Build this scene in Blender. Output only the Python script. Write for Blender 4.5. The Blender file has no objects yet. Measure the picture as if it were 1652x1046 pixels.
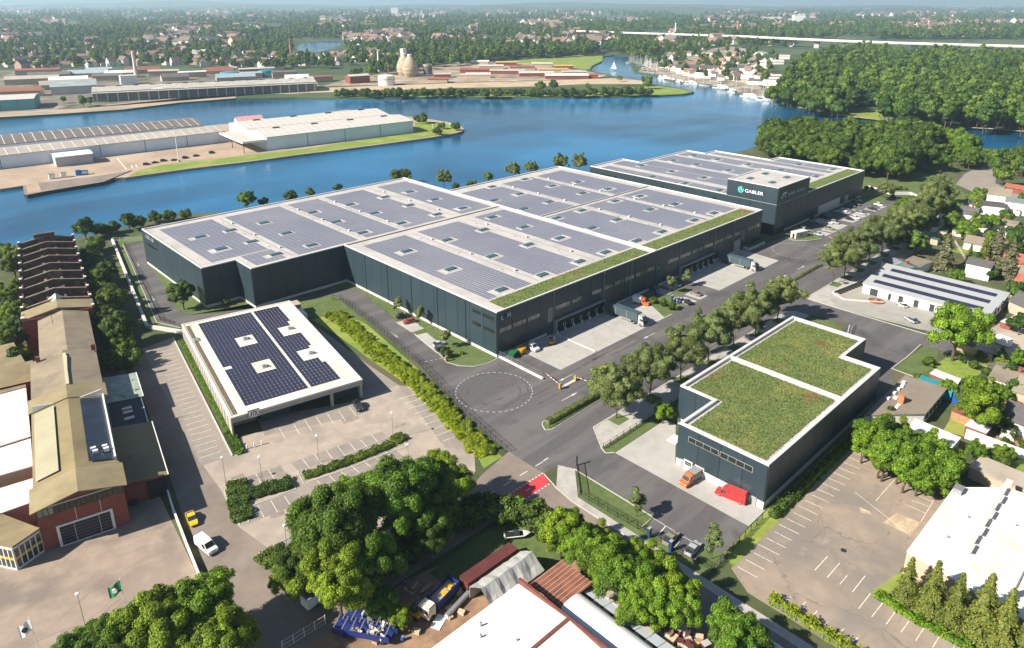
import bpy, math, random
import numpy as np
from mathutils import Matrix, Vector
random.seed(7); rng = np.random.default_rng(7)
SC = bpy.context.scene; COL = SC.collection
RAD = math.radians
# ---------------------------------------------------------------- camera
CAMR = np.array([[0.72395154, -0.68985083, -0.0], [-0.220184856, -0.231069035, -0.947694956], [0.653768152, 0.686085223, -0.319177489]])
CAMP = np.array([-127.32343, -140.11241, 100.0])
FPX, CX, CY, PW, PH = 1145.8696, 826.0, 391.1603, 1652, 1046
cd = bpy.data.cameras.new('camera'); cam = bpy.data.objects.new('camera', cd); COL.objects.link(cam)
cd.sensor_width = 36; cd.lens = FPX / PW * 36; cd.shift_y = -(PH / 2 - CY) / PW; cd.clip_start = 1; cd.clip_end = 60000
m3 = np.array([CAMR[0], -CAMR[1], -CAMR[2]]).T
mw = Matrix.Identity(4)
for i in range(3):
    for j in range(3): mw[i][j] = m3[i][j]
    mw[i][3] = CAMP[i]
cam.matrix_world = mw; SC.camera = cam
# ---------------------------------------------------------------- world, sun, exposure
HAZE = 1.1e-4
SUN_EL, SUN_AZ = RAD(36), RAD(161)        # direction the light comes from, in the ground plane, measured from +X
w = bpy.data.worlds.new('World'); SC.world = w; w.use_nodes = True
nt = w.node_tree; nt.nodes.clear()
sky = nt.nodes.new('ShaderNodeTexSky'); sky.sky_type = 'NISHITA'; sky.sun_disc = False
sky.sun_elevation = SUN_EL; sky.sun_rotation = math.pi / 2 - SUN_AZ
sky.air_density = 1.0; sky.dust_density = 0.6; sky.ozone_density = 1.5
bg = nt.nodes.new('ShaderNodeBackground'); bg.inputs[1].default_value = 0.055
wo = nt.nodes.new('ShaderNodeOutputWorld')
nt.links.new(sky.outputs[0], bg.inputs[0]); nt.links.new(bg.outputs[0], wo.inputs[0])
ld = bpy.data.lights.new('sun', 'SUN'); ld.energy = 5.0; ld.angle = RAD(0.5); ld.color = (1, 0.92, 0.79)
sun = bpy.data.objects.new('sun', ld); COL.objects.link(sun); sun.location = (-300, 100, 300)
sd = Vector((math.cos(SUN_EL) * math.cos(SUN_AZ), math.cos(SUN_EL) * math.sin(SUN_AZ), math.sin(SUN_EL)))
sun.rotation_euler = sd.to_track_quat('Z', 'Y').to_euler()
vs = SC.view_settings; vs.view_transform = 'Standard'; vs.look = 'None'; vs.gamma = 1; vs.exposure = 1.0; vs.use_curve_mapping = False
SC.render.engine = 'CYCLES'
cy = SC.cycles; cy.max_bounces = 5; cy.diffuse_bounces = 3; cy.glossy_bounces = 2; cy.transmission_bounces = 2; cy.transparent_max_bounces = 4
cy.volume_bounces = 0; cy.caustics_reflective = False; cy.caustics_refractive = False; cy.use_denoising = True
# ---------------------------------------------------------------- geometry helpers
def G(px, py=None, z=0.0):
    """point of the photograph -> place on the level z"""
    if py is None: px, py = px
    d = CAMR.T @ np.array([(px - CX) / FPX, (py - CY) / FPX, 1.0])
    t = (z - CAMP[2]) / d[2]
    return (float(CAMP[0] + d[0] * t), float(CAMP[1] + d[1] * t), z)
def T(x0, y0, s=0.1816): return lambda u, v: (x0 + u * s, y0 + v * s)
def gl(pts, z=0.0): return [G(p[0], p[1], z)[:2] for p in pts]
class MB:
    def __init__(s): s.v = []; s.f = []; s.m = []
    def add(s, vs, fs, m=0):
        n = len(s.v); s.v += [tuple(q) for q in vs]; s.f += [tuple(i + n for i in f) for f in fs]
        s.m += [m] * len(fs) if isinstance(m, int) else list(m); return s
    def box(s, x0, x1, y0, y1, z0, z1, m=0):
        return s.add([(x0,y0,z0),(x1,y0,z0),(x1,y1,z0),(x0,y1,z0),(x0,y0,z1),(x1,y0,z1),(x1,y1,z1),(x0,y1,z1)],
                     [(0,3,2,1),(4,5,6,7),(0,1,5,4),(1,2,6,5),(2,3,7,6),(3,0,4,7)], m)
    def rbox(s, cx, cy, lx, ly, z0, z1, a=0, m=0):
        c, n = math.cos(a), math.sin(a); q = []
        for z in (z0, z1):
            for dx, dy in ((-lx/2,-ly/2),(lx/2,-ly/2),(lx/2,ly/2),(-lx/2,ly/2)): q.append((cx+dx*c-dy*n, cy+dx*n+dy*c, z))
        return s.add(q, [(0,3,2,1),(4,5,6,7),(0,1,5,4),(1,2,6,5),(2,3,7,6),(3,0,4,7)], m)
    def prism(s, poly, z0, z1, m=0, ms=None, bottom=False):
        n = len(poly); ar = sum(poly[i][0]*poly[(i+1)%n][1]-poly[(i+1)%n][0]*poly[i][1] for i in range(n))
        if ar < 0: poly = poly[::-1]
        vs = [(x,y,z0) for x,y in poly] + [(x,y,z1) for x,y in poly]
        fs = [tuple(range(n, 2*n))]; mm = [m]
        for i in range(n): fs.append((i, (i+1)%n, n+(i+1)%n, n+i)); mm.append(m if ms is None else ms)
        if bottom: fs.append(tuple(range(n-1, -1, -1))); mm.append(m)
        return s.add(vs, fs, mm)
    def sheet(s, poly, z, m=0):
        n = len(poly); ar = sum(poly[i][0]*poly[(i+1)%n][1]-poly[(i+1)%n][0]*poly[i][1] for i in range(n))
        if ar < 0: poly = poly[::-1]
        return s.add([(x,y,z) for x,y in poly], [tuple(range(n))], m)
    def strip(s, pts, wd, z0, z1=None, m=0, closed=False):
        """a band of width wd along a polyline; a kerb when z1 is given"""
        n = len(pts); L = []; Rr = []
        for i in range(n):
            a = pts[(i-1) % n] if (closed or i > 0) else pts[i]; b = pts[(i+1) % n] if (closed or i < n-1) else pts[i]
            dx, dy = b[0]-a[0], b[1]-a[1]; l = math.hypot(dx, dy) or 1
            L.append((pts[i][0]-dy/l*wd/2, pts[i][1]+dx/l*wd/2)); Rr.append((pts[i][0]+dy/l*wd/2, pts[i][1]-dx/l*wd/2))
        for i in range(n if closed else n-1):
            j = (i+1) % n
            if z1 is None: s.add([(*Rr[i],z0),(*Rr[j],z0),(*L[j],z0),(*L[i],z0)], [(0,1,2,3)], m)
            else: s.add([(*Rr[i],z0),(*Rr[j],z0),(*L[j],z0),(*L[i],z0),(*Rr[i],z1),(*Rr[j],z1),(*L[j],z1),(*L[i],z1)],
                        [(4,5,6,7),(0,1,5,4),(1,2,6,5),(2,3,7,6),(3,0,4,7)], m)
        return s
    def tube(s, a, b, r0, r1=None, n=8, m=0):
        r1 = r0 if r1 is None else r1; a, b = Vector(a), Vector(b); d = (b - a).normalized()
        u = d.orthogonal().normalized(); v = d.cross(u); q = []
        for p, r in ((a, r0), (b, r1)):
            for i in range(n):
                t = 2*math.pi*i/n; q.append(p + (u*math.cos(t) + v*math.sin(t))*r)
        fs = [(i, (i+1)%n, n+(i+1)%n, n+i) for i in range(n)] + [tuple(range(n, 2*n)), tuple(range(n-1,-1,-1))]
        return s.add(q, fs, m)
    def lathe(s, prof, n=24, c=(0,0,0), m=0):
        q = []; fs = []
        for r, z in prof:
            for i in range(n):
                t = 2*math.pi*i/n; q.append((c[0]+r*math.cos(t), c[1]+r*math.sin(t), c[2]+z))
        for k in range(len(prof)-1):
            for i in range(n): fs.append((k*n+i, k*n+(i+1)%n, (k+1)*n+(i+1)%n, (k+1)*n+i))
        fs.append(tuple((len(prof)-1)*n+i for i in range(n)))
        return s.add(q, fs, m)
    def mesh(s, name, mats):
        me = bpy.data.meshes.new(name); me.from_pydata(s.v, [], s.f)
        for k in (mats if isinstance(mats, (list, tuple)) else [mats]): me.materials.append(k)
        if any(s.m): me.polygons.foreach_set('material_index', s.m)
        me.update(); return me
    def build(s, name, mats, parent=None, **kw): return obj(name, s.mesh(name, mats), parent, **kw)
def setp(o, label=None, cat=None, group=None, kind=None):
    if label: o['label'] = label
    if cat: o['category'] = cat
    if group: o['group'] = group
    if kind: o['kind'] = kind
    return o
def obj(name, me, parent=None, loc=None, rz=0, label=None, cat=None, group=None, kind=None):
    o = bpy.data.objects.new(name, me); COL.objects.link(o)
    if parent is not None: o.parent = parent
    if loc is not None: o.location = loc
    if rz: o.rotation_euler = (0, 0, rz)
    return setp(o, label, cat, group, kind)
def thing(name, label, cat, loc=(0,0,0), rz=0, group=None): return obj(name, None, None, loc, rz, label, cat, group)
def dup(root, loc, rz, label=None, group=None, scale=None):
    r = root.copy(); COL.objects.link(r); r.location = loc; r.rotation_euler = (0, 0, rz)
    if scale is not None: r.scale = scale if isinstance(scale, tuple) else (scale,)*3
    if label: r['label'] = label
    if group: r['group'] = group
    for ch in root.children:
        c = ch.copy(); COL.objects.link(c); c.parent = r
        for g in ch.children: d = g.copy(); COL.objects.link(d); d.parent = c
    return r
def structure(name, mb, mats): return mb.build(name, mats, kind='structure')
# ---------------------------------------------------------------- materials
def _tex(nt, pos=True):
    if pos: return nt.nodes.new('ShaderNodeNewGeometry').outputs['Position']
    return nt.nodes.new('ShaderNodeTexCoord').outputs['Object']
def _map(nt, src, sc):
    mp = nt.nodes.new('ShaderNodeMapping'); mp.inputs['Scale'].default_value = sc; nt.links.new(src, mp.inputs[0]); return mp.outputs[0]
def _noise(nt, vec, scale, detail=4, rough=.6):
    n = nt.nodes.new('ShaderNodeTexNoise'); n.inputs['Scale'].default_value = scale; n.inputs['Detail'].default_value = detail
    n.inputs['Roughness'].default_value = rough; nt.links.new(vec, n.inputs['Vector']); return n.outputs['Fac']
def _ramp(nt, fac, stops):
    r = nt.nodes.new('ShaderNodeValToRGB'); e = r.color_ramp.elements
    while len(e) < len(stops): e.new(0.5)
    for k, (p, c) in zip(e, stops): k.position = p; k.color = (*c, 1) if len(c) == 3 else c
    nt.links.new(fac, r.inputs[0]); return r.outputs[0]
def _mix(nt, fac, a, b, mode='MIX'):
    m = nt.nodes.new('ShaderNodeMix'); m.data_type = 'RGBA'; m.blend_type = mode
    for s, v in ((m.inputs[0], fac), (m.inputs[6], a), (m.inputs[7], b)):
        if isinstance(v, (int, float)): s.default_value = v
        elif isinstance(v, tuple): s.default_value = (*v, 1)
        else: nt.links.new(v, s)
    return m.outputs[2]
def mat(name, col, rough=.8, var=.12, scale=.5, col2=None, r2=(.5,.62), scale2=.1, bump=0, bscale=4, metal=0, spec=.4, pos=True, sc=(1,1,1),
        sc2=None, col3=None, r3=(.6,.68), scale3=1.0, sc3=None, emit=0, coat=0):
    m = bpy.data.materials.new(name); m.use_nodes = True; nt = m.node_tree; b = nt.nodes['Principled BSDF']
    t = _tex(nt, pos); c = np.array(col)
    out = _ramp(nt, _noise(nt, _map(nt, t, sc), scale), [(.3, tuple(c*(1-var))), (.7, tuple(np.minimum(c*(1+var), .95)))]) if var else None
    if col2 is not None:
        f = _ramp(nt, _noise(nt, _map(nt, t, sc2 or sc), scale2), [(r2[0], (0,0,0)), (r2[1], (1,1,1))]); out = _mix(nt, f, out if out else tuple(col), tuple(col2))
    if col3 is not None:
        f = _ramp(nt, _noise(nt, _map(nt, t, sc3 or (1,1,1)), scale3), [(r3[0], (0,0,0)), (r3[1], (1,1,1))]); out = _mix(nt, f, out, tuple(col3))
    if out is not None: nt.links.new(out, b.inputs['Base Color'])
    else: b.inputs['Base Color'].default_value = (*col, 1)
    b.inputs['Roughness'].default_value = rough; b.inputs['Metallic'].default_value = metal; b.inputs['Specular IOR Level'].default_value = spec
    b.inputs['Coat Weight'].default_value = coat
    if emit: b.inputs['Emission Color'].default_value = (*col, 1); b.inputs['Emission Strength'].default_value = emit
    if bump:
        bp = nt.nodes.new('ShaderNodeBump'); bp.inputs['Strength'].default_value = bump; bp.inputs['Distance'].default_value = .2
        nt.links.new(_noise(nt, _map(nt, t, sc), bscale, 3), bp.inputs['Height']); nt.links.new(bp.outputs[0], b.inputs['Normal'])
    return m
def ribbed(name, col, period, axis=0, rough=.7, var=.1, dark=.72, ang=0, col2=None, scale=.25, scale2=.12, r2=(.5,.65), width=.2, metal=0):
    """sheeting with ribs every `period` metres across `axis` of the object"""
    m = mat(name, col, rough, var, scale, col2, r2, scale2, pos=False, metal=metal); nt = m.node_tree; b = nt.nodes['Principled BSDF']
    src = b.inputs['Base Color'].links[0].from_socket
    t = _tex(nt, False); mp = nt.nodes.new('ShaderNodeMapping'); mp.inputs['Rotation'].default_value = (0, 0, ang); nt.links.new(t, mp.inputs[0])
    sp = nt.nodes.new('ShaderNodeSeparateXYZ'); nt.links.new(mp.outputs[0], sp.inputs[0])
    d = nt.nodes.new('ShaderNodeMath'); d.operation = 'DIVIDE'; d.inputs[1].default_value = period; nt.links.new(sp.outputs[axis], d.inputs[0])
    fr = nt.nodes.new('ShaderNodeMath'); fr.operation = 'FRACT'; nt.links.new(d.outputs[0], fr.inputs[0])
    f = _ramp(nt, fr.outputs[0], [(0, (1,1,1)), (width, (0,0,0))])
    nt.links.new(_mix(nt, f, src, _mix(nt, 1.0, src, (dark,)*3, 'MULTIPLY')), b.inputs['Base Color'])
    bp = nt.nodes.new('ShaderNodeBump'); bp.inputs['Strength'].default_value = .5; bp.inputs['Distance'].default_value = .05; bp.invert = True
    nt.links.new(f, bp.inputs['Height']); nt.links.new(bp.outputs[0], b.inputs['Normal'])
    return m
def leafmat(name, cols, transl=.35, tree=.35):
    """each leaf and each tree its own tone of green"""
    m = bpy.data.materials.new(name); m.use_nodes = True; nt = m.node_tree; b = nt.nodes['Principled BSDF']
    g = nt.nodes.new('ShaderNodeNewGeometry'); oi = nt.nodes.new('ShaderNodeObjectInfo')
    c = _ramp(nt, g.outputs['Random Per Island'], [(k/(len(cols)-1), q) for k, q in enumerate(cols)])
    f = _ramp(nt, oi.outputs['Random'], [(0, (1-tree, 1-tree*.8, 1-tree*.7)), (.5, (1,1,1)), (1, (1+tree*.9, 1+tree*.55, 1))])
    at = nt.nodes.new('ShaderNodeAttribute'); at.attribute_name = 'tone'; c = _mix(nt, 1.0, c, f, 'MULTIPLY'); c = _mix(nt, 1.0, c, at.outputs['Color'], 'MULTIPLY'); nt.links.new(c, b.inputs['Base Color']); b.inputs['Roughness'].default_value = .55; b.inputs['Specular IOR Level'].default_value = .25
    tr = nt.nodes.new('ShaderNodeBsdfTranslucent'); nt.links.new(_mix(nt, 1.0, c, (1.3, 1.25, .5), 'MULTIPLY'), tr.inputs[0])
    mx = nt.nodes.new('ShaderNodeMixShader'); mx.inputs[0].default_value = transl
    o = nt.nodes['Material Output']; nt.links.new(b.outputs[0], mx.inputs[1]); nt.links.new(tr.outputs[0], mx.inputs[2]); nt.links.new(mx.outputs[0], o.inputs[0])
    return m
MT = {}
MT['asphalt'] = mat('asphalt', (.098,.092,.094), .85, .10, .9, col2=(.135,.126,.125), r2=(.44,.60), scale2=.18, sc2=(.09,1,1), col3=(.070,.068,.071), r3=(.55,.66), scale3=.06, bump=.1, bscale=9)
MT['asphalt_side'] = mat('asphalt_side', (.098,.092,.094), .85, .10, .9, col2=(.135,.126,.125), r2=(.44,.60), scale2=.18, sc2=(1,.09,1), col3=(.070,.068,.071), r3=(.55,.66), scale3=.06, bump=.1, bscale=9)
MT['asphalt_old'] = mat('asphalt_old', (.31,.245,.195), .9, .12, .35, col2=(.20,.165,.14), r2=(.46,.62), scale2=.09, col3=(.40,.31,.235), r3=(.55,.7), scale3=.045, bump=.15, bscale=6)
MT['asphalt_lot'] = mat('asphalt_lot', (.37,.31,.26), .9, .1, .4, col2=(.28,.24,.205), r2=(.47,.62), scale2=.08, col3=(.45,.38,.31), r3=(.58,.74), scale3=.05, bump=.12, bscale=7)
MT['asphalt_dark'] = mat('asphalt_dark', (.20,.165,.14), .9, .12, .4, col2=(.26,.21,.175), r2=(.45,.66), scale2=.09, bump=.12, bscale=7)
MT['bay'] = mat('bay', (.27,.235,.205), .9, .1, .8, col2=(.22,.195,.175), r2=(.5,.7), scale2=.15, bump=.15, bscale=8)
MT['concrete'] = mat('concrete', (.40,.385,.365), .85, .06, .5, col2=(.33,.32,.30), r2=(.48,.7), scale2=.12, bump=.1, bscale=8)
MT['concrete_old'] = mat('concrete_old', (.42,.36,.29), .9, .12, .4, col2=(.30,.26,.21), r2=(.48,.66), scale2=.1, bump=.15)
MT['paving'] = mat('paving', (.40,.38,.355), .9, .1, .8, col2=(.31,.295,.28), r2=(.45,.7), scale2=.25)
MT['kerb'] = mat('kerb', (.48,.46,.42), .9, .08, 1)
MT['paint'] = mat('paint', (.60,.59,.57), .7, .05, 2, col2=(.38,.37,.36), r2=(.55,.7), scale2=1.2)
MT['paint_worn'] = mat('paint_worn', (.66,.62,.55), .8, .08, 2, col2=(.40,.34,.28), r2=(.52,.66), scale2=1.6)
MT['red_paint'] = mat('red_paint', (.60,.05,.06), .8, .15, .7, col2=(.40,.06,.06), r2=(.5,.7), scale2=.3)
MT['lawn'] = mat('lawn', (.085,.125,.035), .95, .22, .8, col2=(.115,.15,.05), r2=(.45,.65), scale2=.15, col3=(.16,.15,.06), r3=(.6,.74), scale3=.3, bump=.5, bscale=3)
MT['lawn_bright'] = mat('lawn_bright', (.17,.24,.035), .95, .25, .5, col2=(.28,.30,.07), r2=(.48,.66), scale2=.06, bump=.5, bscale=3)
MT['soil'] = mat('soil', (.17,.12,.08), .95, .25, .5, col2=(.10,.11,.04), r2=(.45,.6), scale2=.12, bump=.4)
MT['dirt'] = mat('dirt', (.30,.19,.12), .95, .2, .5, col2=(.20,.125,.08), r2=(.45,.62), scale2=.2, bump=.3)
MT['ground'] = mat('ground', (.065,.085,.032), .95, .3, .15, col2=(.12,.10,.055), r2=(.5,.65), scale2=.03, bump=.4, bscale=1)
MT['farland'] = mat('farland', (.045,.075,.03), .95, .3, .02, col2=(.085,.11,.04), r2=(.5,.62), scale2=.004, col3=(.16,.14,.10), r3=(.62,.66), scale3=.0016)
MT['quay'] = mat('quay', (.40,.30,.22), .9, .1, .1, col2=(.30,.23,.18), r2=(.45,.65), scale2=.03, col3=(.46,.37,.28), r3=(.55,.7), scale3=.02)
MT['sand'] = mat('sand', (.48,.37,.25), .95, .15, .1, col2=(.36,.26,.18), r2=(.5,.66), scale2=.03)
MT['steel_white'] = mat('steel_white', (.72,.71,.69), .5, .04, 1)
MT['black'] = mat('black', (.02,.02,.022), .5, 0)
MT['rubber'] = mat('rubber', (.025,.025,.026), .8, 0)
MT['glass'] = mat('glass', (.035,.045,.05), .08, 0, spec=.8)
MT['chrome'] = mat('chrome', (.5,.5,.52), .3, 0, metal=.8)
MT['metal'] = mat('metal', (.34,.35,.36), .45, .06, 1, metal=.5)
MT['lamp_white'] = mat('lamp_white', (.8,.8,.78), .4, 0)
MT['red_light'] = mat('red_light', (.45,.02,.02), .3, 0)
# ================================================================ THE SETTING
def water_mat():
    m = bpy.data.materials.new('water'); m.use_nodes = True; nt = m.node_tree; b = nt.nodes['Principled BSDF']; t = _tex(nt)
    c = _ramp(nt, _noise(nt, _map(nt, t, (1,1,1)), .004, 3), [(.40, (.004,.055,.125)), (.50, (.009,.105,.230)), (.60, (.017,.165,.345))])
    c = _mix(nt, _ramp(nt, _noise(nt, _map(nt, t, (.25,1,1)), .016, 5), [(.50,(0,)*3),(.72,(.55,)*3)]), c, (.030,.20,.38)); nt.links.new(c, b.inputs['Base Color']); b.inputs['Specular IOR Level'].default_value = .45; nt.links.new(_ramp(nt, _noise(nt, _map(nt, t, (1,.35,1)), .012, 4), [(.35,(.07,)*3),(.7,(.24,)*3)]), b.inputs['Roughness'])
    bp = nt.nodes.new('ShaderNodeBump'); bp.inputs['Strength'].default_value = .22; bp.inputs['Distance'].default_value = .5
    n1 = _noise(nt, _map(nt, t, (1,1,1)), .35, 5); n2 = _noise(nt, _map(nt, t, (1,1,1)), .03, 3)
    ad = nt.nodes.new('ShaderNodeMath'); ad.operation = 'ADD'; nt.links.new(n1, ad.inputs[0]); nt.links.new(n2, ad.inputs[1])
    nt.links.new(ad.outputs[0], bp.inputs['Height']); nt.links.new(bp.outputs[0], b.inputs['Normal'])
    return m
MT['water'] = water_mat()
WZ = -1.6
structure('water', MB().sheet([(-1500,-300),(2600,-900),(3200,3200),(-300,3000),(-1500,1500)], WZ), MT['water'])
near_px = [(-400,470),(-100,415),(0,400),(60,390),(150,379),(215,364),(240,353),(312,345)]
near = gl(near_px) + [(30,192),(80,186),(100,160),(160,150),(200,138),(250,128)] + gl([(1200,243),(1240,229),(1350,219),(1480,220),(1560,235),(1652,250),(1900,292)]) + [(900,-900),(-900,-900),(-900,300)]
structure('ground', MB().prism(near, -4, 0), MT['ground'])
def arc(a0, a1, r, n=14):
    h = math.atan2(CAMR[2][1], CAMR[2][0]); out = []
    for i in range(n + 1):
        a = h + RAD(a0 + (a1 - a0) * i / n); out.append((CAMP[0] + r*math.cos(a), CAMP[1] + r*math.sin(a)))
    return out
t8 = T(840,30); t9 = T(1100,20); ta = T(1352,60)
far_shore = [(-300,224),(0,190),(100,184),(200,177),(290,166),(380,159),(480,158),(560,158.5),(650,157.5),(740,156.5),(870,157.5),(1000,155.5),(1060,154.5),(1105,152),(1120,148.5),(1112,146),(1095,142),(1060,137),(1040,132.5),(1018,129),
    t8(900,530),t8(780,500),t8(690,480),t8(620,460),t8(640,420),t8(720,385),t8(735,340),t8(830,326),t8(960,330),t8(980,400),t8(1010,470),t8(1100,490),t8(1190,500),t8(1300,540),t8(1450,570),
    t9(200,640),t9(400,680),t9(560,740),t9(700,770),t9(830,780),t9(1000,830),t9(1150,865),t9(1450,915),ta(350,730),ta(530,765),(1500,203),ta(1150,800),(1600,207.5),ta(1652,835),(1800,226)]
structure('far_land', MB().prism(gl(far_shore) + arc(-75, 75, 24000), -4, 0), MT['farland'])
hill = MB()
def ridge(r0, hmax, a0, a1, seed, w_=2600):
    rr = random.Random(seed); n = 60; ph = [rr.uniform(0, 6.3) for _ in range(5)]
    hd = math.atan2(CAMR[2][1], CAMR[2][0]); rows = [(-1,0),(-.5,.6),(0,1),(.5,.6),(1,0)]; q = []
    for i in range(n+1):
        f = i/n; a = hd + RAD(a0+(a1-a0)*f); e = min(1, f*5, (1-f)*5)
        hh = hmax*e*(.55+.2*math.sin(9*f+ph[0])+.14*math.sin(21*f+ph[1])+.08*math.sin(47*f+ph[2]))
        for k, s in rows: q.append((CAMP[0]+(r0+k*w_/2)*math.cos(a), CAMP[1]+(r0+k*w_/2)*math.sin(a), .3+hh*s))
    m = len(rows); hill.add(q, [(i*m+k, i*m+k+1, (i+1)*m+k+1, (i+1)*m+k) for i in range(n) for k in range(m-1)], 0)
ridge(9000, 80, -40, 12, 3); ridge(12500, 120, -44, 44, 5, 4000); ridge(16500, 150, -20, 44, 8, 4000)
structure('hills', hill, MT['farland'])
# lake far behind the town, port peninsula
structure('lake', MB().sheet(gl([(482,84),(478,77),(488,70),(520,67),(551,66),(551,72),(540,79),(515,84)]), .25), MT['water'])
t1 = T(0,170)
pen = [(-300,345),t1(0,745),t1(200,715),t1(1100,640),(200,287),(309,271.8),(400,261),(480,250),(562,240),(695,222),(735,215),(746.5,211.5),(749,208),(744,203.5),(722,197),(690,192),(640,186),(560,177),(420,195),(260,210),(0,238),(-300,266)]
structure('port_ground', MB().prism(gl(pen), -4, 0.0), MT['quay'])
structure('jetty', MB().prism(gl([t1(205,715),t1(212,790),t1(240,797),t1(400,765),t1(920,680),t1(1170,578),t1(1000,610),t1(350,690)], .4), -4, .4, 0, 1), [MT['asphalt_dark'], MT['black']])
structure('jetty_sand', MB().sheet(gl([t1(230,718),t1(245,780),t1(370,765),t1(340,690)], .45), .45), MT['sand'])
structure('bank_grass', MB().sheet(gl([(206,285.5),(309,271),(400,260),(480,249),(562,239),(690,221.5),(734,213.5),(744,209.5),(738,204),(715,199),(690,196),(668,198),(672,213),(600,223),(500,239),(430,247),(330,259),(262,266),(222,276)]), .03), MT['lawn_bright'])
structure('yard_line', MB().strip(gl([t1(1040,470),t1(1125,572)]), .8, .05).strip(gl([t1(0,625),t1(300,600),t1(620,555)]), .5, .05).strip(gl([t1(1165,530),t1(1180,560)]), .7, .05).strip(gl([t1(1205,525),t1(1220,555)]), .7, .05), MT['paint_worn'])
# far bank: quay road, grass, works yard sand
structure('far_quay', MB().sheet(gl([(-200,211),(0,189),(100,183.5),(200,176.5),(290,165.5),(380,158.5),(380,150),(470,152),(520,148),(492,141),(480,148),(300,157),(180,168),(120,176),(0,181),(-200,200)], .03), .03), MT['quay'])
structure('port_backland', MB().sheet(gl([(-200,200),(0,180.5),(120,175.5),(180,167.5),(300,156.5),(480,147.5),(492,140.5),(520,139),(470,124),(250,114),(0,114),(-200,130)], .02), .02), mat('port_backland', (.17,.145,.12), .95, .25, .06, col2=(.07,.095,.035), r2=(.52,.58), scale2=.012, col3=(.32,.26,.20), r3=(.56,.62), scale3=.02))
structure('far_track', MB().sheet(gl([(500,150),(590,147),(740,142),(860,140),(940,136),(1036,136),(1040,131),(1000,126),(940,128),(860,131),(745,134),(600,139),(500,143)], .06), .06), MT['sand'])
structure('works_yard', MB().sheet(gl([(520,139),(600,138),(740,133),(870,130),(960,126),(980,122),(940,113),(880,104),(800,100),(760,97),(690,108),(560,128)], .03), .03), mat('works_sand', (.36,.27,.19), .95, .25, .05, col2=(.19,.16,.13), r2=(.48,.58), scale2=.03, col3=(.55,.47,.38), r3=(.58,.66), scale3=.02))
structure('meadow', MB().sheet(gl([(800,101),(880,93),(960,86),(972,88),(972,98),(955,106),(950,112),(930,112),(880,104)], .06), .06), MT['lawn_bright'])
structure('spit_grass', MB().sheet(gl([(640,156.5),(870,156.5),(1000,154.5),(1060,153.5),(1100,151.5),(1117,148.5),(1095,143),(1062,139),(1035,140),(960,146),(860,150),(640,152)], .09), .09), MT['lawn_bright'])
structure('marina_quay', MB().sheet(gl([(1030,116),(1060,121),(1100,132),(1136,135),(1172,143),(1201,153),(1250,160),(1240,148),(1210,130),(1180,112),(1240,85),(1180,75),(1080,84),(1040,100)], .05), .05), mat('marina_ground', (.36,.30,.24), .95, .3, .05, col2=(.15,.14,.12), r2=(.5,.58), scale2=.04))
structure('forest_clearing', MB().sheet(gl([(1368,184),(1400,178),(1430,178),(1440,190),(1430,197),(1395,190)], .06), .06), MT['lawn_bright'])
structure('bank_sand', MB().strip(gl([(1290,173.5),(1363,186.5),(1415,193),(1448,199)], .04), 5, .04).strip(gl([(1561,205.6),(1600,208),(1652,212)], .04), 5, .04), MT['sand'])
# ---------------------------------------------------------------- the new yard and the public road
asph = [(-29.8,-36.1),(-26.6,-17.5),(-19.3,12.2),(-13.8,45.8),(-10.9,70),(-12,76),(-20,80),(-55,84.5),(-61,87),(-64.8,96),(-47.9,189.4),(-39.7,189.1),(-48.9,146),(-56,102),(-54,93.5),(-46,88.5),(-12,82),(-2,78),(-1.8,69),(-6.4,43.7),(-8.2,30.3),(-11,13.5),(-12.5,8),(-11.4,4),(-8.6,.8),(-4.4,-.5),(0,0),(157,0),(157,-4),(172,-4),(172,-5),(228,-5),(262,-4),(267,-6),(283,-14),(284,-19),(277,-21),(269,-22.6),(250,-30.8),(250,-43.4),(109.5,-43.4),(109.5,-130),(100.5,-130),(100.5,-84),(77,-84),(56,-92),(56,-88),(68.8,-78),(68.8,-62),(100,-63),(97,-46),(94,-43.6),(-7.3,-43.6),(-12.6,-50.6),(-13.2,-53.6),(-11.8,-54.5),(-11.8,-88),(-27.5,-89.5),(-28,-75),(-23.5,-73),(-23.4,-53),(-23.2,-51.3),(-25,-48),(-29.5,-47.6),(-29.5,-36.2)]
structure('yard_asphalt', MB().sheet(asph, .02), MT['asphalt'])
road = gl([(-60,1150),(250,1010),(330,985),(410,960),(470,905),(600,855),(700,790),(780,755),(815,733)])
structure('street', MB().sheet([(-29.4,-36.3),(-29.4,-47.4),(-31,-51),(-30,-58.4),(-30,-140),(-42,-140),(-42.5,-75),(-43,-56),(-48,-51.5),(-70,-51.5),(-88,-53),(-112,-58),(-150,-60),(-150,-52),(-110,-47),(-97,-43),(-96,-30),(-93,-5),(-80,70),(-73,78),(-66,76),(-77,7),(-83,-20),(-84,-36),(-72,-42),(-50,-42.5),(-40,-38.5)], .016), MT['asphalt_dark'])
cr = MB()
cr.sheet([(8.2,-.3),(8.2,-18.1),(64,-18),(66,-7),(66,-.3)], .045); cr.sheet([(94.2,-.3),(94.2,-17.8),(140.3,-17.7),(142,-.3)], .045)
cr.sheet([(-11.8,-53.9),(-11.8,-88),(-5,-88),(-5,-66),(8.6,-56.9),(8.6,-53.9)], .045)
structure('apron', cr, MT['concrete'])
jt = MB()
for xs in ((8.2,64,8),(94.2,140.3,7.7)):
    x = xs[0] + xs[2]
    while x < xs[1] - 2: jt.box(x-.04, x+.04, -17.9, -.4, .047, .052); x += xs[2]
    jt.box(xs[0]+.1, xs[1]-.5, -9.1, -9.02, .047, .052)
structure('apron_joint', jt, mat('joint', (.22,.21,.2), .9, 0))
lw = MB()
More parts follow.
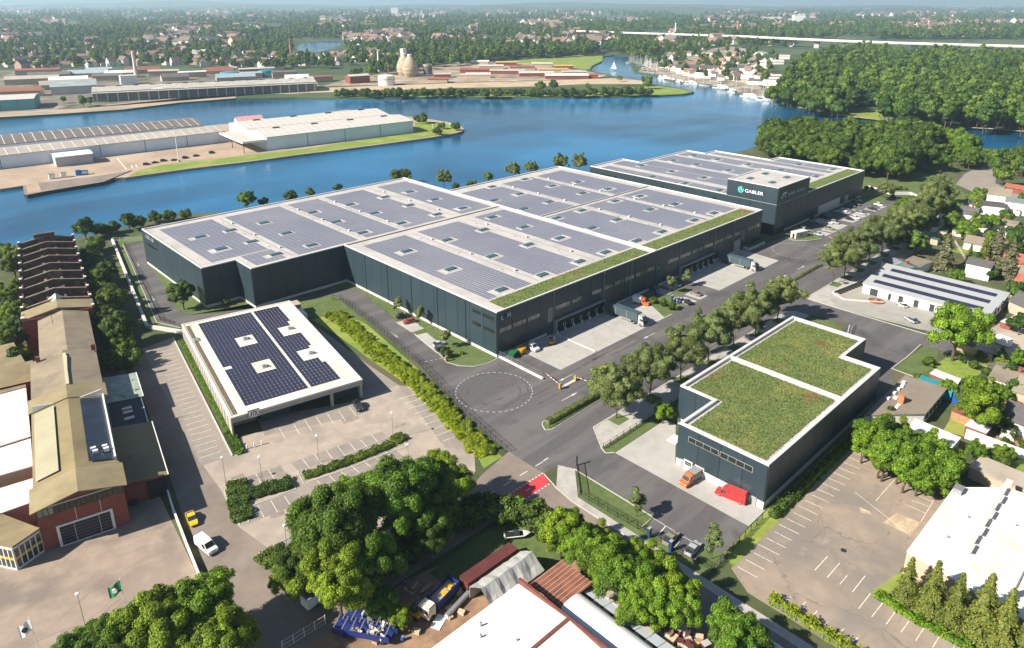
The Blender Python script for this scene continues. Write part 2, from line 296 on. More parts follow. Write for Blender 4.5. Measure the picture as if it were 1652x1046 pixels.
lw.sheet([(-.5,84),(-.2,.3),(-4.4,-.3),(-8.6,1),(-11.2,4.2),(-12.3,8),(-10.8,13.3),(-8,30.2),(-6.2,43.5),(-1.7,69),(-2,77.5),(-10,81.8)], .05)
lw.sheet([(-.5,84),(-36,84.5),(-36,95.5),(-48,96),(-48,158),(-49,146),(-56,102),(-54,94),(-46,89),(-10,82.5)], .05)
lw.sheet([(-49.5,198),(-68,94),(-62,82.4),(-60.6,86),(-64.6,95.8),(-47.8,190),(-39.8,189.6),(-47.5,160),(-30,160),(30,164),(30,185),(-20,200)], .045)
lw.sheet([(-14.2,46),(-12.6,63),(-9.8,76),(-25,79),(-32,73),(-29.5,62),(-18.5,62)], .04)
lw.sheet([(-15.9,-34.3),(-15,-33.4),(8,-33.2),(8,-36.2),(-15.4,-36.9),(-16.8,-36)], .05)
lw.sheet([(60,-17.6),(66,-7),(66,-.3),(74,-.3),(74,-6),(80,-7.5),(80,-11),(74,-12),(73,-17.6)], .05); lw.sheet([(84,-6.2),(88,-7.9),(87.5,-10),(82,-10.7),(81,-6)], .05)
lw.sheet([(-12.8,-50.9),(-13.4,-52.5),(-12,-53.7),(8.7,-53.6),(8.4,-56.6),(68.6,-56.6),(68.6,-78),(73,-78),(76,-70),(90,-66),(98,-58),(96,-51),(-12,-50.3)], .03)
lw.sheet([(-29.6,-58.2),(-22.2,-51.4),(-23.4,-53),(-23.5,-73.2),(-27.6,-73.2),(-27.8,-85.8),(-23.8,-85),(-22,-88.4),(-27.4,-89.4),(-30,-89),(-29.9,-60)], .03)
lw.sheet([(78,-84),(78,-90),(88,-92),(100,-89),(100.4,-85)], .05)
lw.sheet([(170.2,-.2),(172,-4.8),(170,-9.5),(174,-14),(181,-16.8),(186,-13),(183,-8),(178,-4),(176,-.2)], .05); lw.sheet([(262,-1),(268,-.5),(276,-8),(270,-14),(262,-13),(258,-7)], .05)
lw.sheet([(269,1),(285,-9),(293,-17),(288,-23),(281,-21.5),(272,-24),(262,-30),(255,-42),(300,-46),(352,-20),(356,20),(330,60),(285,62),(270,48)], .012)
structure('lawn', lw, MT['lawn'])
# avenue verge: paving with planted squares, side walks
vg = MB()
vg.sheet([(-7.3,-43.6),(94,-43.6),(97,-46.5),(97,-50.6),(-12.6,-50.4)], .06)
vg.sheet([(109.7,-43.4),(112,-42.6),(119.2,-43),(250,-42.5),(262,-33),(272,-26),(274,-28),(262,-37),(252,-47.6),(116,-48.2),(111,-54.5),(109.7,-54.5)], .06)
vg.sheet([(-24.9,-47.8),(-23.2,-51.5),(-30,-58.4),(-30.1,-88.7),(-30.1,-112),(-31.8,-112),(-31.8,-58),(-31,-53)], .06)
structure('pavement', vg, MT['paving'])
kb = MB()
kb.strip([(-7.3,-43.5),(94,-43.5),(97,-46.4)], .25, .02, .14); kb.strip([(-7.4,-43.6),(-12.6,-50.5),(-13.5,-52.4),(-11.9,-53.8)], .25, .02, .14)
kb.strip([(-15.9,-34.2),(-15,-33.3),(9,-33.1),(9,-36.3),(-15.4,-37),(-16.9,-36.1)], .25, .02, .14, closed=True)
kb.strip([(109.6,-130),(109.6,-54.5),(110,-45),(112,-42.8),(119.2,-43),(250,-42.6),(262,-33)], .25, .02, .14)
kb.strip([(100.4,-84),(88,-84),(78,-83.5),(77.5,-90)], .25, .02, .14); kb.strip([(68.8,-57),(74,-70.5),(76.5,-69.6),(91,-65.5),(99,-63)], .25, .02, .14)
kb.strip([(-.3,-.4),(-4.4,-.6),(-8.6,.7),(-11.4,4),(-12.6,8),(-11,13.4),(-8.2,30.2)], .22, .02, .12)
kb.strip([(-23.3,-51.4),(-23.5,-73.1),(-27.7,-73.3)], .22, .02, .12); kb.strip([(-47.7,190),(-64.7,95.8),(-60.6,86.1),(-55,84.3)], .22, .02, .12)
kb.strip([(172,-4.8),(170,-9.6),(174,-14.1),(181,-17)], .3, .02, .14); kb.strip([(24.3,-.5),(24.3,-17.7)], .5, .04, .3); kb.strip([(50,-.5),(50,-17.7)], .5, .04, .3); kb.strip([(122.3,-2),(122.3,-17.7)], .4, .04, .25)
kb.strip([(-31.9,-112),(-31.9,-58.5),(-31.1,-53.2),(-29.6,-48)], .22, .016, .14); kb.strip([(.4,-29.0+3.9),(6.7,-25)], 1.0, .02, .2)
structure('kerb', kb, MT['kerb'])
tk = MB(); rr = random.Random(15)
for y_ in (-20.6,-22.5,-26.2,-28.2,-38.6,-40.5,-33.0+.0): 
    for k_ in range(9): x_ = -5+k_*30+rr.uniform(-6,6); tk.strip([(x_,y_+rr.uniform(-.3,.3)),(x_+rr.uniform(12,26),y_+rr.uniform(-.3,.3))], rr.uniform(.35,.7), .0235)
for k_ in range(16):
    r_ = rr.uniform(3.5,10); a0 = rr.uniform(0,6.28); tk.strip([(-13.6+r_*math.cos(a0+j*.11)+rr.uniform(-.05,.05), -13.7+r_*math.sin(a0+j*.11)) for j in range(rr.randint(7,16))], rr.uniform(.25,.6), .0235+k_*.0004)
structure('tyre_track', tk, mat('tyre_track', (.078,.074,.075), .85, .12, .8, col2=(.11,.104,.104), r2=(.42,.6), scale2=.5))
pt = MB()
for k_ in range(14, 30):
    x_, y_ = ((rr.uniform(-10,150),rr.uniform(-42,-19)) if k_ < 14 else (rr.uniform(-82,-40),rr.uniform(-36,4)) if k_ < 24 else (rr.uniform(-20,30),rr.uniform(-110,-97)) if k_ < 34 else (rr.uniform(-112,-99),rr.uniform(-30,-8)))
    pt.rbox(x_, y_, rr.uniform(1,5), rr.uniform(.8,2.4), .02, .0385 if k_ >= 14 else .0245, rr.uniform(-.3,.1))
structure('asphalt_patch', pt, mat('asphalt_patch', (.25,.21,.175), .9, .2, .7))
# painted markings
pm = MB()
def dashes(a, b, on, off, wd=.15, z=.05):
    L = math.hypot(b[0]-a[0], b[1]-a[1]); d = 0; ux, uy = (b[0]-a[0])/L, (b[1]-a[1])/L
    while d < L: e = min(L, d+on); pm.strip([(a[0]+ux*d, a[1]+uy*d), (a[0]+ux*e, a[1]+uy*e)], wd, z); d += on+off
def circle(cx, cy, r, n=40, wd=.16, z=.05):
    for i in range(n):
        a0 = 2*math.pi*i/n; pm.strip([(cx+r*math.cos(a0+k*.021*2), cy+r*math.sin(a0+k*.021*2)) for k in range(3)], wd, z)
def arrow(x, y, a, L=6.3, z=.05):
    c, s_ = math.cos(a), math.sin(a); P_ = lambda u, v: (x+u*c-v*s_, y+u*s_+v*c)
    pm.sheet([P_(0,-.09),P_(L-2.2,-.09),P_(L-2.2,.09),P_(0,.09)], z); pm.sheet([P_(L-2.2,-.38),P_(L,0),P_(L-2.2,.38)], z+.002)
circle(-13.6,-13.7,10.4); circle(157.5,-17.3,10.2)
for q in ((9,-22.2,math.pi),(-3.9,-29.7,0),(48,-22.5,math.pi),(60,-27.5,0),(111.2,-22.3,math.pi),(121,-27.5,0),(136,-27.6,0),(178,-22.3,math.pi),(196,-27,0),(250,-21,math.pi),(255,-24.5,0),(224,-21,math.pi),(228,-24.4,0)): arrow(*q)
arrow(-12.8,36.5,-1.72,5.5); t = T(0,350)
for u, v in ((1218,405),(1350,705)): p_ = G(*t(u,v)); arrow(p_[0], p_[1], -1.74, 5.5)
dashes((-26.5,-44.6),(-75,-44.6),2.4,2.6,.22); pm.strip([(-26.3,-44.5),(-24.6,-44.4)], .3, .05)
dashes((-29.4,-47.5),(-43.5,-47.5),.5,.5,.3); dashes((-31.2,-51.1),(-43.5,-51.1),.5,.5,.3)
pm.strip([(-35.2,-49.3),(-36.6,-49.3)], .2, .055); pm.strip([(-38.2,-49.4),(-39.4,-49.4)], .35, .055)
for yy in (38.2,35.3): pm.strip([(-7.3,yy+.6),(-2.6,yy)], .15, .06)
for yy in (27,24.3,21.5,18.6): pm.strip([(-9.2-(27-yy)*.16,yy+.6),(-4.9-(27-yy)*.17,yy-.2)], .15, .06)
for yy in (-76.4,-80.5): pm.strip([(-27.6,yy-.6),(-23.7,yy)], .22, .05)
pm.strip([(-23.75,-73.2),(-23.75,-79)], .14, .05); pm.strip([(-23.75,-80.4),(-23.75,-84.4)], .14, .05); pm.strip([(-27.7,-85.6),(-23.8,-84.9)], .14, .05)
structure('road_marking', pm, MT['paint'])
structure('cycle_crossing', MB().sheet([(-29.2,-47.7),(-31,-50.9),(-44.5,-50.9),(-43.5,-47.7)], .04), MT['red_paint'])
by = MB()
by.sheet([(-7.6,41.3),(-2.4,40),(-3.6,31),(-8.3,31.4)], .055); by.sheet([(-8.7,29),(-4.9,28),(-7.2,14.6),(-11.2,14.8)], .055)
for a, b, y0, y1 in ((76,80.5,-7,-.5),(81.6,86.8,-17.6,-11.2),(74.5,80,-17.6,-12.4),(83,88,-6,-.5),(186,192,-17,-11),(193.5,198,-17,-11),(184,190,-8.6,-2),(200,210,-17,-11),(203,212,-11,-2),(216,228,-17,-11),(229,238,-17,-10.5),(229,240,-9,-2),(244,252,-17,-11),(253,259,-17,-11)): by.sheet([(a,y0),(b,y0),(b,y1),(a,y1)], .05)
structure('parking_bay', by, MT['concrete'])
# ================================================================ THE NEW WAREHOUSES
def onX(px, py, x):
    d = CAMR.T @ np.array([(px-CX)/FPX, (py-CY)/FPX, 1.0]); q = CAMP + d*((x-CAMP[0])/d[0]); return float(q[1]), float(q[2])
def onY(px, py, y):
    d = CAMR.T @ np.array([(px-CX)/FPX, (py-CY)/FPX, 1.0]); q = CAMP + d*((y-CAMP[1])/d[1]); return float(q[0]), float(q[2])
MT['clad'] = mat('cladding', (.025,.043,.056), .42, .05, .12, spec=.45, sc=(1,1,.25))
_nt = MT['clad'].node_tree; _b0 = _nt.nodes['Principled BSDF']; _src = _b0.inputs['Base Color'].links[0].from_socket; _oi = _nt.nodes.new('ShaderNodeObjectInfo')
_nt.links.new(_mix(_nt, 1.0, _src, _ramp(_nt, _oi.outputs['Random'], [(0, (.90,.90,.91)), (1, (1.08,1.08,1.07))]), 'MULTIPLY'), _b0.inputs['Base Color'])
MT['clad_dark'] = mat('cladding_core', (.02,.026,.034), .6, 0)
MT['roof'] = mat('roof_gravel', (.46,.435,.415), .9, .06, .6, col2=(.37,.35,.335), r2=(.45,.7), scale2=.12, bump=.1)
MT['cap'] = mat('parapet_cap', (.60,.585,.56), .6, .03, .5)
MT['plinth'] = mat('plinth', (.58,.555,.52), .85, .05, .4)
MT['pv'] = mat('pv_module', (.215,.218,.275), .32, .07, .9, spec=.6, col2=(.27,.27,.31), r2=(.40,.70), scale2=.035)  # pale tone and paler drifts imitate sky glare, painted into the base colour
MT['pv_dark'] = mat('pv_module_dark', (.028,.028,.062), .22, .10, .8, spec=.55)
MT['skyl'] = mat('skylight_glass', (.045,.105,.125), .12, .1, .3, spec=.7)
MT['win'] = mat('window_pale', (.20,.21,.17), .15, .35, .25, spec=.8, col2=(.05,.06,.055), r2=(.5,.6), scale2=.35)
MT['win_dark'] = mat('window_dark', (.02,.022,.018), .08, .2, .5, spec=.7)
MT['glass_teal'] = mat('glass_teal', (.03,.085,.09), .1, .1, .4, spec=.8)
MT['frame_grey'] = mat('frame_grey', (.30,.31,.32), .5, 0)
MT['sedum'] = mat('sedum', (.118,.155,.045), .95, .18, .5, col2=(.165,.180,.055), r2=(.50,.64), scale2=.13, col3=(.19,.11,.05), r3=(.60,.70), scale3=.12, bump=.6, bscale=2.5)
MT['sedum_tuft'] = mat('sedum_tuft', (.118,.16,.045), .9, .22, .9, col2=(.175,.19,.055), r2=(.50,.64), scale2=.13, col3=(.20,.115,.05), r3=(.60,.70), scale3=.12)
PVB = MB().box(-.87, .87, -.5, .5, 0, .07); PVB.f = PVB.f[1:]; PVB.m = PVB.m[1:]; PV_ME = PVB.mesh('solar_panel', MT['pv'])
def footprint_hall(root, fp, h, plinth_h, cap_w=.55, par=.5):
    MB().prism(fp, .02, plinth_h, bottom=True).build('plinth', MT['plinth'], root)
    n = len(fp); ar = sum(fp[i][0]*fp[(i+1)%n][1]-fp[(i+1)%n][0]*fp[i][1] for i in range(n)); s = 1 if ar > 0 else -1
    def inset(d):
        out = []
        for i in range(n):
            p0, p1, p2 = Vector(fp[i-1]), Vector(fp[i]), Vector(fp[(i+1)%n]); a = (p1-p0).normalized(); b = (p2-p1).normalized()
            na, nb = Vector((-a.y, a.x))*s, Vector((-b.y, b.x))*s; q = p1 + (na+nb)*d; out.append((q.x, q.y))
        return out
    MB().prism(inset(.12), plinth_h-.05, h-par).build('wall', MT['clad_dark'], root)
    MB().sheet(inset(cap_w-.02), h-par+.012).build('roof', MT['roof'], root)
    i0, i1 = inset(.0), inset(cap_w); mb = MB()
    for i in range(n):
        j = (i+1) % n
        mb.add([(*i0[i],h),(*i0[j],h),(*i1[j],h),(*i1[i],h),(*i0[i],h-par-.1),(*i0[j],h-par-.1),(*i1[j],h-par),(*i1[i],h-par)], [(0,1,2,3),(3,2,6,7),(0,4,5,1)] if s > 0 else [(3,2,1,0),(7,6,2,3),(1,5,4,0)])
    mb.build('parapet', MT['cap'], root)
    return inset
def cladding(root, a, b, z0, z1, outn, wd=6.0, skip=()):
    """upright sheet panels between a and b, each its own piece"""
    L = math.hypot(b[0]-a[0], b[1]-a[1]); k = max(1, round(L/wd)); w_ = L/k; ux, uy = (b[0]-a[0])/L, (b[1]-a[1])/L
    me = MB().box(.05, w_-.05, -.13, .0, 0, z1-z0).mesh('cladding_panel', MT['clad'])
    for i in range(k):
        if any(lo < (i+.5)*w_ < hi for lo, hi in skip): continue
        o = obj('cladding_panel', me, root, (a[0]+ux*w_*i, a[1]+uy*w_*i, z0)); o.rotation_euler = (0, 0, math.atan2(uy, ux))
        if outn < 0: o.rotation_euler = (0, 0, math.atan2(-uy, -ux)); o.location = (a[0]+ux*w_*(i+1), a[1]+uy*w_*(i+1), z0)
def window(root, axis, at, a, b, z0, z1, n, m='win', side=-1, fr='black', rows=1):
    """a framed band of panes on a wall; axis 'y' = wall on the plane y=at, looking to -y"""
    mb = MB(); e = .06
    def bx(u0, u1, d0, d1, w0, w1):
        return (u0,u1,at+min(side*d0,side*d1),at+max(side*d0,side*d1),w0,w1) if axis == 'y' else (at+min(side*d0,side*d1),at+max(side*d0,side*d1),u0,u1,w0,w1)
    mb.box(*bx(a-e,b+e,.0,.16,z0-e,z1+e)); o = mb.build('window', MT[fr], root); w_ = (b-a)/n; hh = (z1-z0)/rows
    pm_ = MB().box(*bx(.05,w_-.05,.15,.19,.05,hh-.05)); me = None
    for r in range(rows):
        for i in range(n):
            q = MB().box(*bx(a+w_*i+.05,a+w_*(i+1)-.05,.15,.19,z0+hh*r+.05,z0+hh*(r+1)-.05)); q.build('pane', MT[m], o)
    return o
def skylights(root, pts, z, lx=4.2, ly=2.2):
    fm = MB().box(-lx/2-.5, lx/2+.5, -ly/2-.5, ly/2+.5, 0, .12).mesh('skylight', MT['roof'])
    gm = MB().add([(-lx/2,-ly/2,.12),(lx/2,-ly/2,.12),(lx/2,ly/2,.12),(-lx/2,ly/2,.12),(-lx/2+.1,-ly/2+.1,.5),(lx/2-.1,-ly/2+.1,.5),(lx/2-.1,ly/2-.1,.5),(-lx/2+.1,ly/2-.1,.5)],
                  [(4,5,6,7),(0,1,5,4),(1,2,6,5),(2,3,7,6),(3,0,4,7)]).mesh('glazing', MT['skyl'])
    for x, y in pts:
        o = obj('skylight', fm, root, (x, y, z)); obj('glazing', gm, o)
def solar(root, blocks, sky, z, pitch=(1.9,1.27), single=0, slx=3.1, sly=2.0):
    cells = []
    for x0, x1, y0, y1 in blocks:
        nx, ny = int((x1-x0)/pitch[0]), int((y1-y0)/pitch[1])
        for i in range(nx):
            for j in range(ny):
                x, y = x0+(i+.5)*pitch[0], y0+(j+.5)*pitch[1]
                if any(abs(x-a) < slx+.5 and abs(y-b) < sly+.2 for a, b in sky): continue
                cells.append((x, y))
    wx, wy = root.location[0], root.location[1]
    cells.sort(key=lambda c: (c[0]+wx-CAMP[0])**2 + (c[1]+wy-CAMP[1])**2)
    for x, y in cells[:single]: obj('solar_panel', PV_ME, root, (x, y, z))
    mb = MB()
    for x, y in cells[single:]: mb.add([(x+a, y+b, z+c) for a, b, c in PVB.v], PVB.f)
    mb.build('solar_panels', MT['pv'], root, kind='stuff')
def green(root, rects, z, tuft=7, ht=.32, th=.28):
    mb = MB()
    for x0, x1, y0, y1 in rects: mb.box(x0, x1, y0, y1, z-.02, z+th*.5)
    o = mb.build('green_roof', MT['sedum'], root); V = []; Fc = []
    for x0, x1, y0, y1 in rects:
        n = int((x1-x0)*(y1-y0)*tuft)
        xs, ys = rng.uniform(x0-.15, x1+.15, n), rng.uniform(y0-.15, y1+.15, n); an = rng.uniform(0, 6.28, n); h = rng.uniform(.4, 1, n)*ht; s = rng.uniform(.10, .24, n); tl = rng.uniform(-.4, .4, n)
        for i in range(n):
            c, q = math.cos(an[i])*s[i], math.sin(an[i])*s[i]; b = len(V); zz = z+th*.45
            V += [(xs[i]-c, ys[i]-q, zz), (xs[i]+c, ys[i]+q, zz), (xs[i]+c*.6-q*tl[i]*2, ys[i]+q*.6+c*tl[i]*2, zz+h[i]), (xs[i]-c*.6-q*tl[i]*2, ys[i]-q*.6+c*tl[i]*2, zz+h[i])]
            Fc.append((b, b+1, b+2, b+3))
    g = MB(); g.v, g.f, g.m = V, Fc, [0]*len(Fc); g.build('sedum_tufts', MT['sedum_tuft'], root, kind='stuff')
def text_mesh(txt, size, ext=.06, shear=0):
    c = bpy.data.curves.new('text', 'FONT'); c.body = txt; c.size = size; c.extrude = ext; c.shear = shear; c.resolution_u = 3
    o = bpy.data.objects.new('text', c); COL.objects.link(o); bpy.context.view_layer.update()
    me = bpy.data.meshes.new_from_object(o.evaluated_get(bpy.context.evaluated_depsgraph_get())); bpy.data.objects.remove(o); return me
def sign(root, name, txt, size, loc, face, m, shear=0, fit=None):
    me = text_mesh(txt, size, .06, shear); me.materials.clear(); me.materials.append(m); o = obj(name, me, root, loc)
    o.rotation_euler = (RAD(90), 0, 0) if face == 'y' else (RAD(90), 0, RAD(-90))
    if fit:
        xs = [v.co.x for v in me.vertices]; k = fit/(max(xs)-min(xs)); o.scale = (k, 1, 1)
    return o
HR = 14.8
W = thing('logistics_warehouse', 'huge dark blue-grey warehouse of joined halls with solar panels all over its flat roof', 'warehouse')
FP = [(0,0),(157,0),(157,121),(78.5,121),(78.5,157.2),(-48,157.2),(-48,96),(-36,96),(-36,84),(0,84)]
footprint_hall(W, FP, HR, 1.1)
for a, b, s, sk in (((0,0),(157,0),1,()),((0,84),(0,0),1,()),((-36,84),(0,84),1,()),((-36,96),(-36,84),1,()),((-48,96),(-36,96),1,()),((-48,157.2),(-48,96),1,()),((157,0),(157,121),1,())):
    cladding(W, a, b, 1.1, HR-.35, s, 6.0)
# dividing walls and roof joints
MB().box(78.2,79.0,.3,157,14.3,15.0).build('fire_wall', MT['cap'], W)
MB().box(.6,78.1,83.75,84.25,14.3,14.62).box(79.1,156.4,60.0,60.4,14.3,14.6).build('roof_joint', mat('joint_dark', (.20,.19,.18), .8, .1), W)
sk = [(x,y) for x in (13.2,31.8,50.4) for y in (12.2,37.5,62.9)] + [(64.5,y) for y in (12.2,34.8,54.2,73.4)]
sk += [(-34.7,131.5),(-34.7,111.9),(-22.8,131.6),(-22.8,112.2),(-22.8,92.5)] + [(x,y) for x in (-8.5,13.5,31.9,50.5,64.6) for y in (132.3,112.9,92.9)]
sk += [(83.3,y) for y in (93,73.5,54,34.7,12.4)] + [(x,y) for x in (99.7,122.4) for y in (112.6,93.2,73.6,54.2,34.7,12.4)] + [(137.6,y) for y in (90.1,70.5,51.6,32,12.4)]
skylights(W, sk, 14.31)
blk = [(5,25,9.4,79.6),(29.8,52,9.4,79.6),(59.3,77.2,9.4,79.6),(-43,-21.5,100.3,152.5),(-33,-21.5,86.8,100.2),(-17,8.9,86.8,152.5),(11.4,26.8,86.8,152.5),(29.8,50.8,86.8,152.5),(58.7,76.3,86.8,152.5),
       (80.6,104.5,9.8,58.8),(80.6,104.5,61.6,114),(107.5,129.8,9.8,58.8),(107.5,129.8,61.6,114),(132.3,153,9.8,58.8),(132.3,153,61.6,114)]
solar(W, blk, sk, 14.36, single=300)
for x_, y0_, y1_ in ((27.2,10,79),(55.4,10,79),(-19.2,88,151),(10.1,88,151),(28.3,88,151),(54.6,88,151),(105.9,10,58),(105.9,62,113),(131,10,58),(131,62,113)):
    MB().box(x_-.12,x_+.12,y0_,y1_,14.31,14.45).build('cable_tray', MT['metal'], W)
    for k_ in range(3): yy = y0_+(y1_-y0_)*(k_+.5)/3; MB().box(x_+.5,x_+1.3,yy-.4,yy+.4,14.31,15.0).build('roof_vent', MT['cap'], W); MB().lathe([(.3,0),(.3,.04),(.1,.05)],10,(x_-1.2,yy+4,14.315)).build('roof_drain', MT['black'], W)
for x_ in (24.2,48.9,64,94,118.6,133.6): MB().tube((x_,-.25,.2),(x_,-.25,14.3),.09,n=6).build('downpipe', MT['frame_grey'], W)
for y_ in (14,28,42,56,70): MB().tube((-.25,y_,.2),(-.25,y_,14.3),.08,n=6).build('downpipe', MT['clad'], W)
green(W, [(4.2,75.8,1.2,8.0),(80.3,152.6,1.2,8.0)], 14.34, tuft=10, ht=.16)
for a, b in ((.8,5.9),(6.7,11.9),(12.8,18),(24.9,31.9),(33,37.6),(42.8,47.7),(49.3,53.8),(55,59.8),(60.7,65.7),(66.9,71.8),(72.6,77.6),(86.6,93.4),(94.4,101.4),(102.8,109.8),(111,117.5),(118.4,125.2),(126.3,132.7),(134.3,139.1),(144.7,149.6),(150.5,155.1)):
    window(W, 'y', 0, a, b, 7.65, 9.15, max(3, round((b-a)/1.28)))
for a, b, z0, z1, r in ((21.4,23.9,.3,9.4,7),(78.9,81.3,.3,9.2,7),(140.6,142.9,.3,9.1,7)): window(W, 'y', 0, a, b, z0, z1, 2, 'glass_teal', rows=r)
for a, b, z0, z1 in ((7.0,10.7,11.6,12.75),(1.0,6.1,11.6,12.75),(7.0,10.7,7.6,8.7),(1.0,6.1,7.6,8.7)): window(W, 'x', 0, a, b, z0, z1, 4 if b-a < 4 else 5, 'win_dark')
window(W, 'x', -48, 140.5, 151.5, 9.3, 10.3, 8, 'win_dark')
for x0, n in ((24.9,6), (94.4,6)):
    p = 3.98
    MB().box(x0-.2,x0+n*p+.2,-1.3,-.15,4.3,4.55).box(x0-.2,x0,-1.3,-.15,.05,4.3).build('dock_canopy', MT['frame_grey'], W)
    for i in range(n):
        x = x0 + i*p
        d = MB().box(x+.12,x+p-.12,-.7,-.14,.9,4.2).build('dock_leveller', MT['black'], W)
        MB().box(x+.75,x+p-.75,-.78,-.69,1.1,3.7).build('dock_door', MT['win_dark'], d)
        MB().box(x+.3,x+.42,-.80,-.69,1.0,2.6).box(x+p-.5,x+p-.38,-.80,-.69,1.0,2.6).box(x+.1,x+.35,-1.5,-.69,.06,.9).build('dock_bumper', MT['steel_white'], d)
        MB().box(x+.5,x+p-.5,-.9,-.13,.06,.9).build('dock_pit', MT['rubber'], W)
MB().box(134.7,139.6,-.3,-.12,1.4,5.5).build('roller_door', MT['frame_grey'], W)
MB().box(143,156.5,-3.2,-.2,.02,1.0).build('ramp_wall', MT['plinth'], W)
sign(W, 'sign_letter', 'L', 1.9, (1.6,-.22,11.75), 'y', MT['steel_white']); sign(W, 'sign_letter', '&', 2.0, (2.75,-.22,12.0), 'y', mat('sign_blue', (.02,.03,.25), .4, 0)); sign(W, 'sign_letter', 'H.', 1.9, (4.1,-.22,12.0), 'y', MT['steel_white'])
st = MB()
for i, (y0, w_) in enumerate(((152.6,.5),(151.3,.5),(150.1,.9),(148.8,.3),(147.6,.3),(146.4,.5),(145.2,.9),(144.0,.3))): st.box(-48.2,-48.1,y0-w_,y0,12.2,13.6)
st.build('sign_strokes', MT['frame_grey'], W)
# ---------------------------------------------------------------- the hall with the office tower
Hq = thing('headquarters_hall', 'dark hall with a square office tower carrying the GABLER sign', 'warehouse', (169.7,0,0))
fp2 = [(0,0),(98.6,0),(98.6,49),(88.6,49),(88.6,85),(77.2,85),(77.2,97.3),(28.6,97.3),(28.6,109),(0,109)]
footprint_hall(Hq, fp2, HR, 1.1)
for a, b in (((31.2,0),(98.6,0)),((0,109),(0,25)),((98.6,0),(98.6,49))): cladding(Hq, a, b, 1.1, HR-.35, 1, 6.0)
TH = 22.3
tw = MB().box(0,31,0,25,.9,TH-.5).build('office_tower', MT['clad_dark'], Hq)
for a, b in (((0,0),(31,0)),((0,25),(0,0)),((31,0),(31,25)),((31,25),(0,25))):
    cladding(Hq, a, b, 1.1, 14.3, 1, 6.0); cladding(Hq, a, b, 14.5, TH-.3, 1, 6.0)
MB().box(-.16,31.16,-.16,25.16,14.3,14.5).build('light_band', MT['frame_grey'], Hq)
MB().box(.5,30.5,.5,24.5,TH-.5,TH-.35).build('tower_roof', MT['roof'], Hq)
p_ = MB()
for q in ((-.05,31.05,-.05,.5),(-.05,31.05,24.5,25.05),(-.05,.5,.5,24.5),(30.5,31.05,.5,24.5)): p_.box(*q, TH-.5, TH)
p_.build('parapet', MT['cap'], Hq); MB().box(-.2,10,-.25,-.1,.0,3).box(-.25,-.1,0,22,0,3).build('recessed_base', MT['black'], Hq)
skylights(Hq, [(7.8,18.2),(22,18.2),(7.8,7.3),(22.2,7.4)], TH-.34)
g1 = [(4.3,70.8),(4.3,51),(4.3,31.7),(22.2,90.9),(22,71),(22,51.3),(46.1,86.4),(46.1,71.1),(46,51.3),(46,32),(67.2,86.3),(67.2,70.7),(67.2,51.4),(67.2,32),(88.5,31.9),(66.5,12.5),(89.4,13.4)]
skylights(Hq, g1, 14.31)
solar(Hq, [(1.8,10.8,27,104),(15,27,27,106),(27,39.5,27,95),(42.3,60,11,95),(62.8,76,11,95),(79.5,86.8,11,83),(86.8,96.5,11,47)], g1, 14.36)
green(Hq, [(32.5,96.5,1.2,8.2)], 14.34, tuft=6, ht=.16)
MB().box(45,70,-.3,-.13,1.1,5.2).build('concrete_panel', MT['plinth'], Hq); MB().box(36.5,41,-.34,-.13,.1,5).build('gate_opening', MT['black'], Hq); MB().box(76,80.5,-.3,-.13,.4,5).build('roller_door', MT['frame_grey'], Hq)
for y0, n in ((60,1),(30,1),(98,3)):
    for k in range(n): MB().box(-.3,-.13,y0-k*4,y0+2.4-k*4,9.6,12).build('window', MT['win_dark'], Hq)
es = MB()
for k in range(5):
    z = 1+k*3.1; es.box(98.9,102.6,2,9,z,z+.12)
    for y0 in (2,9): es.tube((102.5,y0,z),(102.5,y0,z+1.1),.05,n=5)
    es.tube((102.5,2,z+1.1),(102.5,9,z+1.1),.05,n=5)
    if k < 4: es.add([(99.4,2.5,z),(101,2.5,z),(101,8.5,z+3.1),(99.4,8.5,z+3.1)], [(0,1,2,3)])
for x, y in ((98.9,2),(102.6,2),(98.9,9),(102.6,9)): es.tube((x,y,0),(x,y,15.6),.09,n=6)
es.build('fire_stair', MT['black'], Hq)
lg = MB()
def ring(mb, r0, r1, a0, a1, zc, yc, n=20, x=-.25, k=1.0):
    for i in range(n):
        t0, t1 = a0+(a1-a0)*i/n, a0+(a1-a0)*(i+1)/n; q = []
        for xx in (x, x-.06):
            for r, t in ((r0,t0),(r1,t0),(r1,t1),(r0,t1)): q.append((xx, yc-r*math.cos(t), zc+r*math.sin(t)))
        mb.add(q, [(3,2,1,0),(4,5,6,7),(0,1,5,4),(2,3,7,6)])
ring(lg, 1.05, 1.45, RAD(60), RAD(390), 18.3, 17.9); ring(lg, .45, .75, RAD(-60), RAD(250), 18.3, 17.9); ring(lg, 0.0, .32, 0, RAD(360), 18.3, 17.7)
teal = mat('sign_teal', (.12,.62,.55), .4, 0); lg.build('sign_emblem', teal, Hq)
sign(Hq, 'sign_letters', 'GABLER', 2.1, (-.25,15.9,17.5), 'x', mat('sign_white', (.9,.9,.9), .4, 0), fit=9.0)
sign(Hq, 'sign_letters', 'Gabler Group', 2.2, (9.0,-.3,17.1), 'y', mat('sign_grey', (.42,.43,.45), .4, 0), fit=17.0)
MB().add([(3,-.3,16.6),(3.9,-.3,16.6),(4.9,-.3,18.5),(8,-.3,18.7),(8,-.3,19.3),(4.6,-.3,19.2)], [(0,1,2,3,4,5)]).build('sign_emblem', MT['steel_white'], Hq)
MB().add([(6.2,-.3,16.6),(7.2,-.3,16.9),(7.2,-.3,18.3),(6.2,-.3,18.2)], [(0,1,2,3)]).build('sign_emblem', mat('sign_green', (.30,.42,.08), .4, 0), Hq)
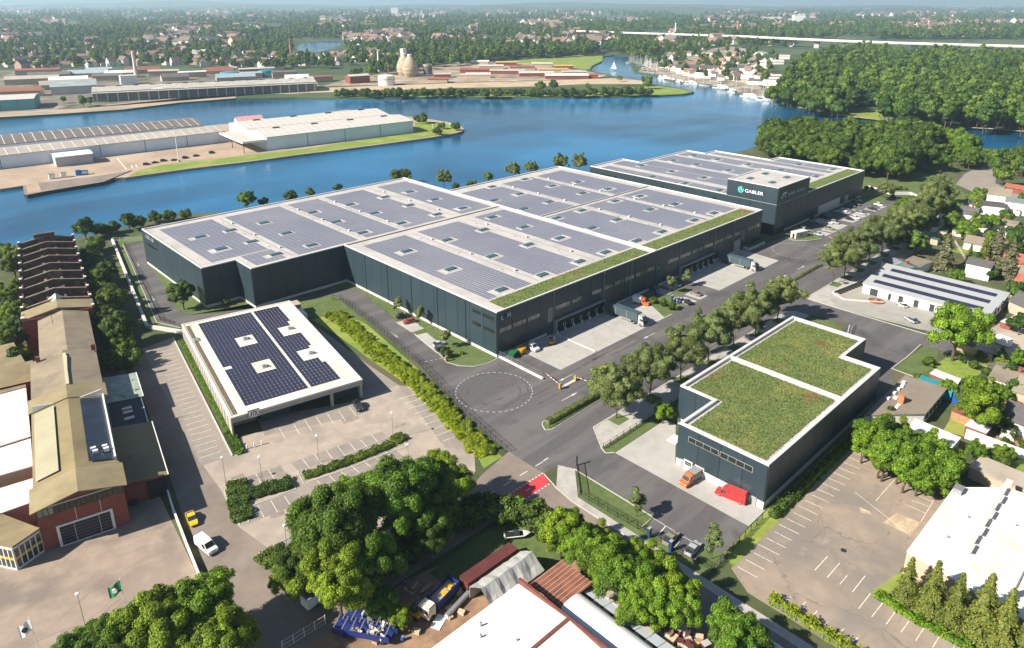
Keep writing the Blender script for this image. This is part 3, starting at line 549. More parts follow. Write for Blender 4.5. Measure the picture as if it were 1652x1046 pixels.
# ---------------------------------------------------------------- the workshop with two planted roofs
Ws = thing('workshop_hall', 'dark blue workshop hall with two green planted roofs beside the avenue', 'workshop', (-5,-87.5,0))
fp3 = [(0,0),(59.2,0),(59.2,9.2),(73.5,9.2),(73.5,30.6),(14.2,30.6),(14.2,21.4),(0,21.4)]; HW = 10.9
footprint_hall(Ws, fp3, HW, 1.9, .75, .7)
for a, b in (((0,0),(59.2,0)),((59.2,9.2),(73.5,9.2)),((14.2,30.6),(14.2,21.4)),((0,21.4),(0,0)),((59.2,0),(59.2,9.2)),((73.5,30.6),(14.2,30.6))): cladding(Ws, a, b, 1.9, HW-.35, 1, 5.5)
MB().box(36.5,37.4,.7,30,HW-.7,HW+.02).build('roof_divider', MT['cap'], Ws)
MB().box(14.9,73,30.0,30.08,HW-.6,HW-.02).box(.8,14.2,20.8,20.88,HW-.6,HW-.02).build('gutter', MT['frame_grey'], Ws)
green(Ws, [(2,35.6,1.8,19.6),(16,35.6,19.6,28.8),(38.4,57.6,1.8,10.8),(38.4,71.8,10.8,28.8)], HW-.68, tuft=30, ht=.16)
def wy(px, py): y, z = onX(px, py, -5); return y+87.5, z
t = T(1060,640)
for u0, v0, u1, v1 in ((285,350,545,525),(567,485,848,675)):
    y0, z0 = wy(*t(u0,v0)); y1, z1 = wy(*t(u1,v1)); window(Ws, 'x', 0, y1, y0, z1+.05, z0-.05, 4, 'win_dark', fr='frame_grey')
for u0, v0, u1, v1 in ((245,548,312,660),(342,600,415,720)):
    y0, z0 = wy(*t(u0,v0)); y1, z1 = wy(*t(u1,v1))
    d = MB().box(-.22,-.12,y1,y0,.05,z0).build('sectional_door', MT['steel_white'], Ws)
    for zz in (.52,.72): MB().box(-.26,-.21,y1+.25,y0-.25,z0*zz,z0*zz+.42).build('door_window', MT['win_dark'], d)
MB().box(-.2,-.1,1.6,2.7,.05,2.1).build('door', MT['frame_grey'], Ws)
MB().box(-.2,-.1,19.2,20.2,.05,2.2).build('door', MT['frame_grey'], Ws)
MB().box(-.6,2.6,21.5,24,5.2,5.5).build('canopy', MT['cap'], Ws)
# ================================================================ VEGETATION KIT
import bmesh
_b = bmesh.new(); bmesh.ops.create_icosphere(_b, subdivisions=2, radius=1.0)
ICO_V = np.array([v.co[:] for v in _b.verts]); ICO_F = np.array([[v.index for v in f.verts] for f in _b.faces]); _b.free()
MT['leaf_near'] = leafmat('leaf_near', [(.040,.100,.008),(.085,.175,.012),(.135,.240,.016),(.200,.305,.022)], .25, .30)
MT['leaf_yellow'] = leafmat('leaf_yellow', [(.055,.110,.007),(.115,.195,.011),(.175,.262,.015),(.245,.325,.02)], .25, .25)
MT['leaf_deep'] = leafmat('leaf_deep', [(.035,.080,.010),(.075,.140,.014),(.12,.195,.02),(.17,.24,.026)], .4, .25)
MT['leaf_avenue'] = leafmat('leaf_avenue', [(.085,.120,.038),(.140,.185,.058),(.20,.245,.085),(.27,.30,.12)], .4, .14)
MT['leaf_wood'] = leafmat('leaf_wood', [(.034,.070,.012),(.066,.118,.017),(.10,.162,.022),(.145,.205,.03)], .35, .35)
MT['leaf_far'] = leafmat('leaf_far', [(.045,.098,.020),(.085,.160,.027),(.130,.215,.033),(.18,.26,.04)], .38, .55)
MT['leaf_bright'] = leafmat('leaf_bright', [(.105,.155,.010),(.185,.255,.012),(.275,.345,.016),(.35,.41,.02)], .4, .2)
MT['leaf_conifer'] = leafmat('leaf_conifer', [(.05,.08,.014),(.10,.13,.02),(.165,.19,.03),(.22,.225,.04)], .2, .25)
MT['leaf_spruce'] = leafmat('leaf_spruce', [(.05,.06,.03),(.11,.115,.06),(.17,.165,.09),(.22,.20,.11)], .2, .2)
MT['bark'] = mat('bark', (.095,.07,.05), .95, .25, 2, pos=False)
def quads_mesh(name, P, N, S, m, core=None, tone=None, ctone=None):
    """square leaves at P facing N with half sizes S; core = closed inner lumps (verts, faces)"""
    n = len(P); N = N/np.linalg.norm(N, axis=1, keepdims=True)
    ref = np.where(np.abs(N[:, 2:3]) > .9, np.array([[1.,0,0]]), np.array([[0,0,1.]])); U = np.cross(N, ref); U /= np.linalg.norm(U, axis=1, keepdims=True); Vv = np.cross(N, U)
    a = rng.uniform(0, 6.283, n)[:, None]; U2 = (U*np.cos(a)+Vv*np.sin(a))*S[:, None]; V2 = (-U*np.sin(a)+Vv*np.cos(a))*S[:, None]
    V = np.stack([P-U2*.9-V2*.55, P+U2*.25-V2*.9, P+U2*.95+V2*.5, P-U2*.3+V2*.95], 1).reshape(-1, 3); F = np.arange(n*4)
    nq = n; loops = [F]; starts = [np.arange(nq)*4]; tot = [np.full(nq, 4)]
    if core is not None:
        cv, cf = core; loops.append((cf + len(V)).ravel()); starts.append(nq*4 + np.arange(len(cf))*3); tot.append(np.full(len(cf), 3)); V = np.vstack([V, cv])
    me = bpy.data.meshes.new(name); me.vertices.add(len(V)); me.vertices.foreach_set('co', V.astype(np.float32).ravel())
    L = np.concatenate(loops).astype(np.int32); me.loops.add(len(L)); me.loops.foreach_set('vertex_index', L)
    s = np.concatenate(starts).astype(np.int32); me.polygons.add(len(s)); me.polygons.foreach_set('loop_start', s)
    me.update(calc_edges=True); me.validate(); me.materials.append(m)
    tv = np.ones(len(V)) if tone is None else np.concatenate([np.repeat(tone, 4), ctone]); tv = np.repeat(tv[:, None], 4, 1); tv[:, 3] = 1; tv[:, 2] = tv[:, 2]**1.2
    at = me.attributes.new('tone', 'FLOAT_COLOR', 'POINT'); at.data.foreach_set('color', tv.astype(np.float32).ravel()); return me
def crown(name, seed, rx, rz, zc, nblob, nleaf, leaf, m, br=(.26,.42), flat=1.0, top=0.0):
    r = np.random.default_rng(seed); d = r.normal(size=(nblob, 3)); d /= np.linalg.norm(d, axis=1, keepdims=True)
    d[:, 2] = np.where(d[:, 2] < -.45, -d[:, 2]*.6, d[:, 2]); rad = (.35+.60*r.random(nblob)**.6)[:, None]; lob = 1+.16*np.sin(np.arctan2(d[:, 1], d[:, 0])*3+seed)+.12*np.sin(d[:, 2]*5+seed*2+np.arctan2(d[:, 1], d[:, 0])*2); rad = rad*lob[:, None]
    C = d*rad*np.array([rx, rx, rz]); C[:, 2] += zc; R_ = r.uniform(*br, nblob)*rx*(1-.25*(C[:, 2]-zc)/rz*top)
    bt = r.uniform(.62, 1.42, nblob); w_ = R_**2; pick = r.choice(nblob, nleaf, p=w_/w_.sum()); q = r.normal(size=(nleaf, 3)); q /= np.linalg.norm(q, axis=1, keepdims=True)
    q[:, 2] = np.where((q[:, 2] < -.3) & (r.random(nleaf) < .6), -q[:, 2], q[:, 2])
    P = C[pick] + q*(R_[pick]*r.uniform(.80, 1.16, nleaf))[:, None]*np.array([1, 1, flat])
    out = (P-np.array([0, 0, zc-rz*.4])); out /= np.linalg.norm(out, axis=1, keepdims=True)
    N = q + out*.35 + r.normal(size=(nleaf, 3))*.42
    cv = []; cf = []
    cv.append(ICO_V*np.array([rx, rx, rz])*.58*(1+r.normal(size=(42, 1))*.08)+np.array([0, 0, zc])); cf.append(ICO_F)
    for k in range(nblob): cf.append(ICO_F+42*(k+1)); cv.append(ICO_V*(R_[k]*.74)*np.array([1, 1, flat])*(1+r.normal(size=(42, 1))*.07)+C[k])
    return quads_mesh(name, P, N, leaf*r.uniform(.6, 1.25, nleaf), m, (np.vstack(cv), np.vstack(cf)), bt[pick], np.concatenate([np.full(42, 1.0), np.repeat(bt, 42)]))
def conifer(name, seed, R0, H, nleaf, leaf, m):
    r = np.random.default_rng(seed); u = r.random(nleaf); z = H*(1-np.sqrt(1-u*.995)); f = z/H
    lay = (f*9+.35*np.sin(f*17)) % 1.0; rad = R0*(1-f)**.9*(.42+.75*(1-lay))*r.uniform(.55, 1.05, nleaf); a = r.uniform(0, 6.283, nleaf); rad *= 1+.34*np.sin(a*4+np.floor(f*9)*1.7)+.15*np.sin(a*9+np.floor(f*9)*2.9)
    P = np.stack([rad*np.cos(a), rad*np.sin(a), .6+z-rad*.22], 1); N = np.stack([np.cos(a)*.7, np.sin(a)*.7, np.full(nleaf, .75)], 1)+r.normal(size=(nleaf, 3))*.35
    k = 12; cv = []; cf = []; zs = np.linspace(0, 1, 9)
    for i, q in enumerate(zs):
        for j in range(k): cv.append((R0*.36*(1-q)*math.cos(6.283*j/k), R0*.36*(1-q)*math.sin(6.283*j/k), .5+H*q*.97))
    for i in range(8):
        for j in range(k): a0, a1, b0, b1 = i*k+j, i*k+(j+1)%k, (i+1)*k+j, (i+1)*k+(j+1)%k; cf += [(a0, a1, b1), (a0, b1, b0)]
    return quads_mesh(name, P, N, leaf*r.uniform(.6, 1.3, nleaf), m, (np.array(cv), np.array(cf)))
def trunk_mesh(name, h, r, limbs, seed=1, spread=2.4):
    rr = random.Random(seed); mb = MB(); mb.tube((0,0,-.1),(0,0,h*.55),r,r*.75,7); mb.tube((0,0,h*.55),(rr.uniform(-.3,.3),rr.uniform(-.3,.3),h*1.25),r*.75,r*.3,7)
    for i in range(limbs):
        a = 6.283*i/limbs+rr.uniform(-.4,.4); z = h*rr.uniform(.5,.85); mb.tube((0,0,z),(math.cos(a)*spread,math.sin(a)*spread,z+h*.55),r*.45,r*.15,5)
    return mb.mesh(name, MT['bark'])
TREES = {}
def proto(key, crowns, trunk): TREES[key] = (crowns, trunk)
TR1 = trunk_mesh('trunk', 4.2, .30, 5, 1); TR2 = trunk_mesh('trunk', 3.2, .16, 4, 2, 1.6); TR3 = trunk_mesh('trunk', 2.0, .07, 3, 3, .8); TR4 = trunk_mesh('trunk', 2.0, .22, 0, 4)
proto('big', [crown('crown', 10+i, 6.2, 5.6, 8.6, 150, 62000, .135, MT[('leaf_near','leaf_yellow','leaf_deep')[i]], (.11,.23)) for i in range(3)], TR1)
proto('avenue', [crown('crown', 20+i, 4.6, 4.6, 7.2, 105, 28000, .125, MT['leaf_avenue'], (.12,.25)) for i in range(3)], TR2)
proto('young', [crown('crown', 30+i, 1.5, 1.9, 3.6, 14, 1500, .13, MT['leaf_avenue'], (.3,.45)) for i in range(2)], TR3)
proto('wood', [crown('crown', 40+i, 5.4, 5.2, 7.2, 70, 9000, .27, MT['leaf_wood'], (.14,.29)) for i in range(4)], TR1)
proto('mid', [crown('crown', 50+i, 4.6, 4.8, 6.4, 26, 2600, .45, MT['leaf_far'], (.24,.40)) for i in range(4)], TR1)
proto('tall', [crown('crown', 55+i, 3.4, 7.5, 8.6, 30, 2600, .45, MT['leaf_far'], (.30,.46)) for i in range(3)], TR1)
proto('bright', [crown('crown', 60+i, 4.4, 4.4, 6.0, 85, 24000, .135, MT[('leaf_near','leaf_yellow')[i]], (.13,.27)) for i in range(2)], TR1)
proto('bush', [crown('crown', 70+i, 1.9, 1.5, 1.35, 18, 2600, .12, MT['leaf_bright'], (.3,.5)) for i in range(3)], TR3)
proto('shrub', [crown('crown', 75+i, 2.6, 2.3, 2.1, 20, 1700, .24, MT['leaf_wood'], (.3,.48)) for i in range(3)], TR3)
proto('spruce', [conifer('crown', 80+i, 2.45, 12.5, 15000, .16, MT['leaf_conifer']) for i in range(3)], TR4)
proto('blue_spruce', [conifer('crown', 85, 3.4, 13.5, 7000, .30, MT['leaf_spruce'])], TR4)
proto('cypress', [crown('crown', 90+i, 1.9, 4.2, 4.3, 34, 7000, .14, MT['leaf_near'], (.28,.5)) for i in range(2)], TR4)
NK = {'n': 0}
def tree(key, x, y, s, label, group=None, name='tree', sz=None, z=0.0, cat='tree', rz=None):
    crowns, tr = TREES[key]; NK['n'] += 1
    o = thing(name, label, cat, (x, y, z), random.uniform(0, 6.28) if rz is None else rz, group); o.scale = (s, s, s*(sz or random.uniform(.92, 1.1)))
    obj('trunk', tr, o); obj('crown', crowns[NK['n'] % len(crowns)], o); return o
def hedge_mesh(name, pts, wd, h, leaf=.14, dens=55, m='leaf_wood', wob=.12):
    P = []; N = []; cv = MB()
    for a, b in zip(pts[:-1], pts[1:]):
        L = math.hypot(b[0]-a[0], b[1]-a[1]); ux, uy = (b[0]-a[0])/L, (b[1]-a[1])/L; nx, ny = -uy, ux; n = int(dens*L*(wd+2*h)); s = rng.uniform(0, L, n); k = rng.uniform(0, wd+2*h, n)
        for i in range(n):
            if k[i] < wd: o, z, nn = k[i]-wd/2, h, (0, 0, 1)
            elif k[i] < wd+h: o, z, nn = wd/2, k[i]-wd, (nx, ny, .3)
            else: o, z, nn = -wd/2, k[i]-wd-h, (-nx, -ny, .3)
            wv = wob*math.sin(s[i]*1.9)+rng.normal()*wob*.6
            P.append((a[0]+ux*s[i]+nx*(o+wv*(1 if o > 0 else -1)*.6), a[1]+uy*s[i]+ny*(o+wv*.6), z*(1+wv*.8)+rng.uniform(-.05, .08))); N.append(nn)
        cv.strip([a, b], wd*.86, 0, h*.9)
    P = np.array(P); N = np.array(N)+rng.normal(size=(len(P), 3))*.4
    cvv = np.array(cv.v); cff = np.array([t for f in cv.f for t in ((f[0], f[1], f[2]), (f[0], f[2], f[3]))])
    return quads_mesh(name, P, N, leaf*rng.uniform(.6, 1.3, len(P)), MT[m], (cvv, cff))
def hedge(pts, wd, h, label, leaf=.14, dens=55, m='leaf_wood', group=None, wob=.12, name='hedge'):
    o = (pts[0][0], pts[0][1]); return obj(name, hedge_mesh(name, [(x-o[0], y-o[1]) for x, y in pts], wd, h, leaf, dens, m, wob), None, (o[0], o[1], .02), 0, label, 'hedge', group)
# ---- scatter: a mass nobody could count, one object made of instances on points
def scatter(name, label, cat, pts, meshes, kind='stuff'):
    """pts: (x, y, z, scale, rot)"""
    col = bpy.data.collections.new('prototypes_'+name)
    for i, me in enumerate(meshes): col.objects.link(bpy.data.objects.new('%s_%02d' % (name, i), me))
    pts = np.array(pts, dtype=np.float32); me = bpy.data.meshes.new(name); me.vertices.add(len(pts)); me.vertices.foreach_set('co', pts[:, :3].ravel())
    for nm, ty, arr in (('sc', 'FLOAT', pts[:, 3]), ('ro', 'FLOAT', pts[:, 4])): at = me.attributes.new(nm, ty, 'POINT'); at.data.foreach_set('value', np.ascontiguousarray(arr))
    o = obj(name, me, None, label=label, cat=cat, kind=kind)
    ng = bpy.data.node_groups.new('scatter_'+name, 'GeometryNodeTree'); ng.interface.new_socket('Geometry', in_out='INPUT', socket_type='NodeSocketGeometry'); ng.interface.new_socket('Geometry', in_out='OUTPUT', socket_type='NodeSocketGeometry')
    nd = ng.nodes; gi, go = nd.new('NodeGroupInput'), nd.new('NodeGroupOutput'); mp = nd.new('GeometryNodeMeshToPoints'); ip = nd.new('GeometryNodeInstanceOnPoints'); ci = nd.new('GeometryNodeCollectionInfo')
    ci.inputs[0].default_value = col; ci.inputs['Separate Children'].default_value = True; ci.inputs['Reset Children'].default_value = True; ip.inputs['Pick Instance'].default_value = True
    a1 = nd.new('GeometryNodeInputNamedAttribute'); a1.data_type = 'FLOAT'; a1.inputs['Name'].default_value = 'sc'; a2 = nd.new('GeometryNodeInputNamedAttribute'); a2.data_type = 'FLOAT'; a2.inputs['Name'].default_value = 'ro'
    cx = nd.new('ShaderNodeCombineXYZ'); L = ng.links; L.new(gi.outputs[0], mp.inputs[0]); L.new(mp.outputs[0], ip.inputs['Points']); L.new(ci.outputs[0], ip.inputs['Instance']); L.new(a1.outputs[0], ip.inputs['Scale'])
    L.new(a2.outputs[0], cx.inputs[2]); L.new(cx.outputs[0], ip.inputs['Rotation']); L.new(ip.outputs[0], go.inputs[0])
    md = o.modifiers.new('scatter', 'NODES'); md.node_group = ng; return o
# ================================================================ LEFT SIDE: SUPERMARKET, CAR PARK, OLD BRICK FACTORY
sm_px = T(340,560); lot_px = T(280,740)
structure('supermarket_lot', MB().sheet([(-83.6,7.8),(-74,13),(-41,7.2),(-30.6,7),(-29,4.6),(-35.1,-30.4),(-40,-36.5),(-52,-41.8),(-72,-41.6),(-80,-38),(-84,-31),(-86.3,-17),(-84.2,-3.5)], .024), MT['asphalt_lot'])
structure('side_lot', MB().sheet([(-74.5,79),(-65,80.5),(-77.2,7),(-84,8)], .034), MT['bay'])
structure('delivery_lane', MB().sheet([(-41.4,7.4),(-31.2,70),(-27.5,70),(-28.5,45),(-30,24),(-30.4,6.8)], .022), MT['bay'])
structure('factory_yard', MB().sheet([(-94.4,4),(-97.4,-26),(-100,-45),(-112,-58),(-190,-70),(-190,20),(-118,20),(-100,8)], .02), MT['asphalt_old'])
structure('factory_ground', MB().sheet([(-190,20),(-118,19),(-94,5),(-82,70),(-78,100),(-110,110),(-190,110)], .012), MT['soil'])
bm = MB(); bm.sheet(gl([lot_px(640,170),lot_px(950,60),lot_px(1020,170),lot_px(670,275)]), .03); bm.sheet(gl([lot_px(630,450),lot_px(1090,285),lot_px(1160,385),lot_px(680,575)]), .03)
bm.sheet(gl([lot_px(1040,35),lot_px(1200,-20),sm_px(1520,750),sm_px(1610,830),lot_px(1110,115)]), .03); bm.sheet(gl([lot_px(1175,235),lot_px(1652,30),(632,722),(652,737),lot_px(1265,332)]), .03)
bm.sheet([(-30.6,6.6),(-29.2,4.5),(-35.2,-30.2),(-39.4,-24.8)], .03); bm.sheet(gl([sm_px(480,790),sm_px(420,640),sm_px(1340,470),sm_px(1430,560),sm_px(1300,610)]), .03); bm.sheet(gl([lot_px(820,810),lot_px(1150,635),lot_px(1150,760),lot_px(910,905)]), .03)
structure('parking_bay', bm, MT['bay'])
ln = MB()
def pl(a, b, w_=.14): ln.strip([G(*a)[:2], G(*b)[:2]], w_, .05)
for i in range(9): f = i/8; ln.strip([(-30.1-4.0*f,-.2-22.8*f),(-34.7-3.7*f,.8-23.1*f)], .14, .05)
for a, b in (((487,740),(499,755)),((507,733),(518,748)),((526,727),(538,742.5)),((545,720.7),(557,736)),((563.4,714),(575,729)),((581.5,710),(593,722.5)),((599.7,702.5),(612,717)),((511.5,776),(528,792)),((530.6,767),(547,782.7)),((548.8,760),(564,772.7)),((565,750),(579.6,762.7)),((584,742),(598,754)),((602,735),(615,746)),((620,728),(633,738)),((412.6,764.5),(421.6,781.8)),((432.5,757),(443.4,774.5)),((416,816),(426,835)),((437,808),(448,827)),((459,801),(470.7,819)),((448,875),(463,890.7)),((468,863),(480,876))): pl(a, b)
for a, b in (((610,725),(665,815)),((740,690),(790,780)),((835,650),(895,745)),((935,620),(995,710)),((1035,595),(1095,685)),((1135,570),(1200,660)),((1230,535),(1295,615))): pl(sm_px(*a), sm_px(*b))
ca, sa = math.cos(RAD(-10)), math.sin(RAD(-10))
for i in range(24):
    v = 58.5-i*2.72; o = (-74+v*-sa, 13.75+v*ca); ln.strip([(o[0]-3.9*ca, o[1]-3.9*sa), (o[0]-8.6*ca, o[1]-8.6*sa)], .13, .05)
for i in range(17): pass
structure('parking_line', ln, MT['paint_worn'])
kb = MB(); kb.strip([(-64.9,80.4),(-77.3,6.8)], .35, .02, .22); kb.strip(gl([lot_px(620,180),lot_px(670,275),lot_px(1025,170),lot_px(1090,270),lot_px(625,450),lot_px(670,570),lot_px(590,592),lot_px(510,470),lot_px(450,285),lot_px(540,190)]), .2, .02, .14, closed=True)
kb.strip(gl([(481,762),(491,781),(560,757),(640,726),(655,722),(652,706),(640,700),(560,735)]), .2, .02, .14, closed=True); kb.strip([(-28.9,5),(-35.2,-31)], .2, .02, .14); kb.strip(gl([lot_px(1150,640),lot_px(820,810),lot_px(755,850),lot_px(760,900),lot_px(900,1000),lot_px(1200,1010)]), .2, .02, .14)
structure('kerb', kb, MT['kerb'])
tm = MB(); rr = random.Random(4)
for i in range(26):
    cx_, cy_, r0 = rr.uniform(-128,-100), rr.uniform(-46,-24), rr.uniform(6,26); a0 = rr.uniform(0,6.28); a1 = a0+rr.uniform(.5,1.5)
    tm.strip([(cx_+r0*math.cos(a0+(a1-a0)*k/12), cy_+r0*.7*math.sin(a0+(a1-a0)*k/12)) for k in range(13)], rr.uniform(.12,.35), .026)
structure('tyre_mark', tm, mat('tyre_mark', (.24,.185,.15), .9, .1, .5))
# ---------------------------------------------------------------- supermarket
MT['cream_roof'] = mat('cream_roof', (.70,.61,.48), .8, .06, .35, col2=(.78,.72,.60), r2=(.42,.6), scale2=.06, col3=(.55,.30,.18), r3=(.70,.76), scale3=.25)
MT['cement'] = mat('cement_wall', (.36,.34,.325), .85, .06, .6); MT['beige'] = mat('beige_wall', (.46,.36,.27), .85, .06, .6)
S = thing('supermarket', 'low flat-roofed supermarket with a dark blue solar field on its cream roof', 'supermarket', (-74,13.75,0), RAD(-10))
MB().box(0,33.4,7.5,63,0,5.0).build('wall', MT['cement'], S)
MB().box(-.1,33.5,-.1,63.1,4.05,5.25).build('fascia', MT['cement'], S)
MB().box(.4,33,.4,62.6,5.2,5.42).build('roof', MT['cream_roof'], S)
mb = MB()
for q in ((-.12,33.52,-.12,.4),(-.12,33.52,62.6,63.12),(-.12,.4,.4,62.6),(33,33.52,.4,62.6)): mb.box(*q, 5.2, 5.62)
mb.build('parapet', mat('coping', (.62,.58,.52), .7, .05), S)
MB().box(.8,1.9,1.2,61,5.42,5.47).build('gravel_strip', mat('gravel_dark', (.13,.10,.07), .95, .4, 1.5), S)
for i in range(18): MB().box(-.16,-.1,3+i*3.3,4.6+i*3.3,.5,4.2).build('window', mat('strip_glass', (.24,.28,.36), .2, .25, .6) if i == 0 else bpy.data.materials['strip_glass'], S)
MB().box(-.12,.3,.0,63,0,4.1).build('side_wall', MT['beige'], S)
MB().box(.3,7,5.2,7.5,0,4.1).build('porch_wall', MT['beige'], S)
for u in (25,33.0): MB().box(u-.35,u+.35,.1,.9,0,4.1).build('column', MT['cement'], S)
g = MB().box(8,24,7.3,7.5,.1,3.6).build('shop_front', MT['glass'], S)
for i in range(6): MB().box(8.2+i*2.65,8.3+i*2.65,7.2,7.32,.1,3.6).build('mullion', MT['frame_grey'], g)
MB().box(7.5,15,3.5,5.2,.05,2.3).build('trolley_shelter', MT['glass_teal'], S)
MB().box(25.3,33,2.8,3.0,.02,3.9).build('loading_screen', mat('loading_dark', (.05,.06,.09), .6, 0), S)
sg = MB().box(3.9,6.7,-.35,-.15,4.1,6.2).build('shop_sign', mat('sign_navy', (.02,.03,.10), .4, 0), S)
MB().box(4.02,6.58,-.38,-.34,4.22,6.08).build('sign_face', MT['lamp_white'], sg)
lm = MB(); arcp = [(4.2,4.35),(4.55,4.6),(4.75,5.5),(5.3,5.85),(5.85,5.5),(6.05,4.6),(6.4,4.35)]
for a, b in zip(arcp[:-1], arcp[1:]): lm.tube((a[0],-.4,a[1]),(b[0],-.4,b[1]),.11,n=6)
for x in (5.05,5.5): lm.box(x,x+.16,-.43,-.37,4.5,5.25)
lm.build('sign_mark', bpy.data.materials['sign_navy'], sg)
PVD = MB().box(-.42,.42,-.735,.735,0,.08); PVD.f = PVD.f[1:]; PVD.m = PVD.m[1:]; PVD_ME = PVD.mesh('solar_panel', MT['pv_dark']); cells = []
for i in range(25):
    u = 4.2+.5+i*1.0+(.7 if i > 15 else 0)
    for j in range(34):
        v = 3.7+.8+j*1.68
        if 10.8 < u < 16.4 and (38 < v < 44.4 or 18 < v < 24.7): continue
        if u > 24 and (37.9 < v < 44.6 or 18.2 < v < 25.2): continue
        if u > 28.2 and (44 < v < 47 or v < 3.6 or 25 < v < 27.5 or 15 < v < 18.5): continue
        if u < 6.2 and 26 < v < 28: continue
        if u > 29.3: continue
        cells.append((u, v))
cells.sort(key=lambda c: c[1]+c[0]*.1)
for u, v in cells[:300]: obj('solar_panel', PVD_ME, S, (u, v, 5.47))
mb = MB()
for u, v in cells[300:]: mb.add([(u+a, v+b, 5.47+c) for a, b, c in PVD.v], PVD.f)
mb.build('solar_panels', MT['pv_dark'], S, kind='stuff')
for u, v in ((13.8,41.5),(13.8,21.2),(27,41.2),(27,21.8)):
    o = MB().box(u-1.3,u+1.2,v-.7,v+.7,5.42,5.6).build('roof_vent', MT['cap'], S); MB().box(u-.6,u+.6,v-.5,v+.5,5.6,6.2).tube((u+1,v,5.5),(u+1,v,6.1),.2,n=8).build('vent_hood', MT['metal'], o)
MB().box(.8,2.4,48,50.4,5.42,5.7).build('roof_hatch', MT['metal'], S)
D = thing('delivery_box', 'white box trailer parked behind the supermarket beside the hedge', 'trailer', (-29.6,63.5,0), RAD(-100))
MB().box(-3,3,-1.25,1.25,.9,3.5).build('box', MT['steel_white'], D); MB().box(-3,3,-1.1,1.1,.5,.9).build('chassis', MT['black'], D)
for x in (-2,-1,2):
    for s in (-1.05,1.05): MB().tube((x,s-.15,.5),(x,s+.15,.5),.48,n=12).build('wheel', MT['rubber'], D)
D2 = MB().box(-4,4,-2,2,0,3.4).box(-4.1,4.1,-2.1,2.1,3.4,3.6).build('storage_cabin', MT['concrete_old'], None, loc=(-30.2,71.8,0), rz=RAD(-10), label='pale flat-roofed cabin against the back corner of the supermarket', cat='cabin')
# lamp posts of the car park
lp = MB().tube((0,0,0),(0,0,7.1),.075,.05,8).mesh('post', MT['metal']); lh = MB().lathe([(.05,0),(.32,.06),(.34,.24),(.12,.34)],12,(0,0,7.1)).mesh('lamp_head', MT['lamp_white'])
def lamp(px, py, label, h=1.0, name='lamp_post', group=None):
    x, y, _ = G(px, py); o = thing(name, label, 'lamp post', (x, y, .02), 0, group); o.scale = (1, 1, h); obj('post', lp, o); obj('lamp_head', lh, o); return o
for a in (((515,747),'lamp post standing in the bays in front of the supermarket sign'),((365,783.6),'lamp post at the tip of the T-shaped hedge island'),((465,898),'lamp post beside the curved hedge bed near the street'),((424,783),'lamp post rising from the middle of the T-shaped hedge'),((634.5,708),'lamp post at the rounded end of the long hedge island'),((660,762),'lamp post half hidden by the big street trees'),((138,1013),'lone lamp post in the tan factory yard')): lamp(*a[0], a[1])
for a in (((682,640),'thin mast in the bright hedge opposite the turning circle'),((753,705),'thin mast in the bright hedge near the red crossing')):
    x, y, _ = G(*a[0]); o = thing('mast', a[1], 'mast', (x, y, 0)); MB().tube((0,0,0),(0,0,5.2),.06,.05,6).build('post', MT['metal'], o); MB().lathe([(.05,0),(.1,.1),(.02,.2)],8,(0,0,5.2)).build('cap', MT['metal'], o)
# hedges of the car park
hedge(gl([lot_px(560,215),lot_px(570,390),lot_px(620,560)]), 3.8, .8, 'upright stroke of the T-shaped hedge island in the supermarket car park', .2, 34, 'leaf_wood', wob=.3)
hedge(gl([lot_px(640,330),lot_px(860,280),lot_px(1055,220)]), 3.6, .8, 'crossbar of the T-shaped hedge island in the supermarket car park', .2, 34, 'leaf_wood', wob=.3)
hedge(gl([(490,771),(560,747),(632,718)]), 2.2, .7, 'long narrow hedge strip between two rows of bays', .2, 36, 'leaf_wood', wob=.25); hedge(gl([(637,706),(649,714)]), 3, .9, 'rounded hedge end beside the lamp post', .2, 36, 'leaf_wood')
hedge(gl([lot_px(800,860),lot_px(900,940),lot_px(1100,960)]), 3.6, .9, 'curved hedge bed at the street corner of the car park', .2, 32, 'leaf_wood', wob=.3)
hedge([(-75.5,6),(-66.2,62),(-63.6,76)], 1.6, .7, 'thin green strip along the long side of the supermarket', .16, 30, 'leaf_near'); hedge(gl([sm_px(150,770),sm_px(230,950)]), 1.5, .7, 'short hedge strip at the front corner of the supermarket', .16, 36, 'leaf_wood')
for i, q in enumerate(((325,905),(388,890),(455,870))):
    x, y, _ = G(*sm_px(*q)); MB().tube((0,0,0),(0,0,1.1),.16,n=8).lathe([(.16,0),(.12,.1),(.02,.14)],8,(0,0,1.1)).build('bollard', MT['lamp_white'], None, loc=(x,y,.02), label=['leftmost of the three white bollards before the supermarket','middle one of the three white bollards before the supermarket','rightmost of the three white bollards before the supermarket'][i], cat='bollard', group='white bollards')
# ---------------------------------------------------------------- the old brick factory
MT['brick'] = mat('brick', (.24,.072,.052), .9, .2, 1.2, col2=(.16,.05,.04), r2=(.5,.68), scale2=.3, sc=(1,1,3), pos=False)
MT['olive'] = ribbed('olive_roof', (.255,.205,.105), 1.1, 1, .85, .12, .86, 0, (.19,.15,.08), .2, .1); MT['olive_flat'] = mat('olive_flat', (.27,.22,.125), .9, .12, .25, col2=(.20,.16,.09), r2=(.46,.66), scale2=.1, pos=False)
MT['grey_roof'] = mat('felt_roof', (.25,.205,.145), .9, .1, .3, col2=(.18,.15,.11), r2=(.48,.66), scale2=.12, pos=False); MT['teal_roof'] = mat('teal_patch_roof', (.30,.36,.30), .8, .2, .4, col2=(.50,.48,.40), r2=(.5,.6), scale2=.15, col3=(.10,.10,.08), r3=(.62,.66), scale3=.35)
FA = thing('brick_factory', 'long old brick works with patched olive roofs and a wide glazed gate', 'factory', (-101.6,-.9,0), RAD(-10.5))
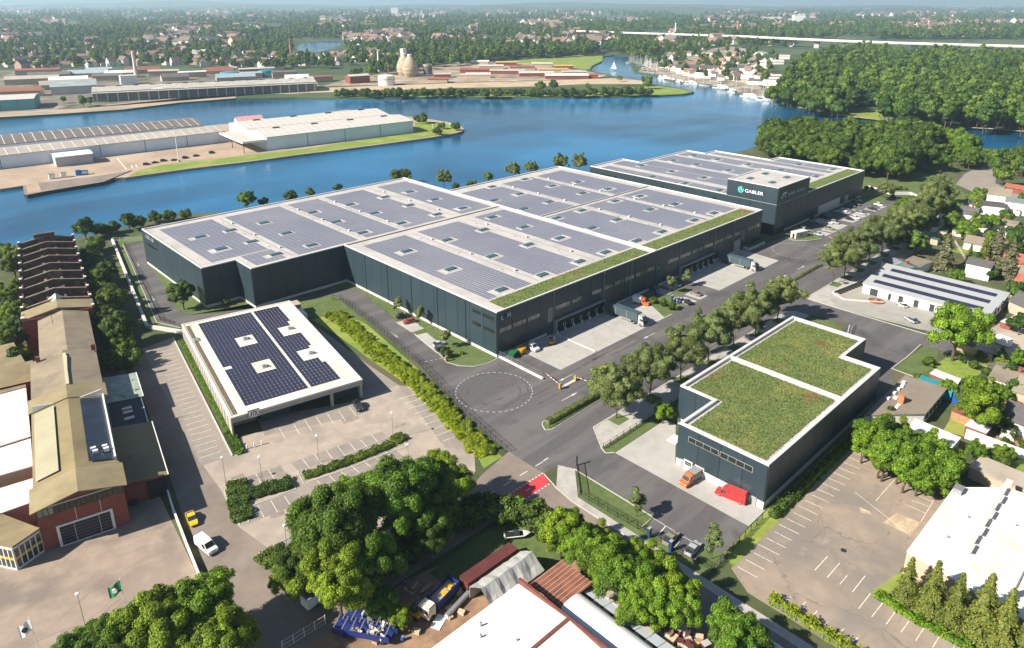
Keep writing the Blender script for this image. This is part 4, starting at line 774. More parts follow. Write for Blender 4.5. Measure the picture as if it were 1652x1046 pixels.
def gable(root, u0, u1, v0, v1, he, hr, m, name='roof', ov=.35):
    um = (u0+u1)/2; mb = MB()
    mb.add([(u0-ov,v0-ov,he-.1),(um,v0-ov,hr),(um,v1+ov,hr),(u0-ov,v1+ov,he-.1),(u1+ov,v0-ov,he-.1),(u1+ov,v1+ov,he-.1),(u0-ov,v0-ov,he-.35),(um,v0-ov,hr-.25),(u1+ov,v0-ov,he-.35),(u0-ov,v1+ov,he-.35),(um,v1+ov,hr-.25),(u1+ov,v1+ov,he-.35)],
           [(0,1,2,3),(1,4,5,2),(6,7,1,0),(7,8,4,1),(3,2,10,9),(2,5,11,10),(0,3,9,6),(4,8,11,5)]); return mb.build(name, m, root)
def gwalls(root, u0, u1, v0, v1, he, hr, m, name='wall'):
    um = (u0+u1)/2; q = [(u0,v0,0),(u1,v0,0),(u1,v1,0),(u0,v1,0),(u0,v0,he-.2),(u1,v0,he-.2),(u1,v1,he-.2),(u0,v1,he-.2),(um,v0,hr-.3),(um,v1,hr-.3)]
    return MB().add(q, [(0,1,5,8,4),(1,2,6,5),(2,3,7,9,6),(3,0,4,7)]).build(name, m, root)
gwalls(FA, -14.75, 0, 0, 68, 9.7, 11.6, MT['brick'])
for v0, v1, m in ((-1.2,7,'olive_flat'),(7.3,39,'olive'),(39.4,46,'olive_flat'),(46.3,68.5,'grey_roof')): gable(FA, -14.75-(.6 if m == 'olive_flat' else 0), (.5 if m == 'olive_flat' else 0), v0, v1, 9.75 if m != 'olive_flat' else 9.95, 11.5 if m != 'olive_flat' else 11.75, MT[m], ov=.2)
MB().add([(-14.4,9,10.1),(-10.3,9,11.2),(-10.3,38,11.2),(-14.4,38,10.1)], [(0,1,2,3)]).build('rooflight_band', mat('pale_band', (.36,.33,.22), .6, .1, .2), FA)
rb = MB().add([(-5,9,11.2),(-.3,9,10.1),(-.3,38,10.1),(-5,38,11.2)], [(0,1,2,3)]).build('rooflight_band', mat('dark_band', (.022,.03,.045), .25, .2, .3), FA); MB().box(-.5,-.15,8.5,38.5,10.0,10.9).build('gutter', MT['steel_white'], FA)
for a, b, c in (((-14.5,38.6,10.2),(-10.3,38.6,11.3),(-14.5,38.6,11.9)),((-5,38.6,11.2),(-.3,38.6,10.2),(-.3,38.6,12.0))): MB().add([a,b,c,(a[0],a[1]+.2,a[2]),(b[0],b[1]+.2,b[2]),(c[0],c[1]+.2,c[2])], [(0,1,2),(5,4,3),(0,2,5,3),(1,4,5,2)]).build('smoke_baffle', MT['steel_white'], FA)
for u, v in ((-3.9,13.6),(-3.6,12.2),(-1.8,13.2),(-1.6,12.0)): MB().box(u-.5,u+.5,v-.3,v+.3,10.7,11.5).build('roof_vent', MT['lamp_white'], FA)
MB().add([(-7.2,48,11.72),(-6.9,48,11.72),(-6.5,64,11.72),(-7.2,64,11.72)], [(0,1,2,3)]).box(-7.4,-6.7,46.6,66,11.4,11.7).build('ridge_strip', mat('ridge_pale', (.50,.45,.30), .8, .1), FA)
gate_glass = mat('gate_glass', (.018,.022,.04), .35, .2, .6, spec=.25)
gt = MB().box(-12.2,-2.6,-.3,.05,0,4.8).build('gate', MT['steel_white'], FA)
for r in range(6):
    for a, b in ((-11.7,-9.3),(-9.2,-5.1),(-5,-3.1)): MB().box(a,b,-.36,-.29,.3+r*.7,.93+r*.7).build('pane', gate_glass, gt)
cw = MB().box(-14.6,-.15,-.2,-.02,7.7,9.4).build('clerestory', MT['black'], FA)
for i in range(16): MB().box(-14.5+i*.9,-13.75+i*.9,-.26,-.19,7.85,9.3).build('pane', MT['win'] if i < 3 else MT['win_dark'], cw)
for u in (-8.6,-4.4): MB().box(u-.05,u+.05,-.12,-.01,4.9,7.6).build('downpipe', MT['steel_white'], FA)
MB().box(-14.9,.15,-.25,.0,9.45,9.62).build('eaves_trim', MT['steel_white'], FA)
# side wing with three different roofs
def lean(u0, u1, v0, v1, h0, h1, m, ov=.25):
    MB().add([(u0,v0,0),(u1,v0,0),(u1,v1,0),(u0,v1,0),(u0,v0,h0-.1),(u1,v0,h1-.1),(u1,v1,h1-.1),(u0,v1,h0-.1)], [(0,1,5,4),(1,2,6,5),(2,3,7,6),(3,0,4,7)]).build('wing_wall', MT['brick'], FA)
    MB().add([(u0,v0-ov,h0),(u1+ov,v0-ov,h1),(u1+ov,v1,h1),(u0,v1,h0),(u0,v0-ov,h0-.2),(u1+ov,v0-ov,h1-.2),(u1+ov,v1,h1-.2),(u0,v1,h0-.2)], [(0,1,2,3),(0,4,5,1),(1,5,6,2),(2,6,7,3)]).build('wing_roof', m, FA)
    MB().box(u1+ov-.05,u1+ov+.15,v0-ov,v1,h1-.12,h1+.05).build('gutter', MT['steel_white'], FA)
lean(.02, 8.2, 6, 30, 5.8, 4.6, MT['olive']); lean(.02, 7.4, 30.05, 43.5, 5.4, 4.6, mat('tar_roof', (.03,.035,.05), .7, .2)); lean(.02, 8.0, 43.6, 58, 5.6, 4.9, MT['teal_roof'])
for v in (33,36.2,38.2): MB().box(3,5.2,v,v+1.1,5.05,5.25).build('rooflight', MT['cream_roof'], FA)
MB().box(4.2,8,5.6,6.0,0,4.2).build('wing_gate', MT['black'], FA); MB().box(.1,3.6,5.7,6.0,.0,4.6).build('wing_front', MT['brick'], FA)
# north halls up to the ruin, cross wing to the left
gwalls(FA, -12.6, 0, 68.2, 103, 9.2, 10.9, MT['brick']); gable(FA, -12.6, 0, 68.8, 103, 9.3, 11.0, MT['grey_roof']); 
xw = FA
MB().add([(-45,66,0),(-14.8,66,0),(-14.8,78,0),(-45,78,0),(-45,66,6),(-14.8,66,6),(-14.8,78,6),(-45,78,6)], [(0,1,5,4),(1,2,6,5),(2,3,7,6),(3,0,4,7)]).build('wall', MT['brick'], FA)
MB().add([(-45.3,65.6,6),(-14.5,65.6,6),(-14.5,72,9),(-45.3,72,9),(-14.5,78.4,6),(-45.3,78.4,6)], [(0,1,2,3),(3,2,4,5)]).build('cross_roof', MT['olive_flat'], FA)
MB().tube((-9,92,10.3),(-9,92,13.5),.06,n=6).tube((-10,92,13.2),(-7.6,92.4,13.4),.05,n=5).build('aerial', MT['black'], FA)
MB().box(-.8,.2,66.8,67.8,10.2,11.9).box(-13.5,-12.6,67,67.8,9,11.6).build('chimney', MT['brick'], FA)
# the roofless brick shell at the water
MT['ruin'] = mat('ruin_brick', (.105,.062,.048), .95, .3, .8, col2=(.20,.15,.11), r2=(.52,.64), scale2=.25, pos=False); MT['ruin_top'] = mat('ruin_coping', (.20,.145,.10), .95, .35, .6, pos=False); MT['ruin_dark'] = mat('ruin_floor', (.05,.04,.03), .95, .3, .3)
RU = thing('ruined_hall', 'roofless burnt-out brick hall with rows of bare cross walls by the river', 'ruin', (-102.6+3.0,101.2,0), RAD(-9.6))
RW, RL, RH = 18.6, 86.0, 10.0
MB().sheet([(0,0),(RW,0),(RW,RL),(0,RL)], .05).build('floor', MT['ruin_dark'], RU)
for u in (0, RW-.5): MB().box(u,u+.5,0,RL,0,RH-1.2).build('side_wall', MT['ruin'], RU)
NB = 9; bay = RL/NB; rr = random.Random(2)
for k in range(NB+1):
    v = k*bay; v = min(v, RL-.6); mb = MB()
    mb.add([(0,v,0),(RW,v,0),(RW,v+.6,0),(0,v+.6,0),(0,v,RH),(RW/2,v,RH+1.9+rr.uniform(-.3,.1)),(RW,v,RH),(0,v+.6,RH),(RW/2,v+.6,RH+1.8),(RW,v+.6,RH)], [(0,1,6,5,4),(2,3,7,8,9)]); mb.build('cross_wall', MT['ruin'], RU)
    c = MB().add([(-.2,v-.15,RH+.02),(RW/2,v-.15,RH+1.95),(RW+.2,v-.15,RH+.02),(-.2,v+.75,RH+.02),(RW/2,v+.75,RH+1.95),(RW+.2,v+.75,RH+.02),(-.2,v-.15,RH-.3),(RW/2,v-.15,RH+1.6),(RW+.2,v-.15,RH-.3)], [(0,1,4,3),(1,2,5,4),(6,7,1,0),(7,8,2,1)]).build('coping', MT['ruin_top'], RU)
    for u in (-.25, RW-.35): MB().box(u,u+.6,v-.25,v+.85,0,RH+.5).build('pier', MT['brick'], RU); MB().box(u-.1,u+.7,v-.3,v+.9,RH+.5,RH+.85).build('pier_cap', MT['steel_white'], RU)
    if 0 < k < NB:
        rr2 = rr.uniform(.3,1.2); MB().box(RW*.40,RW*.62,v+.7,v+bay*.55+rr2,RH-1.2,RH-.6+rr2*.5).build('roof_fragment', MT['ruin_top'], RU)
        MB().box(RW*.36,RW*.41,v+.5,v+bay,0,RH-.4).box(RW*.62,RW*.66,v+.5,v+bay,0,RH-.6).build('inner_wall', MT['ruin'], RU)
MB().add([(-.3,0,RH),(RW/2,0,RH+2),(RW+.3,0,RH),(-.3,7.5,RH),(RW/2,7.5,RH+2),(RW+.3,7.5,RH)], [(0,1,4,3),(1,2,5,4)]).build('roof', MT['olive_flat'], RU)
MB().box(RW-.3,RW+.1,-.6,8,0,RH).box(-.1,RW,-.6,-.2,0,RH).build('end_wall', MT['brick'], RU); MB().add([(6.5,7.6,RH+.2),(9.3,7.6,RH+2.2),(12,7.6,RH+.2),(6.5,13,RH+.2),(9.3,13,RH+2.2),(12,13,RH+.2)], [(0,1,4,3),(1,2,5,4)]).build('roof', MT['cream_roof'], RU)
MB().box(5.4,12.4,RL-.4,RL+1.2,0,RH+2.6).box(5.2,12.6,RL-.6,RL+1.4,RH+2.6,RH+2.9).build('end_tower', MT['ruin'], RU)
# pale halls cut by the left edge of the picture
def pxhall(pts, z, m, wall, label, cat='hall', name='flat_hall', th=.25):
    p = gl(pts, z); x0, y0 = p[0]; q = [(x-x0, y-y0) for x, y in p]; o = thing(name, label, cat, (x0, y0, 0))
    MB().prism(q, 0, z-th).build('wall', wall, o); cxm = sum(a for a, _ in q)/len(q); cym = sum(b for _, b in q)/len(q)
    MB().prism([(cxm+(a-cxm)*1.012, cym+(b-cym)*1.012) for a, b in q], z-th, z, bottom=True).build('roof', m, o); return o
MT['white_felt'] = mat('white_felt', (.74,.69,.63), .7, .05, .3, col2=(.60,.52,.44), r2=(.55,.7), scale2=.15); MT['white_rib'] = ribbed('white_ribbed', (.76,.74,.71), .9, 1, .6, .04, .80, RAD(12))
k = T(0,530); k2 = T(0,700)
o = pxhall([k(-260,660),k(228,530),k(268,955),k(-260,1120)], 6.5, MT['white_felt'], MT['brick'], 'flat white-roofed factory hall with pipes beside the olive roofs')
pxhall([k2(-260,170),k2(268,25),k2(287,285),k2(-260,440)], 6.0, MT['white_rib'], MT['beige'], 'white corrugated hall roof between two felt roofs at the picture edge'); pxhall([k2(-260,565),k2(294,395),k2(302,598),k2(-260,800)], 5.0, MT['white_felt'], MT['beige'], 'low cream-roofed hall next to the olive roof of the gatehouse')
pxhall([k(-260,215),k(120,125),k(220,300),k(0,380),k(-260,450)], 7.5, MT['olive_flat'], MT['brick'], 'brown patched roof of the brick wing at the left picture edge'); 
pxhall([k(-260,560),k(218,420),k(226,470),k(228,520),k(-260,650)], 5.5, MT['grey_roof'], MT['brick'], 'narrow brown lean-to roof above the white hall')
# glass-fronted office by the gate
A, B, Cc = G(29,919.6), G(71.5,889.5), G(-45,904); n_ = Vector((B[0]-A[0], B[1]-A[1])).normalized(); back = Vector((-n_.y, n_.x))
OF = thing('gatehouse_office', 'glass-fronted corner office with white posts and yellow band by the factory gate', 'office', (A[0], A[1], 0)); q = [(0,0),(B[0]-A[0],B[1]-A[1]),(B[0]-A[0]+back.x*10,B[1]-A[1]+back.y*10),(Cc[0]-A[0]+back.x*6,Cc[1]-A[1]+back.y*6),(Cc[0]-A[0],Cc[1]-A[1])]
MB().prism(q, .0, 5.0).build('core', MT['brick'], OF); zr = 5.15; MB().prism([(a*1.04+.0, b*1.04) for a, b in q], 5.0, 5.25, bottom=True).build('roof', MT['olive_flat'], OF)
def gfront(a, b, n):
    d = Vector((b[0]-a[0], b[1]-a[1])); L = d.length; an = math.atan2(d.y, d.x); s = Vector((d.y, -d.x))/L
    for i in range(n):
        f = (i+.5)/n; c = Vector(a)+d*f+s*.12
        for z0, z1, m in ((.5,2.1,MT['glass']),(2.85,4.5,MT['glass'])): MB().rbox(c.x, c.y, L/n-.22, .1, z0, z1, an).build('pane', m, OF)
    c = Vector(a)+d*.5+s*.1; MB().rbox(c.x, c.y, L, .12, 2.2, 2.75, an).build('yellow_band', mat('band_yellow', (.55,.42,.06), .5, 0), OF); MB().rbox(c.x, c.y, L, .16, 0, .45, an).rbox(c.x, c.y, L, .16, 4.55, 4.95, an).build('frame_rail', MT['steel_white'], OF)
    for i in range(n+1): c = Vector(a)+d*(i/n)+s*.1; MB().rbox(c.x, c.y, .2, .16, 0, 5, an).build('post', MT['steel_white'], OF)
gfront((0,0), q[1], 5); gfront(q[4], (0,0), 10)
WL = MB(); wp = [(-92.4,6),(-94.2,-3.8),(-95.8,-15),(-97.1,-24.6),(-97.6,-29)]; WL.strip(wp, .25, 0, 1.0).strip(wp, .4, 1.0, 1.1); WL.build('boundary_wall', MT['steel_white'], label='low white wall between the factory yard and the street', cat='wall')
for px, py, h_, wdt, col, lab, emb in ((206,975,9,1.7,(.02,.22,.09),'green flag with a round white emblem on a pole in the yard',1),(64,1040,9,1.6,(.78,.78,.8),'white flag with a dark emblem at the lower left edge',2)):
    x, y, _ = G(px, py+16); z0 = 7.6; o = thing('flag', lab, 'flag', (x, y, 0), RAD(-30)); MB().tube((0,0,0),(0,0,z0),.07,.04,8).lathe([(.04,0),(.1,.08),(.02,.16)],8,(0,0,z0)).build('pole', MT['steel_white'], o)
    V = []; Fq = []
    for i in range(9):
        for j in range(5): u = -i/8*wdt*1.3; V.append((u, .22*math.sin(i*1.1)*(i/8), z0-.2-j/4*2.3-i/8*1.5+.12*math.sin(i*.9)))
    for i in range(8):
        for j in range(4): Fq.append((i*5+j, i*5+j+1, (i+1)*5+j+1, (i+1)*5+j))
    c = MB().add(V, Fq).build('cloth', mat('flag_cloth', col, .8, .05), o); MB().tube((-wdt*.65,-.35,z0-2.1),(-wdt*.65,.35,z0-2.1),.42,n=14).build('emblem', MT['lamp_white'] if emb == 1 else MT['black'], c)
# ================================================================ RIGHT SIDE AND LOWER EDGE
def crack_mat(name):
    m = mat(name, (.30,.24,.19), .9, .12, .3, col2=(.21,.185,.16), r2=(.42,.62), scale2=.06, col3=(.36,.28,.21), r3=(.58,.74), scale3=.05, bump=.12); nt = m.node_tree; b = nt.nodes['Principled BSDF']
    src = b.inputs['Base Color'].links[0].from_socket; v = nt.nodes.new('ShaderNodeTexVoronoi'); v.feature = 'DISTANCE_TO_EDGE'; v.inputs['Scale'].default_value = .075
    n = nt.nodes.new('ShaderNodeTexNoise'); n.inputs['Scale'].default_value = .25; t = _tex(nt); nt.links.new(t, n.inputs['Vector'])
    a = nt.nodes.new('ShaderNodeVectorMath'); a.operation = 'MULTIPLY_ADD'; a.inputs[1].default_value = (6,6,0); nt.links.new(n.outputs['Color'], a.inputs[0]); nt.links.new(t, a.inputs[2]); nt.links.new(a.outputs[0], v.inputs['Vector'])
    f = _ramp(nt, v.outputs['Distance'], [(0, (.7,.7,.7)), (.006, (0,0,0))]); nt.links.new(_mix(nt, f, src, (.13,.105,.085)), b.inputs['Base Color']); return m
structure('old_car_park', MB().sheet([(-27.5,-96.5),(-24.4,-91.4),(34,-91.0),(39,-97),(38,-112),(27,-113.4),(-2.5,-113.4),(-9.5,-113),(-11,-111.5),(-12.4,-118),(-12.2,-150),(-27.5,-150)], .02), crack_mat('cracked_asphalt'))
structure('concrete_patch', MB().sheet(gl([T(1352,700)(400,790),T(1352,700)(520,705),T(1352,700)(735,790),T(1352,700)(640,905)]), .03).sheet(gl([T(1352,700)(190,650),T(1352,700)(280,690),T(1352,700)(300,720),T(1352,700)(200,700)]), .03), mat('pale_concrete', (.50,.40,.28), .9, .2, .4, col2=(.38,.29,.2), r2=(.45,.6), scale2=.3))
ol = MB()
for k_ in range(21): ol.strip([(-23.2+2.74*k_,-92.0-.2*(k_ % 3)),(-23.0+2.74*k_,-96.0)], .15, .035)
q = T(1150,856)
for a, b in (((1020,230),(905,355)),((1128,290),(1015,420)),((1240,345),(1128,480)),((1352,405),(1240,547)),((1400,560),(1295,697)),((1520,630),(1412,768)),((1640,695),(1540,835)),((695,590),(625,655)),((825,635),(720,740)),((930,715),(805,835)),((1020,810),(930,905)),((1165,875),(1040,985)),((1290,950),(1220,1015))): ol.strip([G(*q(*a))[:2], G(*q(*b))[:2]], .15, .035)
q = T(1352,856)
for a, b in (((655,770),(560,905)),((785,835),(690,980)),((920,910),(840,1040)),((1055,1000),(960,1140))): ol.strip([G(*q(*a))[:2], G(*q(*b))[:2]], .15, .035)
q = T(1352,700)
for a, b in (((500,410),(335,598)),((600,630),(780,710)),((650,590),(825,655)),((700,545),(850,610)),((850,590),(735,785)),((150,520),(640,905)),((690,515),(880,580))): ol.strip([G(*q(*a))[:2], G(*q(*b))[:2]], .13, .036)
structure('parking_line', ol, MT['paint_worn'])
structure('verge', MB().sheet([(-11.2,-111.7),(-12.6,-118.6),(-12.2,-150),(-5,-150),(-4.9,-130),(-2.3,-113.6)], .03).sheet([(-5,-88.2),(54.5,-88.2),(54.5,-91.2),(-24,-91.6),(-22,-88.4)], .03), MT['lawn_bright'])
structure('clinic_lot', MB().sheet([(109.6,-54.8),(112,-50),(121.6,-47.5),(141,-50),(131,-55),(131,-94),(116,-94),(111.9,-79.2)], .03), mat('lot_grey', (.32,.31,.28), .9, .08, .3, col2=(.26,.25,.23), r2=(.5,.7), scale2=.1))
structure('gravel_path', MB().sheet([(112,-48.4),(119,-48.2),(252,-47.6),(252,-52),(160,-52.2),(128,-52)], .04).sheet([(153.5,-99),(128,-95.5),(110,-96),(104,-110),(126.5,-112),(150,-125),(240,-110)], .02), MT['concrete_old'])
structure('corner_pavement', MB().sheet([(109.8,-54),(110.2,-45.4),(112.4,-43),(119,-43.2),(121.6,-47.4),(112,-50.2)], .07), MT['paving'])
structure('back_road', MB().sheet([(322,-42),(337,-27),(372,-22),(420,-24),(420,-33),(375,-38),(357,-42),(340,-60),(322,-70),(312,-48)], .02), MT['bay'])
structure('garden_lawn', MB().sheet([(86,-91),(105,-93),(104,-102),(92,-102),(84,-98)], .03).sheet([(54,-104),(84,-102),(90,-104),(66,-110),(55,-108.6)], .03).sheet([(41,-115),(54,-110),(54,-124),(46,-130)], .03).sheet([(205,-62),(228,-66),(228,-84),(200,-80)], .03).sheet([(150,-49),(160,-53),(250,-53),(262,-40),(252,-48)], .015), MT['lawn_bright'])
structure('garden_soil', MB().sheet([(67.8,-110.4),(57,-109.5),(56.5,-130),(120,-135),(100,-112)], .02), mat('dry_field', (.26,.18,.09), .95, .3, .6, bump=.6, bscale=2))
# the white flat-roofed works building
WB = thing('white_works', 'wide white flat-roofed works building behind the row of spruces', 'building', (-2.5,-113.9,0))
WP = [(0,0),(26.2,-.2),(34,-7.7),(38,-30),(-2.8,-30),(-2.4,-15.8)]
MB().prism(WP, 0, 4.8).build('wall', MT['beige'], WB); MB().prism([(a*1.005, b*1.005+.05) for a, b in WP], 4.8, 5.05, bottom=True).build('roof', mat('white_sheet', (.74,.70,.64), .6, .05, .3, col2=(.52,.45,.36), r2=(.56,.74), scale2=.12), WB)
for i in range(9): x = 8+i*3.3; MB().box(x-1.2+.4,x+1.3,-8.2+.3*(i%2),-7.4+.3*(i%2),5.05,6.0).box(x-1.4,x+1.5,-8.4+.3*(i%2),-7.2+.3*(i%2),6.0,6.1).build('roof_monitor', MT['plinth'], WB)
MB().box(4,30,-16.1,-15.9,5.05,5.3).box(12,12.2,-30,-16,5.05,5.3).build('roof_seam', MT['metal'], WB); MB().box(24.2,26.4,-2,-.4,5.05,6.2).build('roof_box', MT['metal'], WB)
for x, y in ((18,-5),(9,-4),(22,-12),(2,-12),(6,-20)): MB().tube((x,y,5.05),(x,y,5.6),.14,n=8).build('vent_pipe', MT['metal'], WB)
GB = thing('concrete_garages', 'row of low garages with a worn concrete roof beside the white works', 'garage', (37.6,-113.7,0)); MB().prism([(0,0),(6.4,-.9),(5.4,-14),(-1.3,-14)], 0, 2.7).build('wall', MT['beige'], GB); MB().prism([(-.2,.2),(6.6,-.7),(5.6,-14.2),(-1.5,-14.2)], 2.7, 3.0, bottom=True).build('roof', MT['concrete_old'], GB)
for i in range(3): MB().box(.6+i*2,2.3+i*2,-.2-.3*i*.3,.05-.1*i,.1,2.2).build('garage_door', MT['steel_white'], GB)
MB().strip([(54.4,-108.6),(54.5,-119.4),(54.6,-135)], .3, 0, 2.4).strip([(54.4,-108.6),(54.5,-119.4),(54.6,-135)], .4, 2.4, 2.52).build('garden_wall', MT['steel_white'], label='tall white garden wall running beside the dry field', cat='wall')
MB().strip([(68,-110.1),(66.4,-118.2),(63,-135)], .3, 0, 1.6).build('garden_wall', MT['concrete_old'], label='grey concrete wall across the dry garden field', cat='wall')
MB().strip([(105.5,-92.2),(103.8,-102.1)], .3, 0, 2.0).strip([(105.5,-92.2),(103.8,-102.1)], .4, 2.0, 2.1).build('garden_wall', mat('yellow_wall', (.55,.42,.24), .9, .1), label='sandy yellow garden wall below the big round tree', cat='wall')
# dwellings and sheds
def house(x, y, rz, L, Dp, he, hr, wall, roof, label, nwin=4, name='house', chim=True, cat='house', flat=False, storeys=1, group=None):
    o = thing(name, label, cat, (x, y, 0), rz, group)
    if flat:
        MB().box(0,L,0,Dp,0,he).build('wall', wall, o); MB().box(-.25,L+.25,-.25,Dp+.25,he,he+.3).build('roof', roof, o)
    else:
        q = [(0,0,0),(L,0,0),(L,Dp,0),(0,Dp,0),(0,0,he),(L,0,he),(L,Dp,he),(0,Dp,he),(0,Dp/2,hr),(L,Dp/2,hr)]; MB().add(q, [(0,1,5,4),(1,2,6,9,5),(2,3,7,6),(3,0,4,8,7)]).build('wall', wall, o)
        e = .4; k_ = (hr-he)/(Dp/2); r = MB().add([(-e,-e,he-e*k_+.1),(L+e,-e,he-e*k_+.1),(L+e,Dp/2,hr+.12),(-e,Dp/2,hr+.12),(L+e,Dp+e,he-e*k_+.1),(-e,Dp+e,he-e*k_+.1),(-e,-e,he-e*k_-.1),(L+e,-e,he-e*k_-.1)], [(0,1,2,3),(3,2,4,5),(6,7,1,0)]).build('roof', roof, o)
        if chim: MB().box(L*.3-.4,L*.3+.4,Dp/2-.4,Dp/2+.4,hr-.5,hr+1.2).build('chimney', MT['brick'], o)
    for s in range(storeys):
        z = 1.0+s*2.7
        for i in range(nwin):
            w_ = L/nwin; wn = MB().box(w_*i+w_*.25,w_*i+w_*.72,-.08,.02,z,z+1.3).build('window', MT['steel_white'], o); MB().box(w_*i+w_*.29,w_*i+w_*.68,-.11,-.07,z+.1,z+1.2).build('pane', MT['glass'], wn)
    for i in range(2): MB().box(-.08,.02,Dp*(.2+.4*i),Dp*(.4+.4*i),1.0,2.2).build('window', MT['glass'], o)
    MB().box(L*.46,L*.46+1.0,-.07,.03,.02,2.1).build('door', MT['frame_grey'], o); return o
WH = mat('render_white', (.74,.72,.68), .85, .04, .5); DK = mat('roof_dark', (.09,.085,.085), .8, .15, .5); RD = mat('roof_red', (.28,.095,.06), .85, .2, .8); FLT = mat('roof_felt_tan', (.225,.19,.15), .9, .1, .3, col2=(.17,.145,.115), r2=(.5,.66), scale2=.15)
FH = thing('flat_workshop', 'long low building with a brown felt roof, brick chimney and roof hatches', 'building', (41,-99.6,0)); MB().add([(0,9.9,0),(12,0,0),(29,.3,0),(28.6,10,0),(0,9.9,3.2),(12,0,3.2),(29,.3,3.2),(28.6,10,3.2)], [(0,1,5,4),(1,2,6,5),(2,3,7,6),(3,0,4,7)]).build('wall', WH, FH); MB().prism([(-.3,10.1),(11.9,-.3),(29.3,0),(28.9,10.3)], 3.2, 3.5, bottom=True).build('roof', FLT, FH)
MB().box(12.2,13.6,5.2,6.6,3.5,5.6).build('chimney', mat('brick_orange', (.42,.16,.08), .9, .15, 1), FH)
for x, y in ((24,9),(21.5,8.6),(19.3,8.8),(16.4,8.8),(12.4,8.9),(14,7.6)): MB().box(x-.6,x+.6,y-.45,y+.45,3.5,3.9).build('roof_hatch', MT['steel_white'], FH)
MB().box(9,11.6,5.4,6.2,3.5,3.7).build('roof_board', MT['steel_white'], FH)
for i in range(5): MB().box(13.5+i*3,15+i*3,-.12,.0,1,2.4).build('window', MT['glass_teal'], FH)
def shed(poly, z, roof, wall, label, name='shed', cat='shed', rib=False):
    x0, y0 = poly[0]; q = [(a-x0, b-y0) for a, b in poly]; o = thing(name, label, cat, (x0, y0, 0)); MB().prism(q, 0, z-.15).build('wall', wall, o)
    cxm = sum(a for a, _ in q)/len(q); cym = sum(b for _, b in q)/len(q); MB().prism([(cxm+(a-cxm)*1.04, cym+(b-cym)*1.04) for a, b in q], z-.15, z, bottom=True).build('roof', roof, o); return o
TEAL = mat('teal_sheet', (.03,.25,.30), .5, .15, .5); BLUE = mat('tarp_blue', (.01,.09,.40), .5, .25, .6)
shed([(74,-92.3),(74.2,-100.4),(70.4,-100.8),(70.4,-92.6)], 3, TEAL, TEAL, 'bright teal shed roof beside the brown felt roof'); shed([(77.1,-93.5),(80.7,-93.8),(79.7,-100.2),(75.8,-100.5)], 2.9, MT['white_felt'], MT['brick'], 'white-roofed brick shed next to the teal roof'); shed([(70.3,-101.2),(75.3,-101.2),(75,-107),(70,-106.6)], 2.6, BLUE, BLUE, 'bright blue tarpaulin shelter in the cluttered back yard', name='shelter')
shed([(49.1,-98.8),(48.1,-108.8),(40.8,-108.6),(43.7,-99)], 3.2, MT['white_rib'], MT['steel_white'], 'white corrugated tent hall behind the dense conifers', name='tent_hall', cat='tent hall')
house(99,-113,RAD(90),7.5,13,2.9,4.3,WH,FLT,'white bungalow with a grey-brown hipped roof and an orange stair', 3)
house(290,-62,RAD(108),16,10,4.6,4.7,WH,DK,'modern white house with a dark flat roof near the wood', 4, flat=True, storeys=1); house(300,-74,RAD(100),14,10,6,6.2,WH,mat('roof_glass_grey', (.22,.25,.25), .5, .1),'white two-storey house with a grey roof terrace at the right edge', 4, flat=True, storeys=2)
house(262,-74,RAD(95),18,9,3,4.6,WH,FLT,'bungalow with a brown roof between the white houses at the right edge', 5); house(241.5,-66,RAD(88),13,4,2.6,2.8,WH,MT['white_felt'],'long low white garden building beside the red awning', 6, flat=True, cat='garden house')
house(224,-80,RAD(95),16,11,3,5.0,WH,FLT,'house with a broad brown roof behind the red awning', 4); house(183,-83,RAD(92),8,7,5.4,7,WH,DK,'tall white house with red shutters beside the dark conifers', 2, storeys=2)
LH = house(163,-64.5,RAD(58),12,9,3.2,4.4,WH,mat('roof_green_grey', (.13,.15,.13), .7, .15),'grey-green roofed house with solar collectors beside the tall blue spruce', 4)
for i in range(3): MB().add([(5+i*2.1,5.2,4.55),(6.9+i*2.1,5.2,4.55),(6.9+i*2.1,8.4,3.7),(5+i*2.1,8.4,3.7)], [(3,2,1,0)]).build('solar_collector', MT['pv'], LH)
shed([(156,-55),(176,-56.5),(174,-64),(158,-62)], 3.4, FLT, WH, 'low flat annexe between the clinic and the spruce', name='annexe', cat='annexe'); house(344,-60,RAD(86),9,7,2.8,4.4,MT['brick'],RD,'small brick garage building by the grey back road', 2, chim=False, cat='garage')
house(318,-78,RAD(95),14,9,5.5,8,WH,RD,'white house with a red roof at the far right edge', 3, storeys=2); house(335,-92,RAD(95),12,9,5,8,WH,DK,'dark-roofed house at the right edge behind the red roof', 3, storeys=2)
for (a, b, c, d, lab) in ((231,-66,4.5,2.2,'red awning on the lawn of the low white garden building'),): MB().add([(-c,-d,1.9),(c,-d,1.9),(c,d,2.6),(-c,d,2.6),(-c,-d,1.8),(c,-d,1.8),(c,d,2.5),(-c,d,2.5)], [(0,1,2,3),(7,6,5,4),(0,4,5,1),(1,5,6,2),(2,6,7,3),(3,7,4,0)]).tube((-c,-d,0),(-c,-d,1.9),.06).tube((c,-d,0),(c,-d,1.9),.06).tube((c,d,0),(c,d,2.6),.06).tube((-c,d,0),(-c,d,2.6),.06).build('awning', mat('awning_red', (.62,.05,.03), .7, .1), loc=(a,b,.02), rz=RAD(85), label=lab, cat='awning')
MB().lathe([(.05,0),(.05,.6),(.75,.7),(.5,2.2),(.1,3.8)],10).build('parasol', bpy.data.materials['awning_red'], loc=(243,-54,.02), label='closed red parasol at the end of the low white building', cat='parasol')
